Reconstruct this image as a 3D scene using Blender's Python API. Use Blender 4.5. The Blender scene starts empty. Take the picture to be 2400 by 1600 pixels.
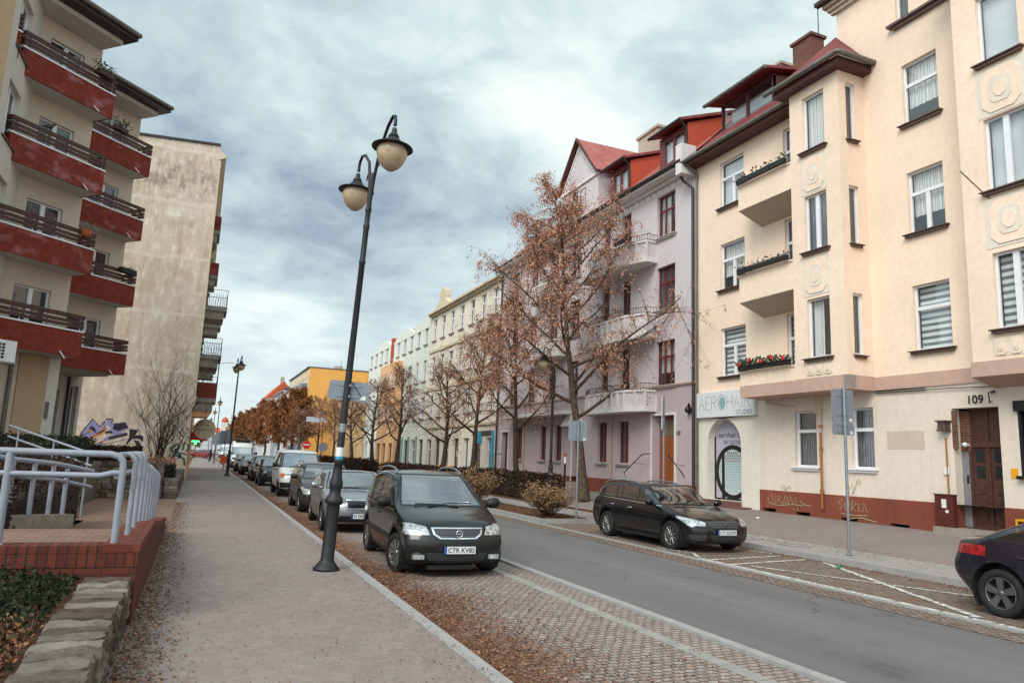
import bpy, bmesh, math, random
from mathutils import Vector, Matrix
S=bpy.context.scene; COL=S.collection
R=math.radians; PI=math.pi
def srgb(c):
    if isinstance(c,str): c=[int(c[i:i+2],16)/255 for i in (0,2,4)]
    return tuple((x/12.92 if x<.04045 else ((x+.055)/1.055)**2.4) for x in c)+(1,)
# ---------- mesh builder ----------
class MB:
    def __init__(s,M=None): s.v=[];s.f=[];s.mi=[];s.sm=[];s.M=M
    def add(s,vs,fs,mi=0,sm=False):
        o=len(s.v)
        if s.M is not None: s.v+=[tuple(s.M@Vector(p)) for p in vs]
        else: s.v+=[tuple(p) for p in vs]
        for f in fs: s.f.append([i+o for i in f]); s.mi.append(mi); s.sm.append(sm)
    def box(s,x0,x1,y0,y1,z0,z1,mi=0):
        s.add([(x,y,z) for z in (z0,z1) for y in (y0,y1) for x in (x0,x1)],
              [(0,2,3,1),(4,5,7,6),(0,1,5,4),(2,6,7,3),(0,4,6,2),(1,3,7,5)],mi)
    def poly(s,pts,mi=0,sm=False): s.add(pts,[list(range(len(pts)))],mi,sm)
    def prism(s,pts,vec,mi=0):
        n=len(pts); vec=Vector(vec); a=[Vector(p) for p in pts]
        s.add(a+[p+vec for p in a],[list(range(n))[::-1],[n+i for i in range(n)]]+[[i,(i+1)%n,n+(i+1)%n,n+i] for i in range(n)],mi)
    def tube(s,pts,r,n=8,mi=0,cap=True):
        pts=[Vector(p) for p in pts]; k=len(pts)
        rs=r if isinstance(r,(list,tuple)) else [r]*k
        vs=[];prev=None
        for i,p in enumerate(pts):
            t=(pts[min(i+1,k-1)]-pts[max(i-1,0)])
            if t.length<1e-9: t=Vector((0,0,1))
            t.normalize()
            if prev is None:
                a=t.orthogonal().normalized()
            else:
                a=prev-t*prev.dot(t)
                if a.length<1e-6: a=t.orthogonal()
                a.normalize()
            prev=a; b=t.cross(a)
            for j in range(n):
                w=2*PI*j/n; vs.append(p+(a*math.cos(w)+b*math.sin(w))*rs[i])
        fs=[[i*n+j,i*n+(j+1)%n,(i+1)*n+(j+1)%n,(i+1)*n+j] for i in range(k-1) for j in range(n)]
        s.add(vs,fs,mi,True)
        if cap and n>4: s.add(vs[:n],[list(range(n))[::-1]],mi); s.add(vs[-n:],[list(range(n))],mi)
    def lathe(s,prof,n=20,c=(0,0,0),mi=0,axis='z',sm=True):
        vs=[]
        for (r,h) in prof:
            for j in range(n):
                w=2*PI*j/n; x,y=r*math.cos(w),r*math.sin(w)
                q=(x,y,h) if axis=='z' else ((x,h,y) if axis=='y' else (h,x,y))
                vs.append((c[0]+q[0],c[1]+q[1],c[2]+q[2]))
        k=len(prof)
        s.add(vs,[[i*n+j,i*n+(j+1)%n,(i+1)*n+(j+1)%n,(i+1)*n+j] for i in range(k-1) for j in range(n)],mi,sm)
    def disc(s,c,r,axis='y',n=20,mi=0,ry=None):
        ry=ry or r; vs=[]
        for j in range(n):
            w=2*PI*j/n; a,b=r*math.cos(w),ry*math.sin(w)
            q=(a,0,b) if axis=='y' else ((0,a,b) if axis=='x' else (a,b,0))
            vs.append((c[0]+q[0],c[1]+q[1],c[2]+q[2]))
        s.add(vs,[list(range(n))],mi)
    def mesh(s,name,mats):
        me=bpy.data.meshes.new(name); me.from_pydata(s.v,[],s.f)
        for m in (mats if isinstance(mats,(list,tuple)) else [mats]): me.materials.append(m)
        me.polygons.foreach_set('material_index',s.mi); me.polygons.foreach_set('use_smooth',s.sm)
        me.update(); return me
    def build(s,name,mats,parent=None,**kw): return link(name,s.mesh(name,mats),parent,**kw)
def link(name,me,parent=None,label=None,cat=None,group=None,kind=None,loc=None):
    o=bpy.data.objects.new(name,me); COL.objects.link(o)
    if parent: o.parent=parent
    if loc is not None: o.location=loc
    tag(o,label,cat,group,kind); return o
def tag(o,label=None,cat=None,group=None,kind=None):
    if label: o['label']=label
    if cat: o['category']=cat
    if group: o['group']=group
    if kind: o['kind']=kind
    return o
def thing(name,label,cat,loc=(0,0,0),rz=0,group=None,parent=None):
    o=bpy.data.objects.new(name,None); COL.objects.link(o); o.location=loc; o.rotation_euler=(0,0,rz)
    o.empty_display_size=.2
    if parent: o.parent=parent
    return tag(o,label,cat,group)
def copytree(o,parent=None,loc=None,rz=None,label=None,group=None,scale=None):
    kids=[c for c in o.children]
    c=o.copy(); COL.objects.link(c)
    if parent: c.parent=parent
    if loc is not None: c.location=loc
    if rz is not None: c.rotation_euler=(0,0,rz)
    if scale is not None: c.scale=(scale,)*3 if not isinstance(scale,(tuple,list)) else scale
    tag(c,label,None,group)
    for k in kids: copytree(k,c)
    return c
FONT={}
def text_mb(mb,txt,size,org,ux,uz,mi=0,ext=.004,spacing=1,width=1,offset=0):
    """flat lettering as mesh: origin org, text direction ux, up uz; copied into mb"""
    cu=bpy.data.curves.new('lettering','FONT'); cu.body=txt; cu.size=size; cu.space_character=spacing; cu.offset=offset
    cu.resolution_u=3
    ob=bpy.data.objects.new('lettering',cu); COL.objects.link(ob)
    dg=bpy.context.evaluated_depsgraph_get(); me=bpy.data.meshes.new_from_object(ob.evaluated_get(dg))
    ux=Vector(ux);uz=Vector(uz);org=Vector(org);n=ux.cross(uz)
    mb.add([org+ux*v.co.x*width+uz*v.co.y+n*ext for v in me.vertices],[list(p.vertices) for p in me.polygons],mi)
    w=max([v.co.x for v in me.vertices] or [0])*width
    bpy.data.objects.remove(ob); bpy.data.meshes.remove(me); bpy.data.curves.remove(cu)
    return w
def stroke(mb,pts,w,n,off=0.0,mi=0,closed=False):
    """painted flat stroke (ribbon of width w) through pts on a surface of normal n"""
    n=Vector(n).normalized(); pts=[Vector(p)+n*off for p in pts]; vs=[]
    k=len(pts)
    for i,p in enumerate(pts):
        t=(pts[min(i+1,k-1)]-pts[max(i-1,0)]).normalized(); b=n.cross(t)*w/2
        vs+= [p-b,p+b]
    mb.add(vs,[[2*i,2*i+2,2*i+3,2*i+1] for i in range(k-1)],mi)
# ---------- materials ----------
class N:
    def __init__(s,name):
        s.m=bpy.data.materials.new(name); s.m.use_nodes=True; s.t=s.m.node_tree
        s.b=s.t.nodes['Principled BSDF']; s.out=s.t.nodes['Material Output']
        s._c=None
    def n(s,typ,**kw):
        x=s.t.nodes.new('ShaderNode'+typ)
        for k,v in kw.items():
            if k in x.bl_rna.properties: setattr(x,k,v)
            else: x.inputs[k.replace('_',' ')].default_value=v
        return x
    def l(s,a,b): s.t.links.new(a,b)
    def co(s,scale=(1,1,1),rot=(0,0,0)):
        c=s.n('TexCoord'); m=s.n('Mapping'); m.inputs['Scale'].default_value=scale; m.inputs['Rotation'].default_value=rot
        s.l(c.outputs['Object'],m.inputs[0]); return m.outputs[0]
    def noise(s,sc,det=4,co=None,rough=.55,dist=0):
        x=s.n('TexNoise'); x.inputs['Scale'].default_value=sc; x.inputs['Detail'].default_value=det; x.inputs['Roughness'].default_value=rough; x.inputs['Distortion'].default_value=dist
        s.l(co or s.co(),x.inputs['Vector']); return x.outputs['Fac']
    def ramp(s,f,stops):
        r=s.n('ValToRGB'); e=r.color_ramp.elements
        while len(e)<len(stops): e.new(.5)
        for k,(p,c) in enumerate(stops):
            e[k].position=p; e[k].color=c if len(c)==4 else tuple(c)+(1,)
        s.l(f,r.inputs[0]); return r.outputs[0]
    def mix(s,f,a,b,bt='MIX'):
        m=s.n('Mix',data_type='RGBA',blend_type=bt)
        for i,v in ((0,f),(6,a),(7,b)):
            if hasattr(v,'is_output') : s.l(v,m.inputs[i])
            else: m.inputs[i].default_value=v
        return m.outputs[2]
    def math(s,op,a,b=0,clamp=False):
        m=s.n('Math',operation=op,use_clamp=clamp)
        for i,v in ((0,a),(1,b)):
            if hasattr(v,'is_output'): s.l(v,m.inputs[i])
            else: m.inputs[i].default_value=v
        return m.outputs[0]
    def bump(s,h,st=.3,d=.02):
        b=s.n('Bump'); b.inputs['Strength'].default_value=st; b.inputs['Distance'].default_value=d
        s.l(h,b.inputs['Height']); s.l(b.outputs[0],s.b.inputs['Normal'])
    def set(s,rough=.6,metal=0,spec=.5,coat=0):
        s.b.inputs['Roughness'].default_value=rough; s.b.inputs['Metallic'].default_value=metal
        s.b.inputs['Specular IOR Level'].default_value=spec; s.b.inputs['Coat Weight'].default_value=coat; s.b.inputs['Coat Roughness'].default_value=.04
    def col(s,c):
        if hasattr(c,'is_output'): s.l(c,s.b.inputs['Base Color'])
        else: s.b.inputs['Base Color'].default_value=c
G=lambda v:(v,v,v,1)
def scl(c,k): return (c[0]*k,c[1]*k,c[2]*k,1)
def plain(name,c,rough=.5,metal=0,spec=.5,coat=0,var=.12,sc=6,bump=0):
    n=N(name); c=srgb(c); n.set(rough,metal,spec,coat)
    f=n.noise(sc,5)
    n.col(n.ramp(f,[(.3,scl(c,1-var)),(.7,scl(c,1+var))]))
    if bump: n.bump(n.noise(sc*12,3),bump,.01)
    return n.m
def plaster(name,c,dirt='6b5848',streak=.25,grain=90,bump=.25,var=.08):
    n=N(name); c=srgb(c); d=srgb(dirt); n.set(.92,spec=.2)
    big=n.noise(.45,7,None,.62); base=n.ramp(big,[(.3,scl(c,1-var)),(.7,scl(c,1+var*.7))])
    fine=n.noise(grain,2); mid=n.noise(6,6,None,.7); base=n.mix(.3,base,n.ramp(mid,[(.36,G(.74)),(.6,G(1.03))]),'MULTIPLY'); base=n.mix(.22,base,n.ramp(fine,[(.35,G(.35)),(.65,G(1))]),'MULTIPLY')
    st=n.noise(1.2,6,n.co((3,3,.22)),.65); base=n.mix(n.math('MULTIPLY',n.math('SUBTRACT',st,.53,True),.06+streak*5.5,True),base,d)
    n.col(base); n.bump(fine,bump,.006); return n.m
def glassmat(name,tint=(.02,.025,.03,1),ior=1.9,trans=.0):
    n=N(name); t=n.t
    fr=n.n('Fresnel'); gm=n.n('NewGeometry'); n.l(n.math('ADD',n.math('MULTIPLY',gm.outputs['Backfacing'],1/ior-ior),ior),fr.inputs['IOR'])
    gl=n.n('BsdfGlossy'); gl.inputs['Roughness'].default_value=.015; gl.inputs['Color'].default_value=(.95,.97,1,1)
    # slight waviness of panes
    b=n.n('Bump'); b.inputs['Strength'].default_value=.04; b.inputs['Distance'].default_value=.02
    n.l(n.noise(1.3,2),b.inputs['Height']); n.l(b.outputs[0],gl.inputs['Normal'])
    tr=n.n('BsdfTransparent'); tr.inputs['Color'].default_value=(.97,.99,.99,1)
    df=n.n('BsdfDiffuse'); df.inputs['Color'].default_value=tint
    m1=n.n('MixShader'); m1.inputs[0].default_value=trans; n.l(df.outputs[0],m1.inputs[1]); n.l(tr.outputs[0],m1.inputs[2])
    m2=n.n('MixShader'); n.l(fr.outputs[0],m2.inputs[0]); n.l(m1.outputs[0],m2.inputs[1]); n.l(gl.outputs[0],m2.inputs[2])
    n.l(m2.outputs[0],n.out.inputs[0]); n.t.nodes.remove(n.b); return n.m
M={}
M['glass']=glassmat('window_glass',(.1,.105,.115,1),ior=2.0,trans=.88)
M['carglass']=glassmat('car_glass',(.012,.014,.016,1),ior=2.0,trans=.6)
M['shieldglass']=glassmat('windscreen_glass',(.02,.024,.026,1),ior=2.7,trans=.6)
M['brightshield']=glassmat('sky_reflecting_windscreen',(.05,.055,.058,1),ior=4.2,trans=.5)
M['dark']=plain('dark_interior','17171a',.9,var=.3)
M['black']=plain('black_plastic','121214',.5,var=.2,sc=9)
M['rubber']=plain('tyre_rubber','131314',.8,var=.25,sc=20)
M['white_pvc']=plain('white_window_frame','dfdfe2',.35,var=.04)
M['sill']=plain('brown_metal_sill','5a463f',.5,var=.15)
M['stone_sill']=plain('light_sill','b5a9a2',.7,var=.1)
M['galv']=plain('galvanised_metal','8d939b',.45,.7,var=.12,sc=14)
M['signback']=plain('grey_sign_back','80868f',.55,.3,var=.1,sc=5)
M['lamp_black']=plain('black_painted_iron','15151a',.55,.0,var=.25,sc=18,bump=.15)
M['chrome']=plain('chrome','d8dade',.12,1,var=.03)
M['alloy']=plain('alloy_wheel','9a9894',.35,.85,var=.1)
M['alloy_dark']=plain('dark_alloy_wheel','6e6e70',.4,.8,var=.12)
M['white']=plain('white_paint','d6d6d4',.6,var=.06)
M['whiteline']=None
M['curtain']=None
def mk():
    n=N('curtain_fabric'); n.set(.9,spec=.1)
    w=n.n('TexWave',bands_direction='X'); w.inputs['Scale'].default_value=4.5; w.inputs['Distortion'].default_value=2.2; n.l(n.co((1,1,.15)),w.inputs[0])
    n.col(n.ramp(w.outputs['Fac'],[(0,srgb('b9b8b8')),(1,srgb('f4f3f0'))])); M['curtain']=n.m
    n=N('striped_roller_blind'); n.set(.8,spec=.2)
    w=n.n('TexWave',bands_direction='Z'); w.inputs['Scale'].default_value=1.75; n.l(n.co(),w.inputs[0])
    n.col(n.ramp(w.outputs['Fac'],[(.42,srgb('7c8286')),(.5,srgb('eef2ef'))])); M['blind']=n.m
    n=N('plain_roller_blind'); n.set(.8); n.col(n.ramp(n.noise(2,2),[(.3,srgb('ccd0d4')),(.7,srgb('dcdfe2'))])); M['shade']=n.m
    n=N('dark_lace_curtain'); n.set(.9); w=n.n('TexWave',bands_direction='X'); w.inputs['Scale'].default_value=6; w.inputs['Distortion'].default_value=4; n.l(n.co((1,1,.25)),w.inputs[0])
    n.col(n.ramp(w.outputs['Fac'],[(0,srgb('2c2c32')),(1,srgb('85858c'))])); M['lace']=n.m
    n=N('worn_white_road_paint'); n.set(.7)
    n.col(n.ramp(n.noise(14,5),[(.4,srgb('6e6259')),(.54,srgb('cfccc6'))])); M['whiteline']=n.m
    n=N('frosted_lamp_globe'); n.set(.25,spec=.5); n.col(n.ramp(n.noise(6,3),[(.3,srgb('a58e74')),(.7,srgb('c0aa8c'))]))
    n.b.inputs['Subsurface Weight'].default_value=.0; M['globe']=n.m
mk()
# ---------- camera ----------
def camera():
    r,u,f=Vector(CAM[0]),Vector(CAM[1]),Vector(CAM[2])
    c=bpy.data.cameras.new('camera'); o=bpy.data.objects.new('camera',c); COL.objects.link(o)
    m=Matrix(((r.x,u.x,-f.x,0),(r.y,u.y,-f.y,0),(r.z,u.z,-f.z,1.9),(0,0,0,1))); o.matrix_world=m
    c.sensor_width=36; c.sensor_fit='HORIZONTAL'; c.lens=1700/2400*36; c.clip_start=.05; c.clip_end=3000
    S.camera=o
CAM=None
# ---------- facades ----------
def wall(mb,u0,u1,z0,z1,holes=(),d=0,rev=.18,mi=0,rmi=None):
    """wall sheet in local (u,d,z) with rectangular openings and their reveals"""
    us=sorted({u0,u1}|{v for h in holes for v in h[:2] if u0<v<u1}); zs=sorted({z0,z1}|{v for h in holes for v in h[2:4] if z0<v<z1})
    for a,b in zip(us[:-1],us[1:]):
        for c,e in zip(zs[:-1],zs[1:]):
            m,k=(a+b)/2,(c+e)/2
            if any(h[0]<m<h[1] and h[2]<k<h[3] for h in holes): continue
            mb.add([(a,d,c),(b,d,c),(b,d,e),(a,d,e)],[(0,1,2,3)],mi)
    r=mi if rmi is None else rmi
    for h in holes:
        a,b,c,e=h[:4]
        if not(u0<(a+b)/2<u1) or e<=z0 or c>=z1: continue
        c=max(c,z0);e=min(e,z1); q=d+(h[4] if len(h)>4 else rev)
        mb.add([(a,d,c),(a,q,c),(a,q,e),(a,d,e)],[(0,1,2,3)],r); mb.add([(b,d,c),(b,q,c),(b,q,e),(b,d,e)],[(3,2,1,0)],r)
        mb.add([(a,d,e),(a,q,e),(b,q,e),(b,d,e)],[(0,1,2,3)],r); mb.add([(a,d,c),(a,q,c),(b,q,c),(b,d,c)],[(3,2,1,0)],r)
WC={}
def window(parent,u,z,w,h,style='T',inner='curtain',d=0,rev=.16,rz=0,frame='white_pvc',sill='sill',sd=.16,sx=.12,label=None,pane=True,name='window'):
    key=(round(w,2),round(h,2),style,inner,rev,frame,sill,sd)
    if key not in WC:
        y0,y1=rev-.06,rev; f=.055; fm=MB()
        B=lambda a,b,c,e,yy0=y0: fm.box(a,b,yy0,y1,c,e)
        B(.002,f,.002,h-.002);B(w-f,w-.002,.002,h-.002);B(f,w-f,.002,f);B(f,w-f,h-f,h-.002)
        t=h*.64
        if style in('T','T2'): B(f,w-f,t-.05,t+.05,y0-.012)
        if style=='T2': B(w/2-.06,w/2+.06,f,t-.05,y0-.006)
        if style=='two': B(w/2-.07,w/2+.07,f,h-f,y0-.008)
        if style=='three': B(w/3-.05,w/3+.05,f,h-f); B(2*w/3-.05,2*w/3+.05,f,h-f)
        if style=='six':
            B(f,w-f,t-.045,t+.045,y0-.012)
            for q in (1/3,2/3): B(w*q-.035,w*q+.035,f,t-.045); B(w*q-.035,w*q+.035,t+.045,h-f)
        if style=='four': B(f,w-f,t-.045,t+.045,y0-.012); B(w/2-.04,w/2+.04,f,t-.045);B(w/2-.04,w/2+.04,t+.045,h-f)
        # dark room behind the pane
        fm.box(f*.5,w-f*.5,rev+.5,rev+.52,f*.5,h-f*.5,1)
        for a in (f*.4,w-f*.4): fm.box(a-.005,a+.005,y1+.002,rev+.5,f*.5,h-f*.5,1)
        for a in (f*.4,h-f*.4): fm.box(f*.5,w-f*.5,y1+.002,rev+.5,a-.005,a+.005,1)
        L=[(name,fm.mesh(name,[M[frame],M['dark']]))]
        pm=MB(); pm.add([(f*.6,y1-.02,f*.6),(w-f*.6,y1-.02,f*.6),(w-f*.6,y1-.02,h-f*.6),(f*.6,y1-.02,h-f*.6)],[(0,1,2,3)])
        L.append(('pane',pm.mesh('pane',M['glass'])))
        if inner and inner!='none':
            cm=MB(); yy=rev+.1; nm={'curtain':'curtain','lace':'curtain','blind':'blind','shade':'blind','half':'curtain','side':'curtain'}[inner]
            mt={'curtain':'curtain','lace':'lace','blind':'blind','shade':'shade','half':'curtain','side':'curtain'}[inner]
            a,b,c,e=f*.6,w-f*.6,f*.6,h-f*.6
            if inner=='half': c=h*.3
            if inner=='side': b=w*.45
            if nm=='curtain':
                k=14; pts=[]
                for i in range(k+1):
                    x=a+(b-a)*i/k; pts+=[(x,yy+.03*math.sin(i*2.4),c),(x,yy+.03*math.sin(i*2.4),e)]
                cm.add(pts,[(2*i,2*i+2,2*i+3,2*i+1) for i in range(k)],0,True)
            else: cm.add([(a,yy,c),(b,yy,c),(b,yy,e),(a,yy,e)],[(0,1,2,3)])
            L.append((nm,cm.mesh(nm,M[mt])))
        if sill:
            sm=MB(); sm.prism([(-sx,-sd,-.05),(-sx,-sd,-.02),(-sx,rev-.061,.008),(-sx,rev-.061,-.05)],(w+2*sx,0,0))
            if sill!='none' and sd>.1: sm.box(-sx+.05,w+sx-.05,-sd+.05,-.003,-.12,-.052)
            L.append(('sill',sm.mesh('sill',M[sill])))
        WC[key]=L
    L=WC[key]; o=link(L[0][0],L[0][1],parent,loc=(u,d,z)); o.rotation_euler=(0,0,rz)
    if label: o['label']=label
    for nm,me in L[1:]:
        if nm=='pane' and not pane: continue
        link(nm,me,o)
    return o
def frame_panel(mb,u0,u1,z0,z1,d,mi=0,mi2=1,k=1):
    """raised rounded plaster ornament: k octagonal cartouches in a pale field"""
    mb.box(u0,u1,d-.012,d+.01,z0,z1,mi)
    w=(u1-u0)/k
    for i in range(k):
        a,b=u0+w*i+w*.1,u0+w*(i+1)-w*.1; c,e=z0+(z1-z0)*.06,z1-(z1-z0)*.06; q=min(b-a,e-c)*.2
        oc=[(a+q,c),(b-q,c),(b,c+q),(b,e-q),(b-q,e),(a+q,e),(a,e-q),(a,c+q)]
        mb.prism([(x,d-.035,y) for x,y in oc],(0,.022,0),mi2)
        m=.55; cx,cz=(a+b)/2,(c+e)/2
        oi=[(cx+(x-cx)*m,cz+(y-cz)*.62) for x,y in oc]
        mb.prism([(x,d-.05,y) for x,y in oi],(0,.0145,0),mi)
        ov=[(cx+(b-a)*.17*math.cos(t*PI/8),cz+(e-c)*.2*math.sin(t*PI/8)) for t in range(16)]
        mb.prism([(x,d-.065,y) for x,y in ov],(0,.0145,0),mi2)
def tilemat(name,c,c2,pitch=.33,ang=45,axis=0):
    n=N(name); n.set(.65,spec=.3); a=n.n('TexCoord'); sp=n.n('SeparateXYZ'); n.l(a.outputs['Object'],sp.inputs[0])
    u=sp.outputs[axis]; z=sp.outputs[2]
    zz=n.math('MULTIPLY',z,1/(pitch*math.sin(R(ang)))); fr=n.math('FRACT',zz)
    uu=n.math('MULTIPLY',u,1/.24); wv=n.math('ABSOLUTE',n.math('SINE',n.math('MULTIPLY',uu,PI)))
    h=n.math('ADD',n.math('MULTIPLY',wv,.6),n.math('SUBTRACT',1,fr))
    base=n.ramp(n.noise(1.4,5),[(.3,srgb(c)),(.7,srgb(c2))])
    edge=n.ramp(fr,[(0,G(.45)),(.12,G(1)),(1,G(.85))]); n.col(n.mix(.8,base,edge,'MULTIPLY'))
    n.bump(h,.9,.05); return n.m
def brickmat(name,c1,c2,mortar,sc=1,w=.24,h=.075,rot=(PI/2,0,0),bump=.6,msz=.012):
    n=N(name); n.set(.85,spec=.25); b=n.n('TexBrick'); b.inputs['Scale'].default_value=sc; b.inputs['Brick Width'].default_value=w; b.inputs['Row Height'].default_value=h
    b.inputs['Mortar Size'].default_value=msz; b.inputs['Mortar Smooth'].default_value=.2; b.inputs['Bias'].default_value=-.2
    b.inputs['Color1'].default_value=srgb(c1); b.inputs['Color2'].default_value=srgb(c2); b.inputs['Mortar'].default_value=srgb(mortar)
    n.l(n.co((1,1,1),rot),b.inputs[0]); f=n.noise(30,4)
    n.col(n.mix(.35,b.outputs[0],n.ramp(f,[(.3,G(.45)),(.7,G(1.1))]),'MULTIPLY')); n.bump(n.math('SUBTRACT',n.math('MULTIPLY',f,.3),b.outputs['Fac']),bump,.012); return n.m
M['cream']=plaster('peach_plaster','f5dcc6',dirt='b39a84',streak=.1,var=.07)
M['cream_low']=plaster('pale_ground_floor_plaster','e2d2c4',dirt='8f7d6e',streak=.16,var=.07)
M['cream_white']=plaster('white_plaster','e2dacd',streak=.04)
M['cream_orn']=plaster('ornament_pale_plaster','e6d9cb',streak=.02,var=.04)
M['pink']=plaster('pink_band_plaster','c4a394',streak=.1)
M['plinth']=plaster('brick_red_plinth_render','85493b',dirt='4a2d28',streak=.4,var=.25)
M['soffit']=plaster('soffit_plaster','cdbcaa',streak=.12)
M['lilac']=plaster('lilac_plaster','d0c6c9',streak=.06,var=.05)
M['lilac_low']=plaster('darker_lilac_plaster','baa8ab',streak=.08,var=.06)
M['trim']=plaster('white_trim_plaster','ded8d6',streak=.1,var=.04)
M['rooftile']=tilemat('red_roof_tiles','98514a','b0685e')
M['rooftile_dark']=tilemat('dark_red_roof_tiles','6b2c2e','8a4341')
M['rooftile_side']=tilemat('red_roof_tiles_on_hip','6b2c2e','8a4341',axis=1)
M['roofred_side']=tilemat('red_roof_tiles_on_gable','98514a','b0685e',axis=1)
M['roofwood']=plain('dark_red_wood','4e2424',.6,var=.2)
M['gutter']=plain('weathered_gutter','6a6660',.5,.4,var=.25,sc=4)
M['gutter_dark']=plain('dark_gutter','332b2d',.5,.2,var=.2)
M['redwood']=plain('red_brown_window_frame','6d2a2b',.5,var=.12)
M['orange_render']=plaster('orange_red_render','ba5540',streak=.1,var=.1)
M['chimney']=plaster('chimney_render','b7a595',dirt='4a423b',streak=.4,var=.15)
M['brownwood']=plain('brown_door_wood','4a2a22',.5,var=.35,sc=12,bump=.2)
M['orangewood']=plain('orange_door_wood','8a4a22',.45,var=.25,sc=9)
M['iron']=plain('black_iron_railing','26221f',.6,.3,var=.2)
M['oldbrick']=brickmat('exposed_old_brick','7a4638','5d352b','6e6058')
M['graystone']=plain('grey_stone_jamb','77747a',.85,var=.15,sc=12,bump=.2)
M['step']=plain('brown_stone_steps','6e4a43',.8,var=.2,sc=14,bump=.2)
M['concrete']=plain('worn_concrete','8c8379',.9,var=.2,sc=9,bump=.3)
M['silver_sign']=plain('silver_sign_panel','d3d6da',.35,.05,var=.04)
M['letter_grey']=plain('grey_lettering','77787c',.5,var=.03)
M['letter_black']=plain('black_lettering','201d1d',.5,var=.03)
M['teal']=plain('teal_print','7fa5a2',.5,var=.1)
M['ochrepipe']=plain('ochre_gas_pipe','94602a',.5,var=.25,sc=10)
M['ironred']=plain('brown_red_metal_cabinet','57241e',.5,.1,var=.2)
M['yellow']=plain('yellow_paint','dc9a12',.5,var=.1)
M['greenery']=plain('green_leaves','2f3d22',.7,var=.5,sc=30)
M['redflower']=plain('red_petals','c41f1c',.6,var=.15)
M['graffiti_green']=plain('yellow_green_spray_paint','a0a27c',.7,var=.2)
def downpipe(root,u,z0,z1,d,mat='gutter_dark',r=.06,name='downpipe'):
    m=MB(); m.tube([(u,d,z0),(u,d,z1)],r,8)
    for z in [z0+1.5+i*3 for i in range(int((z1-z0)/3))]: m.lathe([(r*1.25,-.03),(r*1.25,.03)],8,(u,d,z))
    return m.build(name,M[mat],root)
def iron_rail(root,pts,z0,z1,name='railing',mat='iron',step=.14,wave=True):
    m=MB()
    for a,b in zip(pts[:-1],pts[1:]):
        a=Vector((a[0],a[1],0));b=Vector((b[0],b[1],0)); L=(b-a).length; n=max(2,int(L/step))
        for z in (z0+.02,z1): m.tube([a+Vector((0,0,z)),b+Vector((0,0,z))],.014,5)
        for i in range(n+1):
            p=a+(b-a)*i/n; m.tube([p+Vector((0,0,z0)),p+Vector((0,0,z1))],.009,4,cap=False)
        if wave:
            q=[a+(b-a)*i/(n*4)+Vector((0,0,(z0+z1)/2+.25*(z1-z0)*math.sin(i*PI/2.5))) for i in range(n*4+1)]
            m.tube(q,.007,4,cap=False)
    return m.build(name,M[mat],root)
def foliage(mb,box,n,size,rnd,mi=0):
    x0,x1,y0,y1,z0,z1=box
    for _ in range(n):
        p=Vector((rnd.uniform(x0,x1),rnd.uniform(y0,y1),rnd.uniform(z0,z1))); a=Vector((rnd.uniform(-1,1),rnd.uniform(-1,1),rnd.uniform(-.6,1))).normalized(); b=a.orthogonal().normalized()
        s=size*rnd.uniform(.6,1.3); mb.add([p,p+a*s*.5+b*s*.28,p+a*s,p+a*s*.5-b*s*.28],[(0,1,2,3)],mi)
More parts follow.
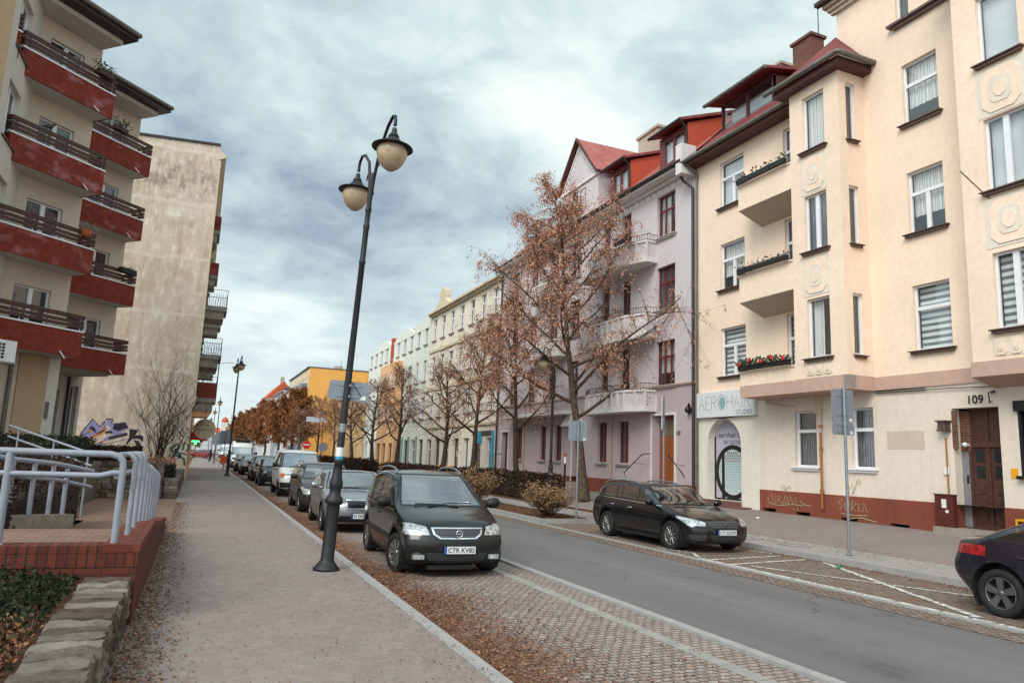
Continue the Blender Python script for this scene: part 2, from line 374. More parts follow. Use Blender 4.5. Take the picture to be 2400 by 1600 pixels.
# ======================= peach tenement, number 109 =======================
def house_109():
    rnd=random.Random(5); yL=23.5
    T=thing('tenement_house','peach four storey tenement with bay window, balconies and number 109 by its door','house',(18,yL,0),-PI/2)
    U=lambda y:yL-y
    rows=[(5.29,7.12),(8.63,10.45),(11.92,13.78)]
    L=(U(22.06),U(20.68)); W1=(U(13.88),U(12.78)); door=(U(12.92),U(11.71),.66,3.65)
    low=[(U(18.41),U(17.48)),(U(16.15),U(15.34))]
    bal_d=(4.85,5.3)
    # upper wall
    m=MB(); holes=[]
    for a,b in rows: holes+= [(L[0],L[1],a,b),(W1[0],W1[1],a,b),(bal_d[0],bal_d[1],a-.5,b)]
    at=[(U(13.98),U(13.55)),(U(12.95),U(12.5))]
    top=17.05; uA=U(16.15)
    wall(m,0,uA,4.272,14.35,holes); wall(m,uA,22,4.272,14.35,holes)
    wall(m,uA,22,14.35,top,[(a,b,15.2,16.85) for a,b in at])
    m.add([(uA,0,14.35),(uA,5,14.35),(uA,5,top),(uA,0,top)],[(0,1,2,3)])       # flank of the raised gable
    m.add([(0,0,4.2),(0,8,4.2),(0,8,14.3),(0,0,14.3)],[(0,1,2,3)])
    m.build('upper_wall',M['cream'],T)
    m=MB(); ar=(U(22.9),U(21.0),.72,3.76,.45)
    wall(m,0,U(20.05),.2,4.27,[ar],rev=.45); 
    # pointed arch spandrels of the salon door
    a,b=ar[0],ar[1]; mid=(a+b)/2-.05
    arc=[(a,2.75)]+[(a+(mid-a)*(1-math.cos(t*PI/2)),2.75+.95*math.sin(t*PI/2)) for t in (.15,.3,.45,.6,.75,.9,1)]
    m.prism([(a,.002,3.76)]+[(x,.002,z) for x,z in arc],(0,.4,0))
    arc2=[(b,2.75)]+[(b+(mid-b)*(1-math.cos(t*PI/2)),2.75+.95*math.sin(t*PI/2)) for t in (.15,.3,.45,.6,.75,.9,1)]
    m.prism([(b,.002,3.76)]+[(x,.002,z) for x,z in arc2],(0,.4,0))
    m.build('shop_front_wall',M['cream_white'],T)
    m=MB(); uS=U(20.05); sh=(U(11.21),U(9.7),1.98,3.64)
    wall(m,uS,22,1.2,4.27,[(x,y,2.03,3.81) for x,y in low]+[(door[0],door[1],1.2,door[3],.3),sh],d=0,rev=.2)
    m.build('ground_floor_wall',M['cream_low'],T)
    m=MB(); wall(m,uS,22,.0,1.2,[(door[0],door[1],0,1.2,.3)]+[(U(y)-.3,U(y)+.3,.2+(20-y)*-.012+.12,.62+(20-y)*-.012,.25) for y in (19.6,18.1,16.3,14.6)],d=-.03,rev=.33)
    [m.add([(a_,-.03,1.2),(b_,-.03,1.2),(b_,.0,1.215),(a_,.0,1.215)],[(0,1,2,3)]) for a_,b_ in ((uS,door[0]),(door[1],22))]; m.box(uS-.001,uS,-.03,0,.0,1.2)
    m.build('plinth',M['plinth'],T)
    for y in (19.6,18.1,16.3,14.6): m=MB(); m.box(U(y)-.3,U(y)+.3,.2,.24,.1,.7); m.build('cellar_opening',M['dark'],T)
    # pink string course
    m=MB(); m.box(0.9,U(19.8),-.03,.0,4.28,4.66); m.build('string_course',M['pink'],T); m=MB(); m.box(U(15.24)+.001,U(11.77),-.05,-.002,4.28,4.66); m.build('string_course',M['pink'],T)
    # bay
    bx,b0,b1=-1.07,U(17.22),U(15.24); bw=(U(16.68),U(15.8))
    m=MB(M=None); wall(m,b0,b1,4.68,14.32,[(bw[0],bw[1],a,b) for a,b in rows],d=bx)
    # right flank of the bay with slit windows (built along its own plane)
    q0,q1=bx+.32,bx+.72; ds=[bx,q0,q1,0]
    zs=[4.68]+[v for r in rows for v in r]+[14.32]
    for i in range(3):
        for k in range(len(zs)-1):
            if i==1 and k%2==1: 
                c,e=zs[k],zs[k+1]; uu=b1-.14
                m.add([(b1,q0,c),(uu,q0,c),(uu,q0,e),(b1,q0,e)],[(0,1,2,3)]); m.add([(b1,q1,c),(uu,q1,c),(uu,q1,e),(b1,q1,e)],[(0,1,2,3)])
                m.add([(b1,q0,e),(uu,q0,e),(uu,q1,e),(b1,q1,e)],[(0,1,2,3)]); continue
            m.add([(b1,ds[i],zs[k]),(b1,ds[i+1],zs[k]),(b1,ds[i+1],zs[k+1]),(b1,ds[i],zs[k+1])],[(0,1,2,3)])
    m.add([(b0,bx,4.68),(b0,0,4.68),(b0,0,14.32),(b0,bx,14.32)],[(0,1,2,3)])
    m.build('bay_wall',M['cream'],T)
    for (a,b),inn,st in zip(rows,('side','lace','curtain'),('one','two','one')):
        window(T,bw[0],a,bw[1]-bw[0],b-a,st,inn,d=bx)
        o=window(T,b1,a,q1-q0,b-a,'one','lace',d=q0,rz=PI/2,rev=.14,sd=.12,sx=.06)
    for a,b in rows[1:]: m=MB(); frame_panel(m,bw[0]-.12,bw[1]+.04,a-1.42,a-.2,bx); m.build('bay_ornament',[M['cream_orn'],M['cream']],T)
    m=MB(); frame_panel(m,bw[0]-.1,bw[1]+.05,4.75,5.1,bx,k=3); m.build('bay_ornament',[M['cream_orn'],M['cream']],T)
    # balcony slab strip under bay + lowest balcony
    m=MB(); c0=U(19.75)
    m.prism([(c0,bx-.02,4.27),(c0,0,4.27),(b1+.03,0,4.27),(b1+.03,bx-.02,4.27)],(0,0,.4)); m.build('balcony_slab',[M['pink']],T)
    m=MB(); m.box(b1-.12,b1+.034,bx-.024,bx+.3,4.3,4.68); m.build('bare_concrete_patch',M['concrete'],T)
    def bal(z0,z1,slab):
        m=MB()
        m.box(c0,b0,bx,bx+.1,z0,z1); m.box(c0,c0+.1,bx+.1,-.0,z0,z1)
        m.box(c0-.03,b0-.003,bx-.04,bx+.12,z1,z1+.07); m.box(c0-.03,c0+.12,bx+.12,-.003,z1,z1+.07)
        o=m.build('balcony',M['cream'],T)
        if slab:
            m=MB(); m.prism([(c0,bx,z0-.02),(c0,0,z0-.42),(c0,0,z0),(c0,bx,z0)],(b0-c0-.002,0,0)); m.build('soffit',M['soffit'],o)
        return o
    for k,(z0,z1) in enumerate([(4.67,5.1),(7.6,8.5),(10.95,11.78)]):
        o=bal(z0,z1,k>0)
        iron_rail(o,[(c0+.02,-.02),(c0+.02,bx-.06),(b0-.01,bx-.06)],z1+.07,z1+.3)
    for (a,b),inn in zip(rows,('blind','none','shade')):
        window(T,L[0],a,L[1]-L[0],b-a,'T2',inn if inn!='none' else 'half')
        window(T,bal_d[0],a-.5,bal_d[1]-bal_d[0],b-a+.5,'T',inn if inn!='none' else 'lace',name='balcony_door')
    for (a,b),inn,st in zip(rows,('blind','half','half'),('T','T2','T')): window(T,W1[0],a,W1[1]-W1[0],b-a,st,inn)
    for x,y in at: window(T,x,15.2,y-x,1.65,'one','none',sill=None)
    m=MB(); m.box(at[0][0]-.2,at[1][1]+.3,-.2,-.002,15.1,15.17); m.box(at[0][0]-.05,at[1][1]+.2,-.12,-.002,15.0,15.098); m.build('attic_sill',M['sill'],T)
    for x,y in low: window(T,x,2.03,y-x,1.78,'T','lace',sill='white_pvc',rev=.2,sd=.12)
    # right bay
    rx,r0=-.8,U(11.73); rw=(U(11.09),U(10.1))
    m=MB(); rr=[(5.4,7.25),(8.82,10.68),(12.16,14.0)]
    wall(m,r0,22,4.66,15.4,[(rw[0],rw[1],a,b) for a,b in rr],d=rx); m.add([(r0,rx,4.66),(r0,0,4.66),(r0,0,15.4),(r0,rx,15.4)],[(0,1,2,3)])
    m.build('bay_wall',M['cream'],T)
    m=MB(); m.prism([(r0-.03,rx-.04,4.66),(r0-.03,rx-.04,4.3),(r0-.03,-.003,4.1),(r0-.03,-.003,4.66)],(22-r0,0,0)); m.build('bay_base',M['pink'],T)
    for a,b in rr[1:]: m=MB(); frame_panel(m,rw[0]-.1,rw[1]+.1,a-1.45,a-.2,rx); m.build('bay_ornament',[M['cream_orn'],M['cream']],T)
    m=MB(); frame_panel(m,rw[0]-.1,rw[1]+.3,4.75,5.2,rx,k=4); m.build('bay_ornament',[M['cream_orn'],M['cream']],T)
    for (a,b),inn,st in zip(rr,('blind','shade','shade'),('two','two','one')): window(T,rw[0],a,rw[1]-rw[0],b-a,st,inn,d=rx)
    m=MB(); m.box(r0-.4,22,rx-.45,0,15.4,15.55); m.build('bay_eave',M['roofwood'],T)
    # roofs
    m=MB(); e0,e1=-.12,b0-.3
    m.add([(e0,-.62,14.3),(uA,-.62,14.3),(uA,4.6,19.2),(e0,4.6,19.2)],[(0,1,2,3)]); m.add([(e0,4.6,19.2),(uA,4.6,19.2),(uA,9,15),(e0,9,15)],[(0,1,2,3)])
    rf=m.build('roof',M['rooftile_dark'],T)
    m=MB(); m.box(e0,e1,-.6,-.002,14.12,14.26); m.build('eave_board',M['roofwood'],rf)
    m=MB(); m.tube([(e0-.05,-.68,14.3),(e1+.4,-.68,14.3)],.085,10); m.build('gutter',M['gutter'],rf)
    m=MB(); m.prism([(e0-.2,-.5,14.42),(e0-.2,4.6,19.38),(e0-.2,4.6,19.1),(e0-.2,-.5,14.1)],(.25,0,0)); m.prism([(uA-.16,-.2,14.7),(uA-.16,3.0,17.9),(uA-.16,3.0,17.55),(uA-.16,-.2,14.3)],(.17,0,0)); m.build('verge',M['roofwood'],rf)
    # bay hipped cap
    h0,h1,hd=b0-.45,b1+.42,bx-.42; zr=14.36
    m=MB(); A=(h0,hd,zr);B=(h1,hd,zr);C=(h1,.0,zr); P=(b1-.65,-.35,15.75);Q=(b0-.6,1.2,15.9)
    m.add([A,B,P,Q],[(0,1,2,3)]); m.build('bay_roof',M['rooftile_dark'],rf)
    m=MB(); m.add([B,C,P],[(0,1,2)]); m.build('bay_roof',M['rooftile_side'],rf)
    m=MB(); m.prism([(h0+.1,hd+.08,14.1),(h1-.08,hd+.08,14.1),(h1-.08,-.003,14.1),(h0+.1,-.003,14.1)],(0,0,.22)); m.build('eave_board',M['roofwood'],rf)
    m=MB(); m.tube([(h0-.2,hd-.04,zr),(h1+.02,hd-.04,zr),(h1+.05,hd,zr),(h1+.05,-.02,zr)],.085,10); m.build('gutter',M['gutter'],rf)
    # long studio dormer
    du0,du1,dd=U(23.15),U(20.1),1.0
    m=MB(); m.box(du0,du1,dd,dd+2.2,15.55,15.7)
    for x in (du0,du0+1.5,du1-.1): m.box(x,x+.1,dd,dd+.12,15.7,16.85)
    m.box(du0,du1,dd-.001,dd+.13,16.85,16.97); m.add([(du1,dd,15.55),(du1,dd+2.2,15.55),(du1,dd+2.2,17.3),(du1,dd,16.9)],[(0,1,2,3)])
    dm=m.build('dormer',M['roofwood'],T)
    m=MB(); m.add([(du0+.1,dd+.06,15.7),(du1-.1,dd+.06,15.7),(du1-.1,dd+.06,16.86),(du0+.1,dd+.06,16.86)],[(0,1,2,3)]); m.build('pane',M['glass'],dm)
    m=MB(); m.box(du0+.1,du1-.1,dd+.5,dd+.52,15.7,16.86); m.build('blind',M['shade'],dm)
    m=MB(); m.prism([(du0-.35,dd-.55,16.98),(du0-.35,dd-.55,17.08),(du0-.35,dd+2.8,17.75),(du0-.35,dd+2.8,17.62)],(du1-du0+.55,0,0)); m.build('dormer_roof',M['rooftile_dark'],dm)
    m=MB(); m.tube([(du0-.4,dd-.6,17.0),(du1+.2,dd-.6,17.0)],.08,8); m.build('gutter',M['gutter'],dm)
    # raised gable cornice
    m=MB()
    for q,zz in ((.12,top-.25),(.2,top-.13),(.3,top)): m.box(uA-q,22,-q,.01,zz,zz+.11)
    m.prism([(uA-.42,-.45,top+.115),(uA-.42,-.45,top+.2),(uA-.42,6,top+2.6),(uA-.42,6,top+2.4)],(16,0,0)); m.build('gable_cornice',M['soffit'],T)
    m=MB(); m.box(uA-.45,22,-.5,-.3,top+.12,top+.25); m.build('gutter',M['gutter_dark'],T)
    # chimneys
    for (y,x,z0,z1,w,mt) in ((25.05-2.2,3.6,17.5,19.25,.9,'chimney'),(20.9,3.3,17.6,19.4,1.0,'oldbrick')):
        m=MB(); m.box(U(y)-w/2,U(y)+w/2,x,x+.7,z0,z1); m.box(U(y)-w/2-.08,U(y)+w/2+.08,x-.08,x+.78,z1,z1+.12); m.build('chimney',M[mt],T)
    m=MB(); m.tube([(U(20.2),3.5,19.4),(U(20.2),3.5,20.6)],.02,5); m.build('flue',M['iron'],T)
    # entrance
    m=MB(); a,b=door[0],door[1]; j=.34
    m.box(a,a+j*.55,.28,.36,.66,2.55); m.build('stone_jamb',M['graystone'],T)
    m=MB(); m.box(a+.003,a+j*.8,.27,.33,2.55,3.64); m.box(a-.02,a+.1,-.004,.05,2.6,3.6); m.build('exposed_brick',M['oldbrick'],T)
    m=MB(); x0,x1=a+j*.55,b; zt=2.72
    m.box(x0,x1,.3,.36,.62,.7); m.box(x0,x1,.28,.36,zt-.06,zt+.06); xm=(x0+x1)/2
    m.box(x0,x0+.07,.3,.36,.7,3.62); m.box(x1-.07,x1,.3,.36,.7,3.62); m.box(xm-.03,xm+.03,.29,.36,.7,3.62)
    m.box(x0,x1,.33,.38,.7,3.62); m.box(a,b,.27,.38,3.6,3.66)
    for s0,s1 in ((x0+.07,xm-.03),(xm+.03,x1-.07)):
        for z0,z1 in ((.78,1.1),(1.18,1.42),(1.5,1.74)): m.box(s0+.1,s1-.1,.305,.34,z0,z1); m.box(s0+.15,s1-.15,.295,.34,z0+.05,z1-.05)
    dr=m.build('door',M['brownwood'],T)
    for s0,s1 in ((x0+.07,xm-.03),(xm+.03,x1-.07)):
        m=MB()
        for z0,z1 in ((1.9,2.2),(2.3,2.6)): m.box(s0+.1,s1-.1,.31,.335,z0,z1)
        m.build('pane',M['dark'],dr)
    m=MB(); m.box(a+.12,a+.17,.262,.282,1.75,1.95); m.build('intercom',M['black'],T)
    m=MB(); m.box(a-.5,b+.9,-.28,.27,.45,.62); m.build('doorstep',M['concrete'],T); m=MB(); m.box(a-.75,b+.9,-.62,-.282,.2,.45); m.build('doorstep',M['concrete'],T)
    # roller shutter window at the right
    m=MB(); m.box(sh[0]-.08,sh[1],-.12,.1,3.5,3.75); m.box(sh[0],sh[1],.1,.12,1.98,3.5)
    for i in range(26): m.box(sh[0]+.03,sh[1],.085,.1,1.99+i*.058,1.99+i*.058+.04)
    m.box(sh[0]-.05,sh[0]+.03,-.004,.1,1.98,3.5); m.box(sh[0]-.1,sh[1],-.14,.12,1.9,1.98); m.build('roller_shutter',M['black'],T)
    # salon door
    m=MB(); d=.36; a0,b0_=ar[0]+.02,ar[1]-.02
    m.box(a0,b0_,d,d+.03,.72,3.76); sd=m.build('shop_door',plain('lilac_door_film','a9a4b4',.4,var=.04),T)
    m=MB(); cx,cz=a0+1.02,1.75; k=24
    ring=[(cx+.98*math.cos(t*2*PI/k),cz+1.0*math.sin(t*2*PI/k)) for t in range(k+1)]
    rin=[(cx+.8*math.cos(t*2*PI/k),cz+.84*math.sin(t*2*PI/k)) for t in range(k+1)]
    for i in range(k):
        m.prism([(ring[i][0],d-.03,ring[i][1]),(ring[i+1][0],d-.03,ring[i+1][1]),(rin[i+1][0],d-.03,rin[i+1][1]),(rin[i][0],d-.03,rin[i][1])],(0,.029,0))
    m.box(a0+.42,a0+.56,d-.034,d-.001,.73,2.55); m.box(a0,a0+.05,d-.035,d-.001,.73,3.7); m.box(a0,b0_,d-.036,d-.001,.72,.78); m.build('door_frame',M['black'],sd)
    m=MB(); m.prism([(x,d-.012,z) for x,z in rin[:-1]],(0,.011,0)); m.build('pane',plain('pale_frosted_glass','b9c3c6',.2,var=.03),sd)
    m=MB()
    for i in range(15):
        for j2 in range(17):
            x=cx-.78+i*.11+(.055 if j2%2 else 0); z=cz-.8+j2*.1
            r=.022+.028*j2/16
            if ((x-cx)/.76)**2+((z-cz)/.8)**2<.93 and not(a0+.4<x<a0+.58): m.disc((x,d-.016,z),r,'y',10,1 if j2>11 else 0)
    m.build('dot_print',[M['teal'],M['letter_grey']],sd)
    m=MB(); text_mb(m,'aerohair.co',.3,(a0+.2,d-.004,3.02),(1,0,0),(0,0,1)); text_mb(m,'501 225 50',.2,(a0+.5,d-.004,2.78),(1,0,0),(0,0,1)); m.build('lettering',M['letter_black'],sd)
    # sign panel
    m=MB(); s0,s1=U(23.34),U(20.1); m.box(s0,s1,-.16,-.004,3.77,4.72); sg=m.build('shop_sign',M['silver_sign'],T)
    m=MB(); x=s0+.16
    for ch,wd in (('A',.4),('E',.34),('R',.38),('O',.5),('H',.4),('A',.4),('I',.14),('R',.38)):
        z0,h=4.05,.5; w=wd-.1; st=lambda p: stroke(m,[(x+a*w,-.162,z0+b*h) for a,b in p],.022,(0,-1,0),.002)
        if ch=='A': st([(0,0),(.5,1),(1,0)]); st([(.22,.38),(.78,.38)])
        if ch=='E': st([(1,0),(0,0),(0,1),(1,1)]); st([(0,.5),(.8,.5)])
        if ch=='R': st([(0,0),(0,1),(.7,1),(.95,.85),(.95,.65),(.7,.5),(0,.5)]); st([(.5,.5),(1,0)])
        if ch=='O': st([(.5+.5*math.cos(t*PI/10),.5+.56*math.sin(t*PI/10)) for t in range(21)])
        if ch=='H': st([(0,0),(0,1)]); st([(1,0),(1,1)]); st([(0,.5),(1,.5)])
        if ch=='I': st([(.5,0),(.5,1)])
        if ch=='O': ox=x+.5*w
        x+=wd
    text_mb(m,'STUDIO',.24,(s1-.98,-.164,3.82),(1,0,0),(0,0,1)); m.build('lettering',M['letter_grey'],sg)
    m=MB(); m.disc((ox+.03,-.165,4.28),.17,'y',20,0,.22); m.build('emblem',M['teal'],sg)
    # steps to the salon
    m=MB(); 
    for i,(dd2,z) in enumerate(((.35,.72),(-.3,.55),(-.62,.42),(-.95,.3))): 
        if i: m.box(U(22.95),U(20.6)+.12*i,dd2,(.35,-.3,-.62)[i-1]-.002,.05,z)
    m.box(U(22.9),U(21.0),-.298,.34,.3,.715); m.build('steps',M['step'],T)
    # numbers, pipes, fittings
    m=MB(); text_mb(m,'109',.3,(U(12.5),-.004,3.75),(1,0,0),(0,0,1),ext=.02,offset=.006); m.build('house_number',M['letter_black'],T)
    downpipe(T,.09,.4,13.6,-.09,'gutter',.042); m=MB(); m.tube([(.1,-.1,13.6),(.1,-.12,13.85),(.1,-.62,14.2)],.06,8); m.build('downpipe',M['gutter'],T)
    m=MB(); m.tube([(U(17.25),-.08,.75),(U(17.25),-.08,3.1)],.036,8); m.lathe([(.06,-.05),(.06,.05)],8,(U(17.25),-.08,1.3)); m.lathe([(.06,-.05),(.06,.05)],8,(U(17.25),-.08,2.6)); m.lathe([(.06,-.04),(.06,.04)],8,(U(17.25),-.08,3.3)); m.build('gas_pipe',M['ochrepipe'],T); m=MB(); m.tube([(U(17.25),-.08,3.1),(U(17.25),-.08,3.95)],.036,8); m.build('gas_pipe',M['soffit'],T)
    m=MB(); m.box(U(17.45),U(17.2),-.12,-.002,3.7,4.26); m.build('pipe_box',M['soffit'],T)
    m=MB(); m.tube([(U(19.7),-.05,4.2),(U(18.9),-.05,4.05),(U(18.3),-.05,3.98)],.01,4,cap=False); m.build('cable',M['black'],T); m=MB(); m.tube([(U(15.2),-.06,4.2),(U(12.9),-.06,4.18),(U(11.2),-.06,4.12)],.015,4,cap=False); m.build('cable',M['black'],T); m=MB(); m.tube([(U(15.2),-.06,4.26),(U(13.6),-.06,4.24)],.02,4); m.build('cable_duct',M['black'],T)
    m=MB(); stroke(m,[(r0-.02+.0,rx-.004,9.6),(r0+.7,rx-.004,8.6),(r0+1.9,rx-.004,8.0)],.03,(0,-1,0)); m.build('cable',M['sill'],T)
    m=MB(); m.box(U(13.2),U(12.98),-.2,-.002,3.1,3.3); m.box(U(13.24),U(12.94),-.24,-.002,3.3,3.34); m.box(U(13.22),U(12.96),-.22,-.002,3.06,3.1); m.build('number_lamp',M['sill'],T)
    m=MB(); m.tube([(U(13.1),-.04,.4),(U(13.1),-.04,2.9)],.02,6); m.build('conduit',M['ochrepipe'],T)
    m=MB(); m.tube([(U(11.95)+.1,-.03,3.78),(U(11.95)+.1,-.1,3.72),(U(11.95)+.1,-.12,4.0)],.015,5); m.tube([(U(11.95)+.1,-.02,4.0),(U(11.95)+.3,-.2,4.0)],.03,6); m.build('flag_bracket',M['iron'],T)
    m=MB(); m.box(U(11.5),U(11.34),-.02,-.002,1.92,2.15); m.build('gas_notice',M['yellow'],T)
    m=MB(); m.box(U(13.2),U(13.05),-.05,-.03,1.95,2.15); m.build('notice',M['white'],T)
    m=MB(); m.box(U(14.9),U(13.75),-.006,-.001,2.6,3.1); m.build('plaster_patch',plaster('patched_plaster','cdb9a8',streak=.3),T)
    m=MB(); m.tube([(U(11.4),-.08,.55),(U(11.4),-.08,.95),(U(11.0),-.08,.95)],.04,8); m.build('gas_valve',M['yellow'],T)
    # graffiti tags on plinth
    m=MB(); 
    def sp(c,s,seq): stroke(m,[(c[0]+a*s,-.036,c[1]+b*s) for a,b in seq],.02,(0,-1,0),.002)
    c=(U(19.2),.72)
    for seq in ([(-.6,.35),(-.5,.1),(.0,.02),(.9,.12),(1.5,.1)],[(-.4,.5),(-.2,.1),(-.15,.5),(-.1,.1)],[(.0,.1),(.05,.45),(.25,.4),(.05,.28),(.3,.1)],[(.35,.15),(.45,.45),(.6,.4),(.55,.12),(.4,.2)],[(.65,.1),(.75,.5),(.95,.1),(1.05,.45),(1.2,-.15),(.9,-.05)],[(1.3,.3),(1.6,.15),(1.9,.12)]): sp(c,.75,seq)
    for seq in ([(.3,.72),(.25,.85),(.35,.9),(.4,.75),(.5,.7),(.62,.85),(.72,.9),(.8,.82),(.72,.75)],[(.45,.6),(.5,.8),(.4,.95)]): sp(c,.75,seq)
    m.build('graffiti',M['graffiti_green'],T); m=MB(); c=(U(16.6),.7)
    for seq in ([(.1,.5),(-.1,.4),(.1,.25),(-.05,.1)],[(.2,.4),(.22,.1),(.4,.15),(.42,.45)],[(.5,.1),(.55,.5),(.75,.4),(.55,.25),(.7,.1)],[(.85,.4),(.8,.15),(1,.12),(1.05,.45),(1.2,.1)],[(.0,.0),(.4,-.05),(1.2,.0)],[(.3,-.2),(.9,-.1),(1.6,-.2)],[(.45,.6),(.4,.9),(.55,1.1),(.65,.95),(.55,.7),(.7,1.0),(.85,1.3),(.95,1.2),(.85,1.1)]): sp(c,.8,seq)
    m.build('graffiti',M['graffiti_green'],T)
    # separate small things
    C=thing('utility_cabinet','brown red metal utility cabinet with stickers beside door 109','cabinet',(18,13.42,0),-PI/2)
    m=MB(); m.box(0,.52,-.16,-.032,.6,1.42); m.box(-.02,.54,-.18,-.032,1.42,1.45); m.box(-.01,.53,-.17,-.032,.42,.6); m.build('housing',M['ironred'],C)
    m=MB(); m.box(.02,.5,-.172,-.16,.82,1.38); m.build('door',M['ironred'],C); m=MB(); m.box(.2,.33,-.177,-.1725,1.1,1.32); m.box(.3,.38,-.177,-.1725,.98,1.05); m.build('sticker',M['white'],C)
    C=thing('security_camera','white dome security camera on the jamb of door 109','camera',(18,U(0)-0,0)); bpy.data.objects.remove(C)
    C=thing('security_camera','white security camera above the brown door 109','camera',(18,yL-door[0]-.22,2.72),-PI/2)
    m=MB(); m.lathe([(0,-.08),(.05,-.06),(.065,0),(.05,.05),(0,.06)],12,(0,.12,0),axis='y'); m.box(-.03,.03,.18,.26,-.03,.03); m.build('housing',M['white'],C)
    # flower boxes
    def fbox(label,z,fl,k,cat='flower box'):
        F=thing('flower_box',label,cat,(18,yL,z),-PI/2)
        m=MB(); m.box(c0+.1,b0-.1,bx-.2,bx-.07,0,.14); m.build('planter',M['black'],F)
        m=MB(); foliage(m,(c0+.05,b0-.08,bx-.24,bx-.04,.1,.32),k,.1,rnd); m.build('foliage',M['greenery'] if fl else M['sill'],F)
        if fl:
            for i in range(5):
                m=MB(); x=c0+.25+i*.5; zz=.18+.08*(i%2)
                for q in range(5): m.lathe([(0,-.03),(.035,-.015),(.04,.01),(0,.03)],6,(x+.04*math.cos(q*1.26),bx-.25,zz+.04*math.sin(q*1.26)),axis='y')
                m.build('flower',M['redflower'],F)
    fbox('lowest balcony planter full of greenery with red flowers',5.2,True,420)
    fbox('top balcony planter with dry pale plant stalks',11.86,False,130)
    fbox('middle balcony planter with a few dark withered stems',8.58,False,60)
    return T
house_109()
# ======================= lilac tenement, number 107 =======================
def house_107():
    rnd=random.Random(7); yL=44.5; U=lambda y:yL-y; E_=yL-23.53
    T=thing('tenement_house','lilac four storey tenement with white balconies, central gable and red tiled roof','house',(18,yL,0),-PI/2)
    rows=[(5.26,7.18),(8.55,10.48),(11.82,13.78)]
    big=(U(26.37),U(25.0)); narrow=[(U(29.3),U(28.5)),(U(31.1),U(30.4))]; left=[(U(y)-.55,U(y)+.55) for y in (34.0,36.6,39.4,42.2)]
    doors=[(17.0-1.5,0)]
    m=MB(); H=[]
    for a,b in rows:
        H.append((*big,a,b)); H+=[(x,y,a-.55,b) for x,y in narrow]; H+=[(x,y,a,b) for x,y in left]
    wall(m,0,E_,5.22,14.25,H,rev=.2); m.build('upper_wall',M['lilac'],T)
    gw=[(U(31.3),U(30.45)),(U(29.4),U(28.5)),(U(37.9),U(37.1)),(U(36.0),U(35.2)),(U(41.3),U(40.4))]
    dr=(U(26.6),U(24.98),1.0,3.98,.4); dr2=(U(33.9),U(33.0),.9,3.6,.5); dr3=(U(43.6),U(42.5),1.1,3.6,.3)
    m=MB(); wall(m,0,E_,1.15,5.18,[(x,y,1.92,3.83) for x,y in gw]+[(a,b,1.15,d,e) for a,b,c,d,e in (dr,dr2,dr3)],d=0,rev=.2); m.build('ground_floor_wall',M['lilac_low'],T)
    m=MB(); wall(m,0,E_,0,1.15,[(a,b,0,1.15,e) for a,b,c,d,e in (dr,dr2,dr3)],d=-.04,rev=.3); m.add([(0,-.04,1.15),(E_,-.04,1.15),(E_,0,1.16),(0,0,1.16)],[(0,1,2,3)]); m.build('plinth',M['plinth'],T)
    m=MB(); m.box(0,E_,-.07,.0,5.16,5.2); m.box(0,E_,-.1,.0,5.2,5.26); m.build('string_course',M['pink'],T)
    for (a,b),inn in zip(rows,('half','lace','side')):
        window(T,big[0],a,big[1]-big[0],b-a,'six',inn,rev=.2,frame='redwood',sill='stone_sill')
        for x,y in narrow: window(T,x,a-.55,y-x,b-a+.55,'four','none' if inn!='side' else 'half',rev=.2,frame='redwood',sill=None)
        for x,y in left: window(T,x,a,y-x,b-a,'four',inn,rev=.2,frame='redwood',sill='stone_sill')
    for x,y in gw: window(T,x,1.92,y-x,1.91,'four','lace',rev=.2,frame='redwood',sill='stone_sill')
    # doors
    for k,(a,b,c,d,e) in enumerate((dr,dr2,dr3)):
        m=MB(); x0,x1=a+.02,b-.02
        m.box(x0,x1,e-.04,e,c,d); xm=(x0+x1)/2
        for s0,s1 in ((x0+.06,xm-.02),(xm+.02,x1-.06)):
            for z0,z1 in ((c+.15,c+.7),(c+.8,c+1.1),(c+1.2,c+1.9)): m.box(s0+.06,s1-.06,e-.055,e-.041,z0,z1)
        o=m.build('door',M['orangewood' if k==0 else 'brownwood'],T)
        m=MB(); m.box(x0+.05,x1-.05,e-.05,e-.041,c+2.1,d-.1); m.build('pane',M['glass'],o)
        m=MB(); w=.09
        m.box(a-w,a,-.05,-.002,c,d+w); m.box(b,b+w,-.05,-.002,c,d+w); m.box(a,b,-.05,-.002,d,d+w); m.build('door_surround',M['trim'],T)
        m=MB(); m.box(a-.2,b+.2,-.6,e-.05,.2,c-.3); m.box(a-.1,b+.1,-.3,e-.06,c-.3,c-.02); m.build('doorstep',M['concrete'],T)
    m=MB(); a,b=dr2[0],dr2[1]
    m.prism([(a-.5,-.5,3.7),(b+.5,-.5,3.7),((a+b)/2,-.5,4.45)],(0,.49,0)); m.build('door_canopy',M['trim'],T)
    m=MB(); a,b=dr[0],dr[1]
    for q,s in ((a-.05,-1),(b+.08,1)): m.tube([(q,-.35,2.35),(q+s*.1,-.45,2.3),(q+s*1.25,-.55,1.55),(q+s*1.3,-.55,1.45)],.022,6); m.tube([(q+s*.6,-.5,1.97),(q+s*.6,-.02,1.9)],.012,4)
    m.tube([(a-.05,-.35,2.35),(a+.4,-.35,2.36)],.02,6); m.build('handrail',M['iron'],T)
    m=MB(); a,b=dr3[0],dr3[1]; m.tube([(a-.1,-.5,1.3),(a-.1,-.5,2.2),(b+.2,-.5,2.2)],.025,6); m.build('handrail',M['iron'],T)
    m=MB(); text_mb(m,'107',.24,(U(24.86),-.004,3.13),(1,0,0),(0,0,1),ext=.02,width=.8,offset=.004); m.build('house_number',M['letter_black'],T)
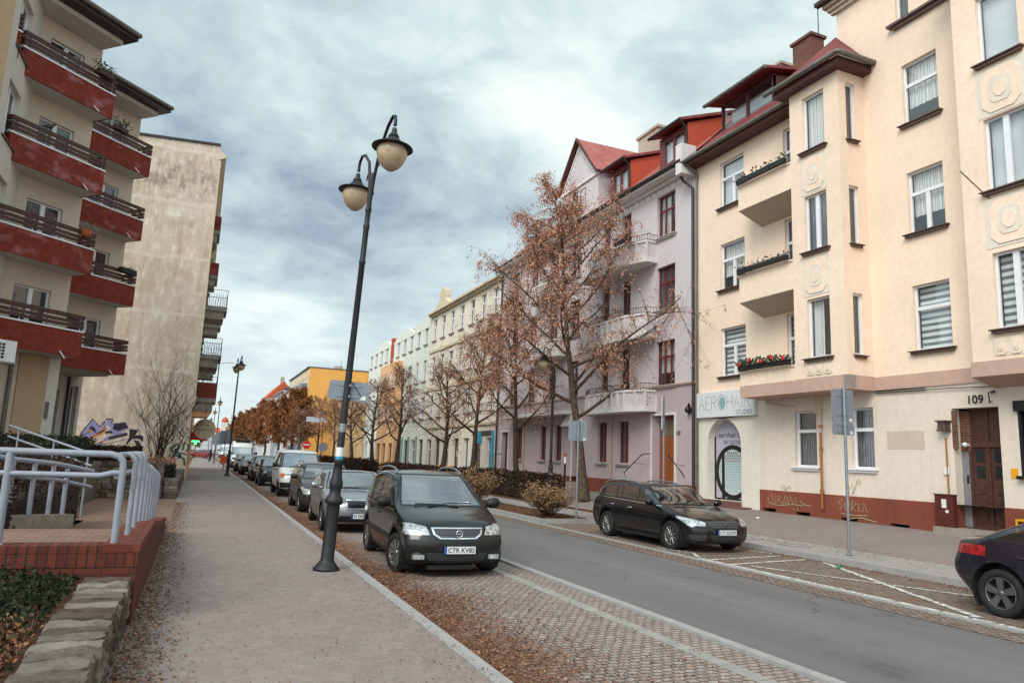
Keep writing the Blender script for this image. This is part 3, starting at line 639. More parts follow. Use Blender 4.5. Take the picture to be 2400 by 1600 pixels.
    m=MB(); m.disc((U(23.85),-.15,4.15),.09,'x',16,0,.24); m.lathe([(.0,-.08),(.13,-.06),(.13,.06),(0,.08)],14,(U(23.9),-.14,4.12),axis='x'); m.build('wall_lamp',M['black'],T)
    # balconies
    def bal(y1,y2,z0,z1):
        P=[(U(y2),0),(U(y2),-.6),(U(y2-1.1),-1.0),(U(y1+1.1),-1.0),(U(y1),-.6),(U(y1),0)]
        m=MB(); m.prism([(x,d,z0) for x,d in P],(0,0,.24)); m.prism([(x,d,z1-.1) for x,d in P],(0,0,.1))
        b=m.build('balcony',M['trim'],T)
        m=MB(); s=.05; Q=[(x+(s if x<P[2][0]+.01 else -s),d+s if d<-.1 else d) for x,d in P]
        m.prism([(x,d,z0+.24) for x,d in Q],(0,0,z1-z0-.342)); m.build('balcony_panel',M['lilac'],b)
        for (xa,da),(xb,db) in zip(P[1:-2]+[P[-2]],P[2:-1]+[P[-1]]):
            L=math.hypot(xb-xa,db-da); k=max(1,round(L/.5))
            for i in range(0 if xa<P[1][0]+.01 else 1,k+1):
                x=xa+(xb-xa)*i/k; d=da+(db-da)*i/k; x=min(max(x,P[0][0]+.05),P[-1][0]-.05); m=MB(); m.box(x-.05,x+.05,d-.001 if d>-.9 else d-.004,d+.08,z0+.24,z1-.1); m.build('balcony_post',M['trim'],b)
        iron_rail(b,[(x,d+.05) for x,d in P[1:-1]]+[(P[-1][0],-.02)],z1,z1+.26,wave=False)
    for z0,z1 in ((4.15,5.1),(7.35,8.45),(10.75,11.75)): bal(26.3,31.6,z0,z1)
    m=MB(); m.box(U(41.9),U(33.2),-.9,0,4.3,4.5); m.build('ledge',M['trim'],T)
    for z0,z1 in ((7.5,8.45),(10.9,11.75)): bal(34.6,38.6,z0,z1)
    # cornice, dentils and roof
    m=MB(); m.box(0,E_-.02,-.62,0,14.25,14.36); m.box(0,E_-.02,-.2,.0,14.1,14.25)
    for i in range(44):
        x=.2+i*.475; m.box(x,x+.3,-.03,-.001,13.84,14.08)
        if i>20: m.box(x+.07,x+.23,-.045,-.0305,13.9,14.02)
    m.build('cornice',M['trim'],T)
    m=MB(); e=[(0,-.66,14.4),(E_,-.66,14.4)]; m.add([e[0],e[1],(E_,4.4,18.9),(0,4.4,18.9)],[(0,1,2,3)]); m.add([(0,4.4,18.9),(E_,4.4,18.9),(E_,9,14),(0,9,14)],[(0,1,2,3)]); rf=m.build('roof',M['rooftile'],T)
    m=MB(); m.tube([(0,-.72,14.42),(E_-.1,-.72,14.42)],.08,8); m.build('gutter',M['gutter_dark'],rf)
    # central gable
    g0,g1=U(35.9),U(31.72); gm=(g0+g1)/2
    m=MB(); m.add([(g0,-.02,14.3),(g1,-.02,14.3),(g1,-.02,17.1),(gm,-.02,19.4),(g0,-.02,17.1)],[(0,1,2,3,4)]); m.add([(g1,-.02,14.3),(g1,3.6,14.3),(g1,3.6,17.1),(g1,-.02,17.1)],[(0,1,2,3)]); m.add([(g0,-.02,14.3),(g0,3.6,14.3),(g0,3.6,17.1),(g0,-.02,17.1)],[(0,1,2,3)])
    gb=m.build('gable',M['lilac'],T)
    m=MB(); 
    for s in (-1,1):
        a=gm+s*(gm-g0)
        for q in range(9):
            t=.1+q*.09; x=a+(gm-a)*t; z=17.1+2.3*t-.55
            m.prism([(x-.08,-.05,z),(x+.08,-.05,z+.0),(x+.08,-.05,z+.3),(x-.08,-.05,z+.3)],(0,.028,0))
        m.prism([(a,-.08,17.1-.05),(gm,-.08,19.35),(gm,-.08,19.15),(a,-.08,16.9-.05)],(0,.05,0))
    m.box(g0-.05,g1+.05,-.12,-.021,16.85,17.0); m.build('gable_trim',M['trim'],gb)
    m=MB(); k=.28; ap=(gm,-.3,19.62)
    m.add([(g1+.25,-.3,17.0),(g1+.25,4.2,17.0),(gm,4.6,19.62),ap],[(0,1,2,3)]); m.add([(g0-.25,-.3,17.0),(g0-.25,4.2,17.0),(gm,4.6,19.62),ap],[(0,1,2,3)]); m.build('gable_roof',M['roofred_side'],gb)
    m=MB()
    for s,g in ((-1,g0),(1,g1)): m.prism([(g+s*.27,-.34,16.95),(gm,-.34,19.66),(gm,-.34,19.5),(g+s*.27,-.34,16.8)],(0,.12,0))
    m.build('verge',M['roofwood'],gb)
    for x in (gm-.75,gm+.15): window(gb,x,15.3,.6,1.3,'one','none',d=-.02,rev=.05,frame='redwood',sill=None)
    # dormers
    for y0,y1 in ((31.1,29.2),(26.7,24.6)):
        a,b=U(y0),U(y1); dd=.35
        m=MB(); wall(m,a,b,15.1,16.75,[(a+.35,b-.2,15.35,16.5)],d=dd,rev=.06); o=m.build('dormer',M['redwood'],T)
        for x in (a,b): m=MB(); m.add([(x,dd,15.2),(x,dd,16.75),(x,3.6,17.95),(x,dd+1,16.0)],[(0,1,2,3)]); m.build('dormer_cheek',M['orange_render'],o)
        m=MB(); m.prism([(a-.2,dd-.45,16.72),(a-.2,dd-.45,16.84),(a-.2,4.2,18.35),(a-.2,4.2,18.2)],(b-a+.35,0,0)); m.build('dormer_roof',M['rooftile_dark'],o)
        m=MB(); m.tube([(a-.2,dd-.5,16.76),(b+.15,dd-.5,16.76)],.07,8); m.tube([(b+.1,dd-.5,16.7),(b+.02,dd-.1,16.5),(b+.02,dd-.05,15.4)],.05,6); m.build('gutter',M['gutter_dark'],o)
        window(o,a+.35,15.35,b-a-.55,1.15,'two','curtain',d=dd,rev=.06,frame='redwood',sill=None)
    m=MB(); m.box(U(34.6)+.4,U(32.6)+.4,4,4.8,17.5,20.6); m.box(U(34.6)+.3,U(32.6)+.5,3.9,4.9,20.6,20.75); m.build('chimney',M['chimney'],T)
    m=MB(); m.prism([(E_-.42,-.75,13.85),(E_-.02,-.75,13.85),(E_-.02,-.0,13.85),(E_-.42,-.0,13.85)],(0,0,1.3)); m.build('cornice_block',M['trim'],T)
    m=MB(); m.tube([(E_-.5,-.72,14.3),(E_-.4,-.4,13.7),(E_-.1,-.12,13.3),(E_-.1,-.1,.4)],.06,8); m.build('downpipe',M['gutter_dark'],T); downpipe(T,.15,.4,14.2,-.1)
    for x in (U(29.95),U(40.0)): downpipe(T,x,1.2,4.1,-.06,'pink',.045)
    m=MB()
    F=thing('flower_box','planter with dark leafless plants on the top lilac balcony','flower box',(18,yL,11.76),-PI/2)
    m.box(U(28.2),U(26.8),-1.2,-1.05,.05,.2); m.build('planter',M['black'],F); m=MB(); foliage(m,(U(28.2),U(26.8),-1.22,-1.04,.18,.42),90,.12,rnd); m.build('foliage',M['roofwood'],F)
house_107()
# ======================= generic facades further down the street =======================
M['ivory']=plaster('ivory_stucco','e8decd',dirt='8f7f66',streak=.15,var=.06)
M['ivory_trim']=plaster('ivory_trim_stucco','d3c3a8',streak=.2)
M['mint']=plaster('mint_white_render','dfe1d8',streak=.03,var=.04)
M['apricot']=plaster('apricot_render','e6b486',streak=.05,var=.06)
M['mustard']=plaster('orange_gable_render','ebae5e',dirt='d09850',streak=.08,var=.05)
M['slab_front']=plaster('pale_slab_render','d8c8b0',streak=.06)
M['ochre']=plaster('ochre_render','cba97a',dirt='6b4d2a',streak=.15)
M['palegrey']=plaster('pale_grey_render','c9cbcd',streak=.1)
M['paleblue']=plaster('pale_blue_render','b3bfcc',streak=.1)
M['palewhite']=plaster('off_white_render','ddd9d0',streak=.1)
M['shopblue']=plain('turquoise_shop_banner','2f8fae',.5,var=.25,sc=7)
M['shopgreen']=plain('pale_green_tile','7d9a86',.5,var=.15)
M['orange_tile']=plain('terracotta_roof','b4512f',.8,var=.15)
M['slate']=plain('dark_slate_roof','4b4a50',.7,var=.15)
def facade(yL,yR,H,label,upper,floors,cols,ww=1.05,x=18,ground='ivory',frame='white_pvc',style='T2',z0=4.2,sh=3.3,wh=1.85,trim=None,depth=10,inn='half',band=True,wins=True,shops=(),name='tenement_house',sill='stone_sill',group=None):
    L=yL-yR; T=thing(name,label,'house',(x,yL,0),-PI/2,group); H_=[]; W=[]
    for f in range(floors):
        z=z0+.95+f*sh
        for c in range(cols):
            u=L*(c+.5)/cols-ww/2; H_.append((u,u+ww,z,z+wh)); W.append((u,z,f,c))
    m=MB(); wall(m,0,L,z0,H,H_); 
    for u in (0,L): m.add([(u,0,0),(u,depth,0),(u,depth,H),(u,0,H)],[(0,1,2,3)])
    m.build('upper_wall',M[upper],T)
    if wins:
        for u,z,f,c in W: window(T,u,z,ww,wh,style,inn if (f+c)%3 else 'none',frame=frame,sill=sill)
    G=[]
    for k in range(cols):
        u=L*(k+.5)/cols-.65; G.append((u,u+1.3,1.0 if k%3!=1 else .3,3.3,.25))
    m=MB(); wall(m,0,L,0,z0-.002,G); m.build('ground_floor_wall',M[ground],T)
    if wins:
        for k,(a,b,c,e,_) in enumerate(G): window(T,a,c,b-a,e-c,'T' if k%3!=1 else 'two','none',rev=.25,frame='brownwood' if k%2 else frame,sill=None,name='shop_window' if k%3!=1 else 'door')
    if band:
        m=MB(); m.box(0,L,-.12,0,z0-.05,z0+.12)
        if trim:
            for f in range(1,floors): m.box(0,L,-.1,-.001,z0+f*sh-.1,z0+f*sh+.1)
        m.box(0,L,-.25,.0,H-.3,H-.15); m.box(0,L,-.45,.0,H-.15,H); m.build('cornice',M[trim or upper],T)
    return T
def crm2():
    yL,yR=60.9,44.55; T=facade(yL,yR,14.2,'ivory stucco tenement with curved gable and shops at street level','ivory',3,7,1.0,trim='ivory_trim',ground='ivory',inn='half')
    L=yL-yR
    m=MB(); c=L-(57.4-yR)-.0; c=yL-57.2
    P=[(c-2.6,14.2)]+[(c-2.6+2.6*t,14.2+1.5*t**2) for t in (.3,.5,.7)]+[(c-.8,15.1),(c-.7,15.6),(c,15.95),(c+.7,15.6),(c+.8,15.1)]+[(c+2.6-2.6*t,14.2+1.5*t**2) for t in (.7,.5,.3)]+[(c+2.6,14.2)]
    m.prism([(x,-.3,z) for x,z in P],(0,.5,0)); m.build('curved_gable',M['ivory_trim'],T)
    m=MB()
    for u in [L*(k+.5)/7 for k in (1,3,5)]:
        for z in (7.35,10.65): m=MB(); m.prism([(u-.7,-.12,z),(u+.7,-.12,z),(u,-.12,z+.55)],(0,.11,0)); m.build('window_pediment',M['ivory_trim'],T)
    m=MB(); m.add([(0,-.3,14.2),(L,-.3,14.2),(L,5,17),(0,5,17)],[(0,1,2,3)]); m.build('roof',M['slate'],T)
    m=MB(); m.box(L-.75,L-.35,-.1,-.002,1.0,3.7); m.box(L-3.3,L-2.6,-.1,-.002,2.9,3.7); m.build('shop_banner',M['shopblue'],T)
    m=MB(); m.box(L-4.5,L-.8,-.03,-.001,3.4,3.75); m.build('shop_fascia',M['brownwood'],T)
    m=MB(); m.box(L*3.5/7-.4,L*3.5/7+.25,.2,.21,1.9,2.6); m.build('shop_poster',M['graffiti_green'],T)
crm2()
def mint_():
    yL,yR=86,61; T=facade(yL,yR,13.2,'mint and white modern block with wave shaped parapet and apricot bay','mint',3,10,1.1,ground='mint',style='two',band=False,inn='none'); U=lambda y:yL-y
    m=MB()
    def arch(y1,y2,zb,zt):
        a,b=U(y1),U(y2); P=[(a,13.2)]+[(a+(b-a)*i/14,zb+(zt-zb)*math.sin(PI*i/14)) for i in range(15)]+[(b,13.2)]; m.prism([(x,-.02,z) for x,z in P],(0,.4,0))
    arch(74.3,66.5,13.35,14.4); arch(83,75.3,13.3,14.3); m.box(U(66.5)+.001,U(61),-.02,.4,13.2,14.2); m.box(0,U(83)-.001,-.02,.4,13.2,13.6); m.build('wave_parapet',M['mint'],T)
    m=MB(); m.box(U(75.2),U(74.4),-.1,.3,10.9,14.0); m.build('red_pilaster',M['orange_render'],T)
    m=MB(); a,b=U(77.6),U(70.0); H=[(a+.6+i*1.75,a+1.5+i*1.75,5.2+3.3*f,6.9+3.3*f) for i in range(4) for f in range(2)]; wall(m,a,b,3.6,11.1,H,d=-.5,rev=.12)
    for u in (a,b): m.add([(u,-.5,0),(u,0,0),(u,0,11.1),(u,-.5,11.1)],[(0,1,2,3)])
    m.add([(a,-.5,11.1),(b,-.5,11.1),(b,0,11.1),(a,0,11.1)],[(0,1,2,3)]); G=[(a+.5,a+1.9,.3,3,.3),(a+3,a+4.3,.3,3,.3),(a+5.6,a+7,.9,3,.3)]; wall(m,a,b,0,3.6,G,d=-.5,rev=.3); bo=m.build('apricot_bay',M['apricot'],T)
    for h in H: window(T,h[0],h[2],h[1]-h[0],h[3]-h[2],'two','half',d=-.5,rev=.12)
    for g in G: window(T,g[0],g[2],g[1]-g[0],g[3]-g[2],'T','none',d=-.5,rev=.3,frame='brownwood',sill=None,name='door')
    m=MB(); m.box(U(69.5),U(62),-.02,-.002,.3,3.5) if False else None
    for y in (68.6,66.2,63.6): m=MB(); m.box(U(y)-.25,U(y)+.25,-.06,-.002,.2,3.6); m.build('tiled_pier',M['shopgreen'],T)
    m=MB(); m.box(U(64.5),U(63),3,4,14,15.1); m.box(U(64.6),U(62.9),2.9,4.1,15.1,15.25); m.build('chimney',M['chimney'],T)
    m=MB(); m.add([(U(72),.5,14.1),(U(61),.3,14.25),(U(61),5,16.2),(U(72),5,16.2)],[(0,1,2,3)]); m.build('roof',M['slate'],T)
mint_()
def ochre_():
    T=facade(133,88,11.6,'low ochre building half hidden by trees before the orange gable','ochre',2,9,1.1,x=22,ground='ochre',style='two',inn='none')
    m=MB(); m.add([(0,0,11.6),(45,0,11.6),(45,6,13.4),(0,6,13.4)],[(0,1,2,3)]); m.build('roof',M['slate'],T)
ochre_()
def slab():
    yL,yR=166,135; T=thing('apartment_block','tall orange gabled apartment block with stacked balconies on its front','apartment block',(17.5,yL,0),-PI/2); L=yL-yR
    m=MB(); m.add([(L,0,0),(L,13,0),(L,13,16.95),(L,0,16.95)],[(0,1,2,3)]); m.build('gable_wall',M['mustard'],T)
    H=[(u,u+1.6,2+f*2.8+.7,2+f*2.8+2.2) for f in range(5) for u in [1.2+i*3.1 for i in range(10)]]
    m=MB(); wall(m,0,L,0,16.95,H); m.build('front_wall',M['slab_front'],T)
    m=MB(); 
    for u in (L-.5,L-3.6,L-9.8): m.box(u-.3,u+.05,-.03,-.002,0,16.9)
    m.build('orange_stripe',M['mustard'],T)
    for h in H: window(T,h[0],h[2],1.6,1.5,'two','half' if random.random()<.5 else 'none',sill=None)
    for u in (L-4.6,L-10.8,L-17):
        for f in range(5):
            z=2+f*2.8
            m=MB(); m.box(u,u+3,-1.1,-.002,z-.15,z); b=m.build('balcony',M['concrete'],T); m=MB(); m.box(u,u+3,-1.1,-1.05,z,z+.95); m.box(u+2.95,u+3,-1.05,-.002,z,z+.95); m.build('balcony_panel',M['signback'],b)
    m=MB(); m.box(-.1,L+.1,-.3,13,16.95,17.1); m.build('roof',M['slate'],T); m=MB(); m.box(L-5,L-3.5,5,6.5,17.1,18); m.build('roof_hatch',M['chimney'],T); m=MB(); m.tube([(L-3,6,17.1),(L-3,6,19)],.04,4); m.build('aerial',M['iron'],T)
slab()
def rows_():
    spec=[(182,166.2,15.2,'palewhite','off white corner house with grey eaves beyond the orange block','slate',3,5),(205,182.2,16.2,'paleblue','pale blue grey house with steep slate gable down the street','slate',3,6),(230,205.2,15.0,'palewhite','white house with dark cornice and roof gable further down the street','slate',3,6),(270,230.2,17.2,'palegrey','grey white house under a bright terracotta roof far down the street','orange_tile',3,8),(330,285,15.5,'palewhite','plain cream gabled house at the far end of the street','slate',3,9)]
    for yL,yR,H,mt,lab,rm,fl,co in spec:
        T=facade(yL,yR,H,lab,mt,fl,co,1.2,ground=mt,z0=4.6,sh=3.6,wh=2,depth=9,inn='none',trim='palegrey')
        L=yL-yR; r=3.2 if rm=='slate' else 5.5
        m=MB(); m.prism([(L+.05,-.5,H),(L+.05,4.5,H+r),(L+.05,9.3,H)],(-L-.1,0,0)); m.build('roof',M[rm],T)
        m=MB(); m.box(L-1.2,L-.2,3.5,4.6,H+1.8,H+r+1.2); m.build('chimney',M['chimney'],T)
    m=MB(); T=thing('church_tower','distant pale tower with a red domed cap at the street end','tower',(12.6,420,0))
    m.box(-1.6,1.6,-1.6,1.6,0,15.4); m.build('shaft',M['palewhite'],T); m=MB(); m.lathe([(1.8,15.4),(1.9,15.8),(1.6,17),(.8,17.9),(.1,18.3),(0,19.5)],12); m.build('dome',M['orange_tile'],T)
    for x,y,w,h,lab,mt in ((-18,330,24,14,'far beige house closing the street behind the weathered tenement','ivory'),(-2,520,30,12,'distant pale houses closing the end of the street','palegrey')):
        T=thing('distant_house',lab,'house',(x,y,0)); m=MB(); wall(m,-w/2,w/2,0,h,[(-w/2+1.5+i*2.6,-w/2+2.6+i*2.6,1.5+f*3.2,3.3+f*3.2) for i in range(int(w/2.6)-1) for f in range(int(h/3.4))],rev=.3); m.box(-w/2,w/2,.3,8,0,h); m.build('wall',M[mt],T); m=MB(); m.prism([(-w/2-.3,-.3,h),(-w/2-.3,4,h+3),(-w/2-.3,8.3,h)],(w+.6,0,0)); m.build('roof',M['orange_tile' if mt!='ivory' else 'slate'],T)
rows_()
# ======================= left: staggered block with red balconies, weathered tenement =======================
M['apt']=plaster('cream_block_render','cfc0ae',streak=.05,var=.05)
M['apt_tan']=plaster('tan_block_render','b99d80',streak=.04,var=.05)
M['apt_light']=plaster('light_grey_render','cfcac0',streak=.05,var=.04)
M['redbal']=None
def mk2():
    n=N('faded_red_balcony_paint'); n.set(.85,spec=.2)
    f=n.noise(1.1,6,n.co((1,1,1.6)),.62); base=n.ramp(n.noise(5,5),[(.3,srgb('672b25')),(.7,srgb('84382b'))])
    n.col(n.mix(n.math('MULTIPLY',n.math('SUBTRACT',n.math('ADD',f,n.math('MULTIPLY',n.n('ObjectInfo').outputs['Random'],.16)),.64,True),4,True),base,srgb('a9767a'))); n.bump(n.noise(60,3),.25,.01); M['redbal']=n.m
    n=N('weathered_gable_render'); n.set(.95,spec=.15)
    big=n.noise(.5,7,None,.6); st=n.noise(1.0,6,n.co((2.2,2.2,.35)),.62); fine=n.noise(2.6,8,n.co((1.3,1.3,.55)),.72)
    c=n.ramp(big,[(.3,srgb('b3a08f')),(.52,srgb('c6b4a3')),(.72,srgb('d5c7b9'))])
    c=n.mix(n.math('MULTIPLY',n.math('SUBTRACT',st,.5,True),4,True),c,srgb('ac9684'))
    c=n.mix(n.math('MULTIPLY',n.math('SUBTRACT',fine,.5,True),3.6,True),c,srgb('efe7dc'))
    # rows of soot under the roof line
    a=n.n('TexCoord'); sp=n.n('SeparateXYZ'); n.l(a.outputs['Object'],sp.inputs[0])
    z=n.math('SUBTRACT',1,n.math('MULTIPLY',n.math('ABSOLUTE',n.math('SUBTRACT',sp.outputs[2],16.3)),.55),True)
    soot=n.math('MULTIPLY',z,n.math('MULTIPLY',n.math('SUBTRACT',n.noise(1.6,7,n.co((1.5,1.5,.8)),.7),.44,True),6,True),True)
    c=n.mix(n.math('MULTIPLY',soot,.75),c,srgb('6a5c52'))
    # ghost rows of former floors
    fl=n.math('FRACT',n.math('ADD',n.math('MULTIPLY',sp.outputs[2],1/3.05),n.math('MULTIPLY',n.noise(.8,3),.25)))
    band=n.math('MULTIPLY',n.math('LESS_THAN',fl,.07),n.noise(3,4)); c=n.mix(band,c,srgb('d6cabb'))
    n.col(c); n.bump(fine,.5,.02); M['gable']=n.m
    n=N('dark_slat_wood'); n.set(.7); n.col(n.ramp(n.noise(5,5,n.co((1,1,8))),[(.3,srgb('33201c')),(.7,srgb('55352d'))])); M['slat']=n.m
mk2()
def apartment():
    a=R(44.5); rnd=random.Random(3)
    T=thing('apartment_block','cream staggered apartment block with stacked dark red balconies','apartment block',(0,0,0))
    ez=[4.6,7.38,10.15,12.9]
    def module(P,levels,uL,uR,seed,left_wall,zb=1.5):
        """45 degree face with balconies: local frame u along the face, d into the wall; origin at outer right balcony corner"""
        rz=PI/2-a  # u axis direction (sin a, cos a)
        Mx=Matrix.Translation(Vector((P[0],P[1],0)))@Matrix.Rotation(rz,4,'Z')
        D=.85
        def bld(m,n,mt,par=T):
            o=m.build(n,mt,par); o.matrix_local=Mx if par is T else Matrix.Identity(4); return o
        H=[(-1.72,-.5,z+.05,z+2.12) for z in ez]
        m=MB(); wall(m,uL,uR,zb,15.6,H,d=D,rev=.16); m.add([(uR,D,zb),(uR,D+6,zb),(uR,D+6,15.6),(uR,D,15.6)],[(0,1,2,3)]); bld(m,'wall',M['apt'])
        for k,z in enumerate(ez):
            w=window(T,0,0,1.22,2.07,'two','lace' if (k+seed)%2 else 'none',rev=.16,sill=None); w.matrix_local=Mx@Matrix.Translation((-1.72,D,z+.05))
        for k,z in enumerate(ez):
            if k not in levels: continue
            m=MB(); x0,x1=-3.05,.05
            m.box(x0+.0,x1,0.002,D+.6,z,z+.14)
            b=bld(m,'balcony',M['apt_light'])
            m=MB(); m.box(x0,x1,-.06,.002,z-.0,z+.82); m.box(x1-.001,x1+.06,-.06,D-.003,z,z+.82); m.box(x0-.06,x0,-.06,D+.6,z,z+.82); bld(m,'parapet',M['redbal'],b)
            m=MB(); m.box(x0-.08,x1+.08,-.08,.04,z+.822,z+.87); m.box(x1-.03,x1+.08,.041,D-.003,z+.822,z+.87); bld(m,'coping',M['white_pvc'],b)
            m=MB()
            for zz in (.95,1.08,1.24): 
                m.box(x0-.03,x1+.03,-.07,-.035,z+zz,z+zz+(.1 if zz<1.2 else .14)); m.box(x1+.031,x1+.065,-.07,D-.1,z+zz,z+zz+(.1 if zz<1.2 else .14)); m.box(x0-.065,x0-.031,-.07,D+.5,z+zz,z+zz+(.1 if zz<1.2 else .14))
            bld(m,'slat_screen',M['slat'],b)
            m=MB()
            for i in range(4): x=x0+.05+i*(x1-x0-.1)/3; m.tube([(x,-.02,z+.87),(x,-.02,z+1.36)],.016,5)
            bld(m,'post',M['white_pvc'],b)
            if k in (0,2,3): m=MB(); m.tube([(-.62,-.08,z+.12),(-.62,-.35,z-.12)],.02,5); bld(m,'drain_spout',M['white_pvc'],b)
        # roof overhang
        m=MB(); m.prism([(uL-1,-.12,15.62),(uR-.02,-.12,15.62),(uR-.02,D+6,15.62),(uL-1,D+6,15.62)],(0,0,.16)); bld(m,'soffit',M['apt_light'])
        m=MB(); m.prism([(uL-1,-.6,15.785),(uR+.18,-.6,15.785),(uR+.18,D+6,15.785),(uL-1,D+6,15.785)],(0,0,.22)); bld(m,'roof',M['gutter_dark'])
        m=MB(); m.tube([(uL-1,-.66,15.98),(uR+.2,-.66,15.98)],.09,8); bld(m,'gutter',M['gutter'])
        return Mx,bld
    A=(-3.91,27.08); B=(-3.06,32.57); Cm=(-6.05,23.9)
    MxA,bA=module(A,(0,1,2,3),-2.05,.12,0,True); MxB,bB=module(B,(0,1,2,3),-2.3,.15,1,True,4.55)
    module(Cm,(3,),-3.5,.0,1,True)
    # light return wall between the tan volume and face A (runs along the street)
    c=MxA@Vector((-2.05,.85,0)); x=c.x
    H=[(-2.6,-1.2,z+.3,z+2.0) for z in ez]
    m=MB(); wall(m,-3.2,0,1.5,15.6,H,rev=.2); o=m.build('return_wall',M['apt_light'],T); o.location=(x,c.y,0); o.rotation_euler=(0,0,PI/2)
    for k,z in enumerate(ez):
        w=window(T,0,0,1.4,1.7,'two','half',rev=.2,sill='sill',sd=.07,sx=.04); w.location=(x,c.y-2.6,z+.3); w.rotation_euler=(0,0,PI/2)
    m=MB(); m.add([(-2.5,.86,1.4),(0,.86,1.4)][:0] or [(-1.6,1.0,1.5),(-1.6,1.0,4.58),(-.3,1.0,4.58),(-.3,1.0,1.5)],[(0,1,2,3)]) 
    # tan entrance volume under balcony A, with door recess
    m=MB(); m.box(-1.22,-.262,.8,.845,1.4,4.58); bA(m,'tan_panel',M['apt_tan']); m=MB(); m.box(-.26,.115,.79,.9,1.4,4.58); bA(m,'corner_pier',M['apt_light'])
    m=MB(); m.tube([(-1.47,.78,1.4),(-1.47,.78,4.5)],.06,8); bA(m,'downpipe',M['gutter'])
    m=MB(); m.box(-.22,-.1,.76,.789,2.6,3.15); bA(m,'letter_box',M['gutter'])
    m=MB(); wall(m,-3.0,.34,1.3,4.56,[(-.15,.2,1.95,4.15,.3),(-1.2,-.6,1.4,3.9,.3)],d=2.5); m.add([(.34,2.5,1.3),(.34,6,1.3),(.34,6,4.56),(.34,2.5,4.56)],[(0,1,2,3)]); m.box(-3.05,.16,.86,6,4.555,4.598); bB(m,'ground_floor_wall',M['apt_light']); w=window(T,0,0,.35,2.2,'one','lace',rev=.3); w.matrix_local=MxB@Matrix.Translation((-.15,2.5,1.95))
    m=MB(); m.box(-1.2,-.6,2.76,2.8,1.4,3.9); bB(m,'entrance_door',M['paleblue']); m=MB(); m.tube([(-.3,2.43,1.5),(-.3,2.43,4.5)],.06,8); bB(m,'downpipe',M['gutter_dark'])
    # tan wall at the left picture edge
    m=MB(); wall(m,-7,0,1.5,15.6,[(-1.9,-.7,2.2,4.0)],rev=.2); o=m.build('tan_wall',M['apt_tan'],T); o.location=(x,c.y-3.2,0); o.rotation_euler=(0,0,R(45.5))
    A1=thing('air_conditioner','white wall mounted air conditioner under the lowest red balcony','air conditioner',(0,0,0)); A1.matrix_world=Matrix.Translation((-5.55,24.3,4.05))@Matrix.Rotation(R(45.5),4,'Z')
    m=MB(); m.box(-.45,.45,-.35,0,0,.6); m.build('housing',M['white'],A1); m=MB()
    for i in range(5):
        for j in range(5): m.box(-.4+i*.11,-.4+i*.11+.08,-.36,-.351,.08+j*.09,.08+j*.09+.06)
    m.build('grille',M['black'],A1); m=MB(); m.box(-.5,.5,-.38,.02,-.05,-.002); m.build('bracket',M['galv'],A1)
    # things on the balconies
    def pot(P,u,z,label,kind):
        rz=PI/2-a; o=thing('flower_pot' if kind!='box' else 'flower_box',label,'flower pot' if kind!='box' else 'flower box'); o.matrix_world=Matrix.Translation(Vector((P[0],P[1],0)))@Matrix.Rotation(rz,4,'Z')@Matrix.Translation((u,0,z))
        m=MB()
        if kind=='pot': m.lathe([(0,0),(.13,0),(.17,.24),(.14,.24),(0,.2)],12,(0,-.2,-.1)); m.build('pot',M['orangepot'],o); m=MB(); foliage(m,(-.2,.2,-.35,-.05,.1,.42),40,.14,rnd); m.build('foliage',M['sill'],o)
        elif kind=='box': m.box(-.35,.35,-.3,-.09,-.1,.08); m.build('planter',M['black'],o); m=MB(); foliage(m,(-.3,.3,-.28,-.1,.06,.16),40,.1,rnd); m.build('foliage',M['greenery'],o)
        else: m.box(-.3,.3,-.25,-.08,-.12,.02); m.build('planter',M['slat'],o); m=MB(); foliage(m,(-.4,.35,-.3,.0,-.05,.35),120,.14,rnd); m.build('foliage',M['greenery'],o)
    pot(A,-.42,12.9+1.38,'planter with wispy green plant on the top red balcony','bush'); pot(A,-.35,7.38+1.25,'terracotta pot hanging on the dark slats of a red balcony','pot'); pot(B,-.45,7.38+1.35,'black empty planter on the slatted rail of a red balcony','box'); pot(B,-1.55,12.9+1.4,'dark planter with flowers under the upper balcony soffit','bush')
    o=thing('pigeon','dark pigeon perched on the slatted balcony rail','bird'); o.matrix_world=Matrix.Translation(Vector((A[0],A[1],0)))@Matrix.Rotation(PI/2-a,4,'Z')@Matrix.Translation((-2.0,-.05,10.15+1.38))
    m=MB(); m.tube([(-.2,0,.06),(-.12,0,.08),(-.02,0,.11),(.08,0,.14),(.13,0,.19),(.16,0,.24),(.2,0,.245),(.235,0,.235)],[.02,.035,.065,.068,.05,.038,.035,.006],8); m.tube([(0,.02,.06),(0,.02,0)],.006,4); m.tube([(.03,-.02,.06),(.03,-.02,0)],.006,4); m.build('body',M['gutter_dark'],o)
M['orangepot']=plain('terracotta','a1512c',.8,var=.15)
apartment()
M['g_lilac']=plain('lavender_spray_paint','8683ad',.8,var=.1,sc=4); M['g_dark']=plain('dark_indigo_spray_paint','2a2435',.8,var=.3,sc=4); M['g_black']=plain('black_spray_paint','1c1a1c',.8); M['g_orange']=plain('orange_spray_paint','b06a2e',.8,var=.2); M['g_teal']=plain('dark_teal_spray_paint','37534f',.8,var=.3,sc=6)
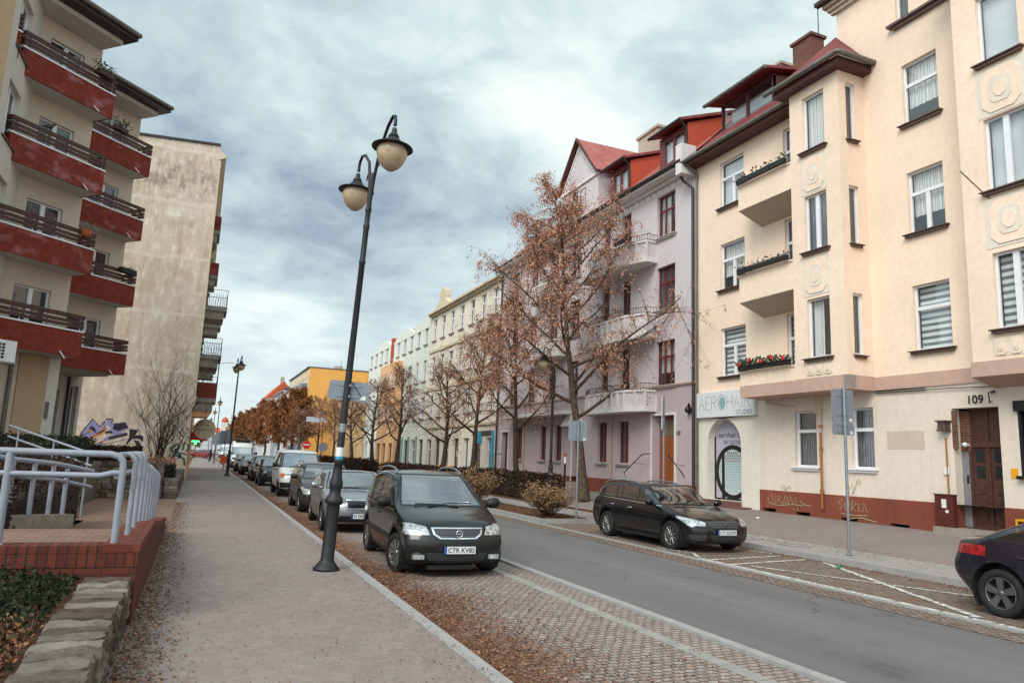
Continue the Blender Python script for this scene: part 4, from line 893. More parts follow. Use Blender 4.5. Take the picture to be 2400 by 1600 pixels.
def gable_house():
    Y=42.0; T=thing('weathered_tenement','tall weathered beige tenement with blank gable wall covered in graffiti at its foot','house',(0,Y,0))
    xr=-.42; m=MB(); m.add([(-12,0,0),(xr,0,0),(xr,0,18.55),(-12,0,17.9)],[(0,1,2,3)]); m.build('gable_wall',M['gable'],T)
    # small set back corner under the eave
    m=MB(); m.prism([(-12,-.08,17.92),(xr-.0,-.08,18.57),(xr,-.08,18.68),(-12,-.08,18.05)],(0,20,0)); m.build('roof',M['gutter_dark'],T)
    # street front, local frame through rotated parent-space wall
    H=[(1.5+i*3.1,2.7+i*3.1,z,z+1.9) for i in range(8) for z in (5.4,8.5,11.6,14.7)]
    m=MB(); wall(m,0,26,4.4,18.3,H,rev=.2); o=m.build('street_front',M['ivory'],T); o.location=(xr+.0,0,0); o.rotation_euler=(0,0,PI/2)
    G=[(1.2+i*3.2,3.2+i*3.2,.6,3.3) for i in range(7)]
    m=MB(); wall(m,0,26,0,4.4,G,rev=.25); o=m.build('shop_front',M['apricot'],T); o.location=(xr,0,0); o.rotation_euler=(0,0,PI/2)
    for h in H: w=window(T,0,0,1.2,1.9,'T2','half',rev=.2,frame='white_pvc'); w.location=(xr,h[0],h[2]); w.rotation_euler=(0,0,PI/2)
    for h in G: w=window(T,0,0,2.0,2.7,'two','none',rev=.25,frame='brownwood',sill=None,name='shop_window'); w.location=(xr,h[0],h[2]); w.rotation_euler=(0,0,PI/2)
    m=MB(); m.prism([(xr,.0,17.75),(xr+.34,.0,17.95),(xr+.34,.0,18.1),(xr,.0,18.3)],(0,26,0)); m.box(xr,xr+.14,.0,26,4.3,4.55); m.box(xr+.0,xr+.1,.002,.2,4.0,17.7)
    for z in (7.6,10.7,13.8): m.box(xr,xr+.1,.201,26,z,z+.14)
    m.build('cornice',M['ivory_trim'],T)
    for (y0,y1,z,d,kind) in ((2.2,4.6,9.9,1.25,'iron'),(9.5,11.5,10.0,1.1,'iron'),(2.2,4.6,7.1,1.2,'iron'),(9.5,11.5,7.1,1.1,'iron'),(2.0,4.8,4.65,1.15,'red'),(9,11.5,13.2,.6,'red'),(3,5.2,14.6,.45,'red')):
        m=MB(); x0=xr+.001; m.box(x0,xr+d,y0,y1,z-.28,z-.05); m.box(x0,xr+d-.15,y0+.1,y1-.1,z-.75,z-.281); b=m.build('balcony',M['concrete'],T)
        if kind=='iron':
            o=iron_rail(b,[(x0,y0+.03),(xr+d-.03,y0+.03),(xr+d-.03,y1-.03),(x0,y1-.03)],z-.05,z+.95,step=.12)
        else:
            m=MB(); m.box(x0,xr+d,y0,y0+.05,z-.049,z+.8); m.box(xr+d-.05,xr+d,y0+.051,y1,z-.049,z+.8); m.build('balcony_panel',M['redbal'],b)
            if z<5: iron_rail(b,[(x0,y0+.03),(xr+d-.03,y0+.03),(xr+d-.03,y1-.03)],z+.8,z+1.15,step=.3)
    m=MB(); m.tube([(xr+1.12,2.05,5.3),(xr+1.12,2.05,7.0)],.03,6); m.tube([(xr+.9,2.05,6.6),(xr+1.9,2.1,6.7)],.012,4); 
    for k in range(5): m.tube([(xr+1.1+k*.17,1.8,6.62+k*.02),(xr+1.1+k*.17,2.35,6.62+k*.02)],.008,4,cap=False)
    m.build('aerial',M['iron'],T)
    m=MB(); m.prism([(xr,2.2,3.9),(xr+1.0,2.2,3.9),(xr+.8,2.2,3.55),(xr,2.2,3.55)],(0,2.4,0)); m.build('awning',M['apricot'],T)
    for i in range(6):
        m=MB(); m.box(xr,xr+.75,1.6+i*1.0,1.95+i*1.0,.0,.2); m.build('doorstep',M['concrete'],T)
    s=thing('hanging_sign','round pale shop sign on a bracket above the pavement','sign',(xr,Y+4.9,2.95)); m=MB(); m.lathe([(0,-.05),(.6,-.05),(.6,.05),(0,.05)],28,(.75,0,0),axis='y',sm=False); m.build('disc',M['ivory_trim'],s); m=MB(); m.tube([(0,0,0),(.2,0,0)],.02,5); m.build('bracket',M['iron'],s)
    m=MB(); stroke(m,[(.45,-.052,.18),(.7,-.052,.32),(.95,-.052,.18)],.04,(0,-1,0),.002); text_mb(m,'Leżajsk',.26,(.27,-.052,-.12),(1,0,0),(0,0,1)) if False else stroke(m,[(.3+i*.1,-.052,-.06+.05*(i%2)) for i in range(10)],.035,(0,-1,0),.002); m.build('mark',M['sill'],s)
    s=thing('shop_awning','small red shop awning beneath the round sign','awning',(xr,Y+8.0,2.5)); m=MB(); m.prism([(0,0,.35),(1.0,0,.0),(1.0,0,-.2),(0,0,-.2)],(0,2,0)); m.build('cover',plain('red_awning','b02a2e',.7),s); 
    s=thing('pharmacy_cross','lit green cross sign on the shop fronts','sign',(xr+.3,Y+14,2.3)); m=MB(); m.box(-.25,.25,-.04,.04,-.08,.08); m.box(-.08,.08,-.04,.04,-.25,-.081); m.box(-.08,.08,-.04,.04,.081,.25)
    n=N('green_led'); n.b.inputs['Emission Color'].default_value=(.02,.9,.15,1); n.b.inputs['Emission Strength'].default_value=2.5; m.build('cross',n.m,s)
    # graffiti, painted flat on the gable (front normal -Y); coordinates in metres along x / z
    n_=(0,-1,0); P=lambda q,o=0: [(x,-.004-o,z) for x,z in q]
    g=MB(); px=lambda u,v:(-5.42+ (u-330)/1370*3.65, 3.03-(v-260)/650*2.02+((u-330)/1370)*.4)
    def fill(pts,mi,o): g.poly([(*[c for c in (px(*p)[0],)],-.004-o,px(*p)[1]) for p in pts],mi)
    def line(pts,w,mi,o): stroke(g,[(px(*p)[0],-.004-o,px(*p)[1]) for p in pts],w,n_,0,mi)
    fill([(310,520),(420,450),(480,380),(620,400),(700,330),(760,420),(700,520),(560,560),(480,620),(600,680),(720,610),(740,640),(690,740),(560,800),(400,780),(310,700)],3,0)
    fill([(350,490),(510,265),(640,400),(720,310),(760,370),(590,520),(520,470),(470,420),(420,470),(480,470),(560,500),(540,540),(450,600),(470,660),(560,690),(700,640),(710,660),(650,740),(540,775),(430,750),(350,690),(330,600),(380,520)],0,.002)
    fill([(720,275),(850,285),(830,340),(960,360),(1060,340),(1130,440),(1000,500),(1120,520),(1110,560),(740,640),(735,580),(900,530),(760,500),(780,460),(840,420),(790,400),(770,350)],0,.003)
    fill([(880,350),(1060,340),(1130,430),(960,480),(860,440)],1,.005); fill([(800,570),(1120,510),(1120,560),(830,610)],1,.006)
    fill([(1160,455),(1300,480),(1270,540),(1240,570),(1330,560),(1400,590),(1395,690),(1360,640),(1300,620),(1210,620),(1140,700),(1120,700),(1160,600)],1,.004)
    fill([(1240,640),(1330,660),(1390,740),(1370,830),(1290,890),(1180,910),(1120,880),(1180,830),(1270,800),(1300,740)],1,.003)
    for p,w in (([(350,510),(350,480),(510,262),(640,390),(720,300)],.05),([(470,420),(510,375),(560,420),(600,500),(740,450)],.05),([(720,275),(850,282),(830,340)],.05),([(330,600),(370,520),(480,470)],.03),([(450,600),(480,670),(560,690),(700,640)],.03),([(745,490),(860,490)],.1),([(870,435),(1000,425)],.08),([(760,680),(1120,620)],.02),([(1160,460),(1170,600),(1120,700)],.06),([(455,590),(520,590),(545,540)],.025)): line(p,w,2,.008)
    fill([(480,410),(530,390),(580,450),(570,480),(520,440)],2,.009)
    for p,w in (([(1880,820),(1950,790),(2010,740),(2050,800),(2000,880),(1950,1000)],.12),([(1890,840),(1940,870),(2000,820)],.08),([(2000,930),(2080,960),(2160,1010),(2180,1120)],.1),([(2110,860),(2140,720),(2220,790),(2190,890)],.1),([(2080,900),(2200,930)],.07),([(2020,880),(2090,940),(2050,990)],.12)): line(p,w,4,.004)
    for k in range(14): a=2030+(k%4)*50+rn(k)*20; b=490+(k//4)*60+rn(k+9)*20; line([(a,b),(a+20,b+15),(a+5,b+35),(a+28,b+40)],.03,1,.004)
    o=g.build('graffiti',[M['g_lilac'],M['g_dark'],M['g_black'],M['g_orange'],M['g_teal']],T)
def rn(k): return random.Random(k).uniform(-1,1)
gable_house()
# ======================= ground, road, pavements =======================
def grounds():
    # asphalt
    n=N('asphalt'); n.set(.85,spec=.25); f=n.noise(160,3); big=n.noise(.5,5,n.co((1.4,.12,1)))
    c=n.ramp(big,[(.3,srgb('666262')),(.7,srgb('7d7877'))]); c=n.mix(.5,c,n.ramp(f,[(.35,G(.3)),(.65,G(1.3))]),'MULTIPLY'); oil=n.noise(1.3,7,n.co((1,.45,1)),.7); c=n.mix(n.math('MULTIPLY',n.math('SUBTRACT',oil,.56,True),3,True),c,srgb('3f3a3b'))
    vo=n.n('TexVoronoi',feature='DISTANCE_TO_EDGE'); vo.inputs['Scale'].default_value=.35; wn=n.n('TexNoise'); wn.inputs['Scale'].default_value=1.5; wn.inputs['Detail'].default_value=5; n.l(n.co(),wn.inputs['Vector']); n.l(n.mix(.5,n.co(),wn.outputs['Color'],'ADD'),vo.inputs['Vector'])
    cr=n.math('MULTIPLY',n.math('LESS_THAN',vo.outputs['Distance'],.0028),n.math('GREATER_THAN',n.noise(.4,3),.52)); c=n.mix(n.math('MULTIPLY',cr,.5),c,srgb('2b2728')); c=n.mix(.3,c,n.ramp(n.noise(38,5,None,.75),[(.36,G(.5)),(.62,G(1.2))]),'MULTIPLY'); n.col(c); n.bump(f,.5,.008); M['asphalt']=n.m
    # cobbled setts
    def setts(name,sc,c1,c2,joint,dirt,amt,edge=None):
        n=N(name); n.set(.8,spec=.3)
        co=n.co((1,1,0)); wob=n.n('TexNoise'); wob.inputs['Scale'].default_value=2.5; n.l(co,wob.inputs['Vector'])
        mx=n.mix(.06,co,wob.outputs['Color'],'ADD')
        b=n.n('TexBrick'); b.inputs['Scale'].default_value=1; b.inputs['Brick Width'].default_value=sc; b.inputs['Row Height'].default_value=sc*.72; b.inputs['Mortar Size'].default_value=.012; b.inputs['Mortar Smooth'].default_value=.6; b.inputs['Bias'].default_value=0
        b.inputs['Color1'].default_value=srgb(c1); b.inputs['Color2'].default_value=srgb(c2); b.inputs['Mortar'].default_value=srgb(joint)
        n.l(mx,b.inputs[0])
        fine=n.noise(45,4); d=n.noise(.9,6,None,.7); col=n.mix(.35,b.outputs[0],n.ramp(fine,[(.3,G(.5)),(.7,G(1.15))]),'MULTIPLY')
        col=n.mix(n.math('MULTIPLY',n.math('SUBTRACT',d,amt,True),4.5,True),col,srgb(dirt))
        if edge is not None:
            tc=n.n('TexCoord'); sx=n.n('SeparateXYZ'); n.l(tc.outputs['Object'],sx.inputs[0]); e=n.math('SUBTRACT',1,n.math('MULTIPLY',n.math('SUBTRACT',sx.outputs[0],edge),.55),True)
            k=n.math('MULTIPLY',n.math('SUBTRACT',n.math('ADD',n.math('MULTIPLY',e,.55),n.math('MULTIPLY',n.noise(1.1,7,None,.72),.75)),.62,True),5,True); col=n.mix(k,col,n.ramp(n.noise(28,6,None,.8),[(.3,srgb('3b281e')),(.5,srgb('6f4c38')),(.7,srgb('9a7257'))]))
        n.col(col); n.bump(n.math('SUBTRACT',n.math('MULTIPLY',fine,.25),b.outputs['Fac']),.55,.02); return n.m
    M['setts']=setts('cobbled_setts',.125,'a0948d','8a7e78','56473e','74533f',.6,2.53)
    M['setts_dark']=setts('dark_cobbled_setts',.13,'8b7c73','74665d','463930','70523f',.52)
    # small concrete pavers
    n=N('sandy_concrete_pavers'); n.set(.85,spec=.25)
    b=n.n('TexBrick'); b.inputs['Scale'].default_value=1; b.inputs['Brick Width'].default_value=.12; b.inputs['Row Height'].default_value=.12; b.inputs['Mortar Size'].default_value=.003; b.inputs['Mortar Smooth'].default_value=.5
    b.inputs['Color1'].default_value=srgb('918680'); b.inputs['Color2'].default_value=srgb('887c77'); b.inputs['Mortar'].default_value=srgb('7f746d'); n.l(n.co((1,1,0),(0,0,R(45))),b.inputs[0])
    big=n.noise(.45,6,None,.65); f=n.noise(120,3); grit=n.noise(16,5,None,.75)
    c=n.mix(.5,b.outputs[0],n.ramp(big,[(.28,G(.72)),(.7,G(1.08))]),'MULTIPLY'); c=n.mix(.45,c,n.ramp(f,[(.32,G(.42)),(.66,G(1.2))]),'MULTIPLY')
    c=n.mix(n.math('MULTIPLY',n.math('SUBTRACT',grit,.55,True),3.2,True),c,srgb('745a4b')); n.col(c); n.bump(n.math('SUBTRACT',n.math('MULTIPLY',f,.5),b.outputs['Fac']),.35,.006); M['pavers']=n.m
    M['kerb']=plain('granite_kerb','93908e',.8,var=.14,sc=7,bump=.25)
    M['gutterstone']=plain('smooth_concrete_gutter','8f8a86',.8,var=.16,sc=5,bump=.15)
    n=N('earth_with_fallen_leaves'); n.set(.95,spec=.1); d=n.noise(7,7,None,.75); n.col(n.ramp(d,[(.3,srgb('2e221b')),(.5,srgb('553b2b')),(.7,srgb('7a5840'))])); n.bump(d,.8,.04); M['earth']=n.m
    def sheet(name,x0,x1,y0,y1,z,mt,z1=None,ny=1):
        m=MB(); z1=z if z1 is None else z1
        m.add([(x0,y0,z),(x1,y0,z1),(x1,y1,z1),(x0,y1,z)],[(0,1,2,3)]); return m.build(name,M[mt],kind='structure')
    YA,YB=-12,600
    sheet('ground',-400,400,-60,900,-.02,'earth')
    sheet('road',5.5,9.75,YA,YB,0.0,'asphalt')
    m=MB(); m.box(-.46,2.38,YA,YB,-.3,.12); m.build('left_pavement',M['pavers'],kind='structure')
    m=MB()
    y=YA
    while y<140: m.box(2.382,2.53,y,y+.995,-.3,.128); y+=1.0
    m.box(2.382,2.53,y,YB,-.3,.128); m.build('left_kerb',M['kerb'],kind='structure')
    sheet('left_parking_strip',2.53,5.42,YA,YB,.004,'setts')
    m=MB(); y=YA
    while y<80: m.box(4.85,5.02,y,y+.49,-.1,.012); y+=.5
    m.build('gutter_strip',M['gutterstone'],kind='structure')
    m=MB(); y=YA
    while y<120: m.box(5.42,5.56,y,y+.995,-.3,.045); y+=1.0
    m.build('road_kerb',M['kerb'],kind='structure')
    # right hand side of the road
    sheet('channel_strip',9.12,9.66,YA,150,.006,'setts_dark')
    m=MB(); y=YA
    while y<150: m.box(9.66,9.78,y,y+.995,-.3,.03); y+=1.0
    m.build('flush_kerb',M['kerb'],kind='structure')
    sheet('right_parking_strip',9.78,12.5,YA,20.4,.008,'setts_dark')
    m=MB(); y=YA
    while y<20: m.box(12.5,12.64,y,min(y+.995,20.4),-.3,.13); y+=1.0
    m.build('right_kerb',M['kerb'],kind='structure')
    m=MB(); m.add([(12.64,YA,.12),(14.0,YA,.15),(14.0,48,.15),(12.64,48,.12)],[(0,1,2,3)]); m.build('cycle_path',M['asphalt'],kind='structure') if False else m.build('cycle_path',M['gutterstone'],kind='structure')
    m=MB(); m.add([(14.0,YA,.15),(18.0,YA,.36),(18.0,20,.5),(14.0,20,.15)],[(0,1,2,3)]); m.add([(14.0,20,.15),(18.0,20,.5),(18,30,.62),(18.0,150,.62),(14.0,150,.15)],[(0,1,2,3,4)]); m.build('right_pavement',M['pavers'],kind='structure')
    # planted verge with its own kerb (right of the road beyond the wagon)
    m=MB(); m.add([(9.92,20.6,.1),(13.6,20.6,.17),(13.6,130,.17),(9.92,130,.1)],[(0,1,2,3)]); m.build('planted_verge',M['earth'],kind='structure')
    m=MB(); m.add([(11.6,20.6,.145),(12.9,20.6,.17),(12.9,60,.17),(11.6,60,.145)],[(0,1,2,3)]); m.build('verge_path',M['gutterstone'],kind='structure')
    m=MB(); y=20.5
    while y<130: m.box(9.79,9.92,y,y+.99,-.3,.15); y+=1.0
    m.box(9.921,12.64,20.401,20.5,-.3,.15); m.build('verge_kerb',M['kerb'],kind='structure')
    # painted parking markings
    m=MB(); Z=(0,0,1)
    stroke(m,[(9.9,YA,.014),(9.9,12.9,.014)],.13,Z); stroke(m,[(9.97,12.6,.016),(12.2,12.95,.016)],.1,Z); stroke(m,[(9.97,11.95,.016),(12.3,12.35,.016)],.1,Z); stroke(m,[(12.1,13.9,.016),(12.3,13.3,.016)],.1,Z)
    stroke(m,[(10.05,7.0,.018),(12.35,11.9,.018)],.13,Z); stroke(m,[(10.25,11.7,.016),(11.7,8.3,.016)],.1,Z); stroke(m,[(11.7,8.3,.02),(12.2,7.2,.02)],.1,Z); stroke(m,[(9.97,13.0,.016),(10.3,13.6,.016),(10.0,14.6,.016)],.09,Z)
    m.build('parking_markings',M['whiteline'],kind='structure')
    m=MB(); cx,cy=13.45,14.6; z=.146
    def bk(seq,w=.07): stroke(m,[(cx+a,cy+b,z+.003) for a,b in seq],w,Z)
    for s in (-1,1): bk([(.32*math.cos(t*PI/8),s*.75+.42*math.sin(t*PI/8)) for t in range(17)])
    bk([(0,.75),(.3,.2),(.0,-.1),(0,.75)]); bk([(.3,.2),(0,-.75),(.5,-.55)]); bk([(.0,-.1),(.32,-.5)]); bk([(-.2,1.5),(.5,1.6)],.1); m.build('cycle_marking',M['whiteline'],kind='structure')
    # crossing tactile strip far
    m=MB(); 
    for i in range(7): m.box(-.2+i*.33,0+i*.33,54,54.5,.12,.126)
    m.build('tactile_strip',M['kerb'],kind='structure')
grounds()
def leafmat(name,cols,rough=.85):
    n=N(name); n.set(rough,spec=.15); g=n.n('NewGeometry'); r=n.ramp(g.outputs['Random Per Island'],[(i/(len(cols)-1),srgb(c)) for i,c in enumerate(cols)]); n.col(r)
    return n.m
M['litter']=leafmat('fallen_leaf_litter',['38241a','634030','7d5641','94694f','503426','b08a6c'])
M['rust']=leafmat('rust_brown_seed_clusters',['6f4537','a26f58','bd8a70','d3a488','855848'])
M['orangeleaf']=leafmat('orange_brown_leaves',['66402a','86553a','9a6641','74492f','aa7a4c'])
M['darkleaf']=leafmat('dark_green_ivy_leaves',['10140e','1d2418','2b3424','3a4230','1a1d16'])
M['twigleaf']=leafmat('dry_hedge_twigs',['1e1512','33241d','45322a','2a1c18','5a4336'])
M['tantwig']=leafmat('tan_shrub_tips',['5d4430','7f6244','96785a','4f3a2a'])
def litter():
    rnd=random.Random(11); m=MB()
    def leaf(x,y,z,s):
        a=rnd.uniform(0,2*PI); t=rnd.uniform(-.5,.5); t2=rnd.uniform(-.5,.5); ux=Vector((math.cos(a),math.sin(a),t)); uy=Vector((-math.sin(a),math.cos(a),t2)); p=Vector((x,y,z+.006+abs(t)*s*.3))
        m.add([p-ux*s*.5,p+uy*s*.24-ux*.05*s,p+ux*s*.5,p-uy*s*.26],[(0,1,2,3)])
    def band(n,xf,y0,y1,z,s0=.02,s1=.05):
        for _ in range(n):
            y=y0+(y1-y0)*rnd.random()**1.4; leaf(xf(y),y,z,rnd.uniform(s0,s1))
    ex=lambda c,w: (lambda y: c+rnd.gauss(0,1)*w)
    band(9000,lambda y:-.44+abs(rnd.gauss(0,.2)),4,26,.12,.02,.045)       # along the wall foot
    band(5200,lambda y:2.53+abs(rnd.gauss(0,.28)),3,45,.006)              # gutter along the left kerb
    # heaps in the parking strip
    for cx,cy,w,h,k in ((3.0,8.0,.45,1.2,1500),(3.15,9.6,.45,.5,900),(2.85,11.2,.25,.8,700),(3.1,6.3,.5,.8,800),(2.8,13.5,.2,1.5,600),(2.75,22,.2,1.5,500),(2.8,27,.25,1.0,400)):
        for _ in range(k*2): leaf(max(2.55,rnd.gauss(cx,w)),rnd.gauss(cy,h),.008+rnd.random()*.035,rnd.uniform(.02,.05))
    band(2500,lambda y:rnd.uniform(2.6,5.4),3,30,.008,.015,.04); band(500,lambda y:5.2+rnd.gauss(0,.12),3,40,.014,.015,.035)
    band(2200,lambda y:9.4+rnd.gauss(0,.16),4,40,.01,.015,.04); band(3600,lambda y:12.48-abs(rnd.gauss(0,.22)),3,20.4,.012,.02,.05); band(2000,lambda y:rnd.uniform(9.9,12.5),4,20,.012,.015,.04)
    band(2600,lambda y:rnd.uniform(12.8,17.6),6,20,.17,.02,.05); band(3500,lambda y:rnd.uniform(9.95,13.5),20.6,60,.16,.03,.07); band(1200,lambda y:rnd.uniform(13.5,17.9),20,60,.3,.03,.06)
    band(6000,lambda y:rnd.uniform(-.4,2.35),3,34,.121,.01,.028); band(3000,lambda y:2.45-abs(rnd.gauss(0,.25)),3,34,.13,.012,.03); band(4000,lambda y:rnd.uniform(2.6,4.8),3,14,.008,.015,.045)
    m.build('fallen_leaves',M['litter'],kind='stuff')
litter()
# small litter
c=thing('drink_can','crushed green drink can lying on the marked parking setts','can',(11.97,11.15,.045),R(40)); m=MB(); m.tube([(-.06,0,0),(-.055,0,0),(0,0,.004),(.055,0,0),(.06,0,0)],[.025,.033,.03,.033,.025],10); m.build('body',plain('green_can','1f9a48',.3,.4),c)
c=thing('paper_cup','white paper cup on the pavement by the salon steps','cup',(16.4,18.4,.29)); m=MB(); m.lathe([(0,0),(.04,0),(.055,.12),(.05,.12),(.038,.01)],12); m.build('cup',M['white'],c); m=MB(); m.lathe([(.044,.03),(.0535,.085)],12); m.build('sleeve',M['shopblue'],c)
# ======================= ramp, walls and railings in front of the left block =======================
M['redbrick']=brickmat('red_brick','653126','50261e','43302a',w=.25,h=.075,rot=(PI/2,0,0),msz=.008)
M['redbrick_side']=brickmat('red_brick_side','643126','522822','4a322b',w=.25,h=.075,rot=(PI/2,0,PI/2),msz=.008)
M['copbrick']=brickmat('brick_coping','753a2c','5e2e24','4a332c',w=.085,h=.5,rot=(0,0,0),msz=.006)
M['copbrick_side']=brickmat('brick_coping_side','753a2c','5e2e24','4a332c',w=.085,h=.5,rot=(0,0,PI/2),msz=.006)
M['solbrick']=brickmat('soldier_brick','693327','542820','3a2a25',w=.085,h=.6,rot=(PI/2,0,0),msz=.009)
M['rampave']=brickmat('brown_ramp_paving','8b6f60','765c50','55443b',w=.2,h=.1,rot=(0,0,0),msz=.006,bump=.3)
M['stonewall']=None
def mk3():
    n=N('rubble_stone'); n.set(.9,spec=.2); f=n.noise(5,8,None,.72); g=n.n('NewGeometry'); r=n.ramp(g.outputs['Random Per Island'],[(0,srgb('584c43')),(.5,srgb('736960')),(1,srgb('8c8278'))])
    n.col(n.mix(.75,r,n.ramp(f,[(.35,G(.3)),(.5,G(.8)),(.68,G(1.15))]),'MULTIPLY')); n.bump(f,1,.05); M['stonewall']=n.m
    M['railgrey']=plain('blue_grey_rail_paint','8b8f9a',.45,var=.08,sc=14,bump=.08)
mk3()
def stones(name,label,x0,x1,y0,y1,zb,zt,seed,cat='wall',zend=None):
    """dry stone wall: many rough blocks, each a little different"""
    rnd=random.Random(seed); T=thing(name,label,cat,(0,0,0)); m=MB(); L=max(y1-y0,x1-x0); alongy=(y1-y0)>=(x1-x0); z=zb; row=0
    zend=zt if zend is None else zend
    def blk(a0,a1,b0,b1,c0,c1):
        bm=bmesh.new(); bmesh.ops.create_cube(bm,size=1); bmesh.ops.subdivide_edges(bm,edges=bm.edges[:],cuts=3,use_grid_fill=True)
        vs=[]
        for v in bm.verts:
            p=v.co*1; r=(abs(p.x)*2)**4+(abs(p.y)*2)**4+(abs(p.z)*2)**4
            k=1-.05*max(0,r-1.2); p=Vector((a0+(p.x*k+.5)*(a1-a0),b0+(p.y*k+.5)*(b1-b0),c0+(p.z*k+.5)*(c1-c0))); p+=Vector((rnd.gauss(0,.009),rnd.gauss(0,.009),rnd.gauss(0,.007))); vs.append(p)
        m.add(vs,[[v.index for v in f.verts] for f in bm.faces],0,False); bm.free()
    while z<max(zt,zend)-.02:
        h=rnd.uniform(.13,.2); z1=min(z+h,max(zt,zend)); last=z1>=max(zt,zend)-.06
        if last: z1=max(zt,zend)
        p=(y0 if alongy else x0); e=(y1 if alongy else x1)
        while p<e-.02:
            w=rnd.uniform(.16,.42) if not last else rnd.uniform(.12,.26); q=min(p+w,e)
            if e-q<.08: q=e
            t=(p-(y0 if alongy else x0))/max(L,.01); dz=(zend-zt)*t if last or True else 0
            k=(zt+(zend-zt)*t-zb)/(max(zt,zend)-zb)
            c0,c1=zb+(z-zb)*k,zb+(z1-zb)*k
            g=.006
            if alongy: blk(x0+rnd.uniform(0,.03),x1-rnd.uniform(0,.03),p+g,q-g,c0,c1-g+rnd.uniform(-.01,.02))
            else: blk(p+g,q-g,y0+rnd.uniform(0,.03),y1-rnd.uniform(0,.03),c0,c1-g+rnd.uniform(-.01,.02))
            p=q
        z=z1; row+=1
    m.build('stone',M['stonewall'],T); m=MB(); m.box(x0+.05,x1-.05,y0+.03,y1-.03,zb,min(zt,zend)-.06); m.build('mortar',M['earth'],T); return T
def ramp():
    T=thing('brick_ramp','red brick wheelchair ramp with coping and brown paved landing beside the pavement','ramp',(0,0,0))
    yf=8.5; zt=.9
    # outer wall along the pavement: from landing level down to the foot of the ramp
    m=MB(); w=.3; P=[(yf,.05),(yf,zt-.08),(11.2,zt-.1),(13.3,.62),(16.9,.36),(16.9,.05)]
    m.prism([(-.44-w,y,z) for y,z in P],(w,0,0)); m.build('side_wall',M['redbrick_side'],T)
    m=MB(); Q=[(yf-.02,zt-.08),(11.2,zt-.1),(13.3,.62),(16.92,.36)]
    for (a,b),(c,d) in zip(Q[:-1],Q[1:]): m.prism([(-.46-w,a,b+.002),(-.425,a,b+.002),(-.425,c,d+.002),(-.46-w,c,d+.002)],(0,0,.08))
    m.build('side_coping',M['copbrick_side'],T)
    m=MB(); m.box(-8,-.443,yf-.008,yf+.0,.05,zt-.22); m.box(-8,-.745,yf+.002,yf+w,.05,zt-.22); m.build('front_wall',M['redbrick'],T)
    m=MB(); m.box(-8,-.441,yf-.014,yf+.0,zt-.219,zt-.082); m.box(-8,-.747,yf-.018,yf+w,zt-.081,zt-.01); m.build('soldier_course',M['solbrick'],T)
    m=MB(); m.add([(-8,yf+w,.8),(-.74,yf+w,.8),(-.74,11.2,.78),(-8,11.2,.78)],[(0,1,2,3)]); m.add([(-2.2,11.2,.78),(-.74,11.2,.78),(-.74,17,.2),(-2.2,17,.2)],[(0,1,2,3)]); m.add([(-2.2,17,.2),(-.46,17,.2),(-.46,20,.13),(-2.2,20,.13)],[(0,1,2,3)]); m.build('paving',M['rampave'],T)
    m=MB(); m.box(-8,-3.2,10.8,10.95,.7,.98); m.prism([(-3.2,10.8,.6),(-1.75,13.15,.45),(-1.62,13.1,.45),(-3.05,10.75,.6)],(0,0,.36)); m.build('inner_kerb',M['concrete'],T)
    m=MB(); m.box(-8,-2.25,11.3,18.5,.0,1.05); m.build('planter_bank',M['twigbank'],T)
    # upper terrace behind, with steps
    m=MB(); m.box(-14,-4.3,22.0,41.9,-.1,1.5); m.build('terrace',M['stonewall'],T)
    m=MB()
    for i in range(6): m.box(-6.5,-2.9,19.5+i*.5,22.6,.1+.22*i,.1+.22*(i+1))
    m.build('steps',M['rampave'],T)
    # railings
    Rl=thing('ramp_railing','blue grey tubular handrail along the front of the brick ramp','railing',(0,0,0)); r=.034; zr=1.79
    m=MB(); y=yf+.1
    xs=-.68
    m.tube([(-8,y,zr)]+[(xs-.12,y,zr),(xs-.05,y,zr-.02),(xs-.01,y,zr-.06),(xs,y,zr-.12),(xs,y,zt-.0)],r,10); m.build('top_rail',M['railgrey'],Rl)
    m=MB(); m.tube([(-8,y,zr-.22),(xs-.2,y,zr-.22),(xs-.09,y,zr-.19),(xs+.0,y+.01,zr-.19)],r*.9,10); m.build('mid_rail',M['railgrey'],Rl)
    for x in (-1.68,-3.2,-4.8,-6.4):
        m=MB(); m.tube([(x,y,zt-.02),(x,y,zr)],r*1.05,10); m.lathe([(.05,0),(.05,.012),(.034,.02)],10,(x,y,zt-.01)); m.build('post',M['railgrey'],Rl)
    Rs=thing('ramp_railing','blue grey handrail with close upright bars along the pavement side of the ramp','railing',(0,0,0))
    zf=lambda y: (zt-.0 if y<11.2 else (zt-.02-(y-11.2)*.128 if y<13.3 else .70-(y-13.3)*.073))
    ys=[9.4,10.3,11.15,12.0,12.85,13.7,14.5,15.3,16.1]
    for yy in ys:
        m=MB(); z0=zf(yy)-.02; z1=z0+.9; m.tube([(-.62,yy,z0),(-.62,yy,z1-.12),(-.63,yy,z1-.05),(-.68,yy,z1),(-.74,yy,z1)],r*.9,8); m.build('upright',M['railgrey'],Rs)
    m=MB(); m.tube([(-.74,8.7,zf(8.7)+.88)]+[(-.74,yy,zf(yy)+.88) for yy in ys],r*.95,8); m.build('top_rail',M['railgrey'],Rs)
    m=MB(); m.tube([(-.74,8.7,zf(8.7)+.66)]+[(-.74,yy,zf(yy)+.66) for yy in ys],r*.8,8); m.build('mid_rail',M['railgrey'],Rs)
    Ri=thing('ramp_railing','blue grey handrail on posts beside the dark hedge bank behind the landing','railing',(0,0,0))
    pts=[(-3.1,10.85,.95),(-2.3,11.95,.82),(-2.12,12.3,.78),(-1.98,12.6,.75),(-1.86,12.85,.73),(-1.76,13.05,.7)]
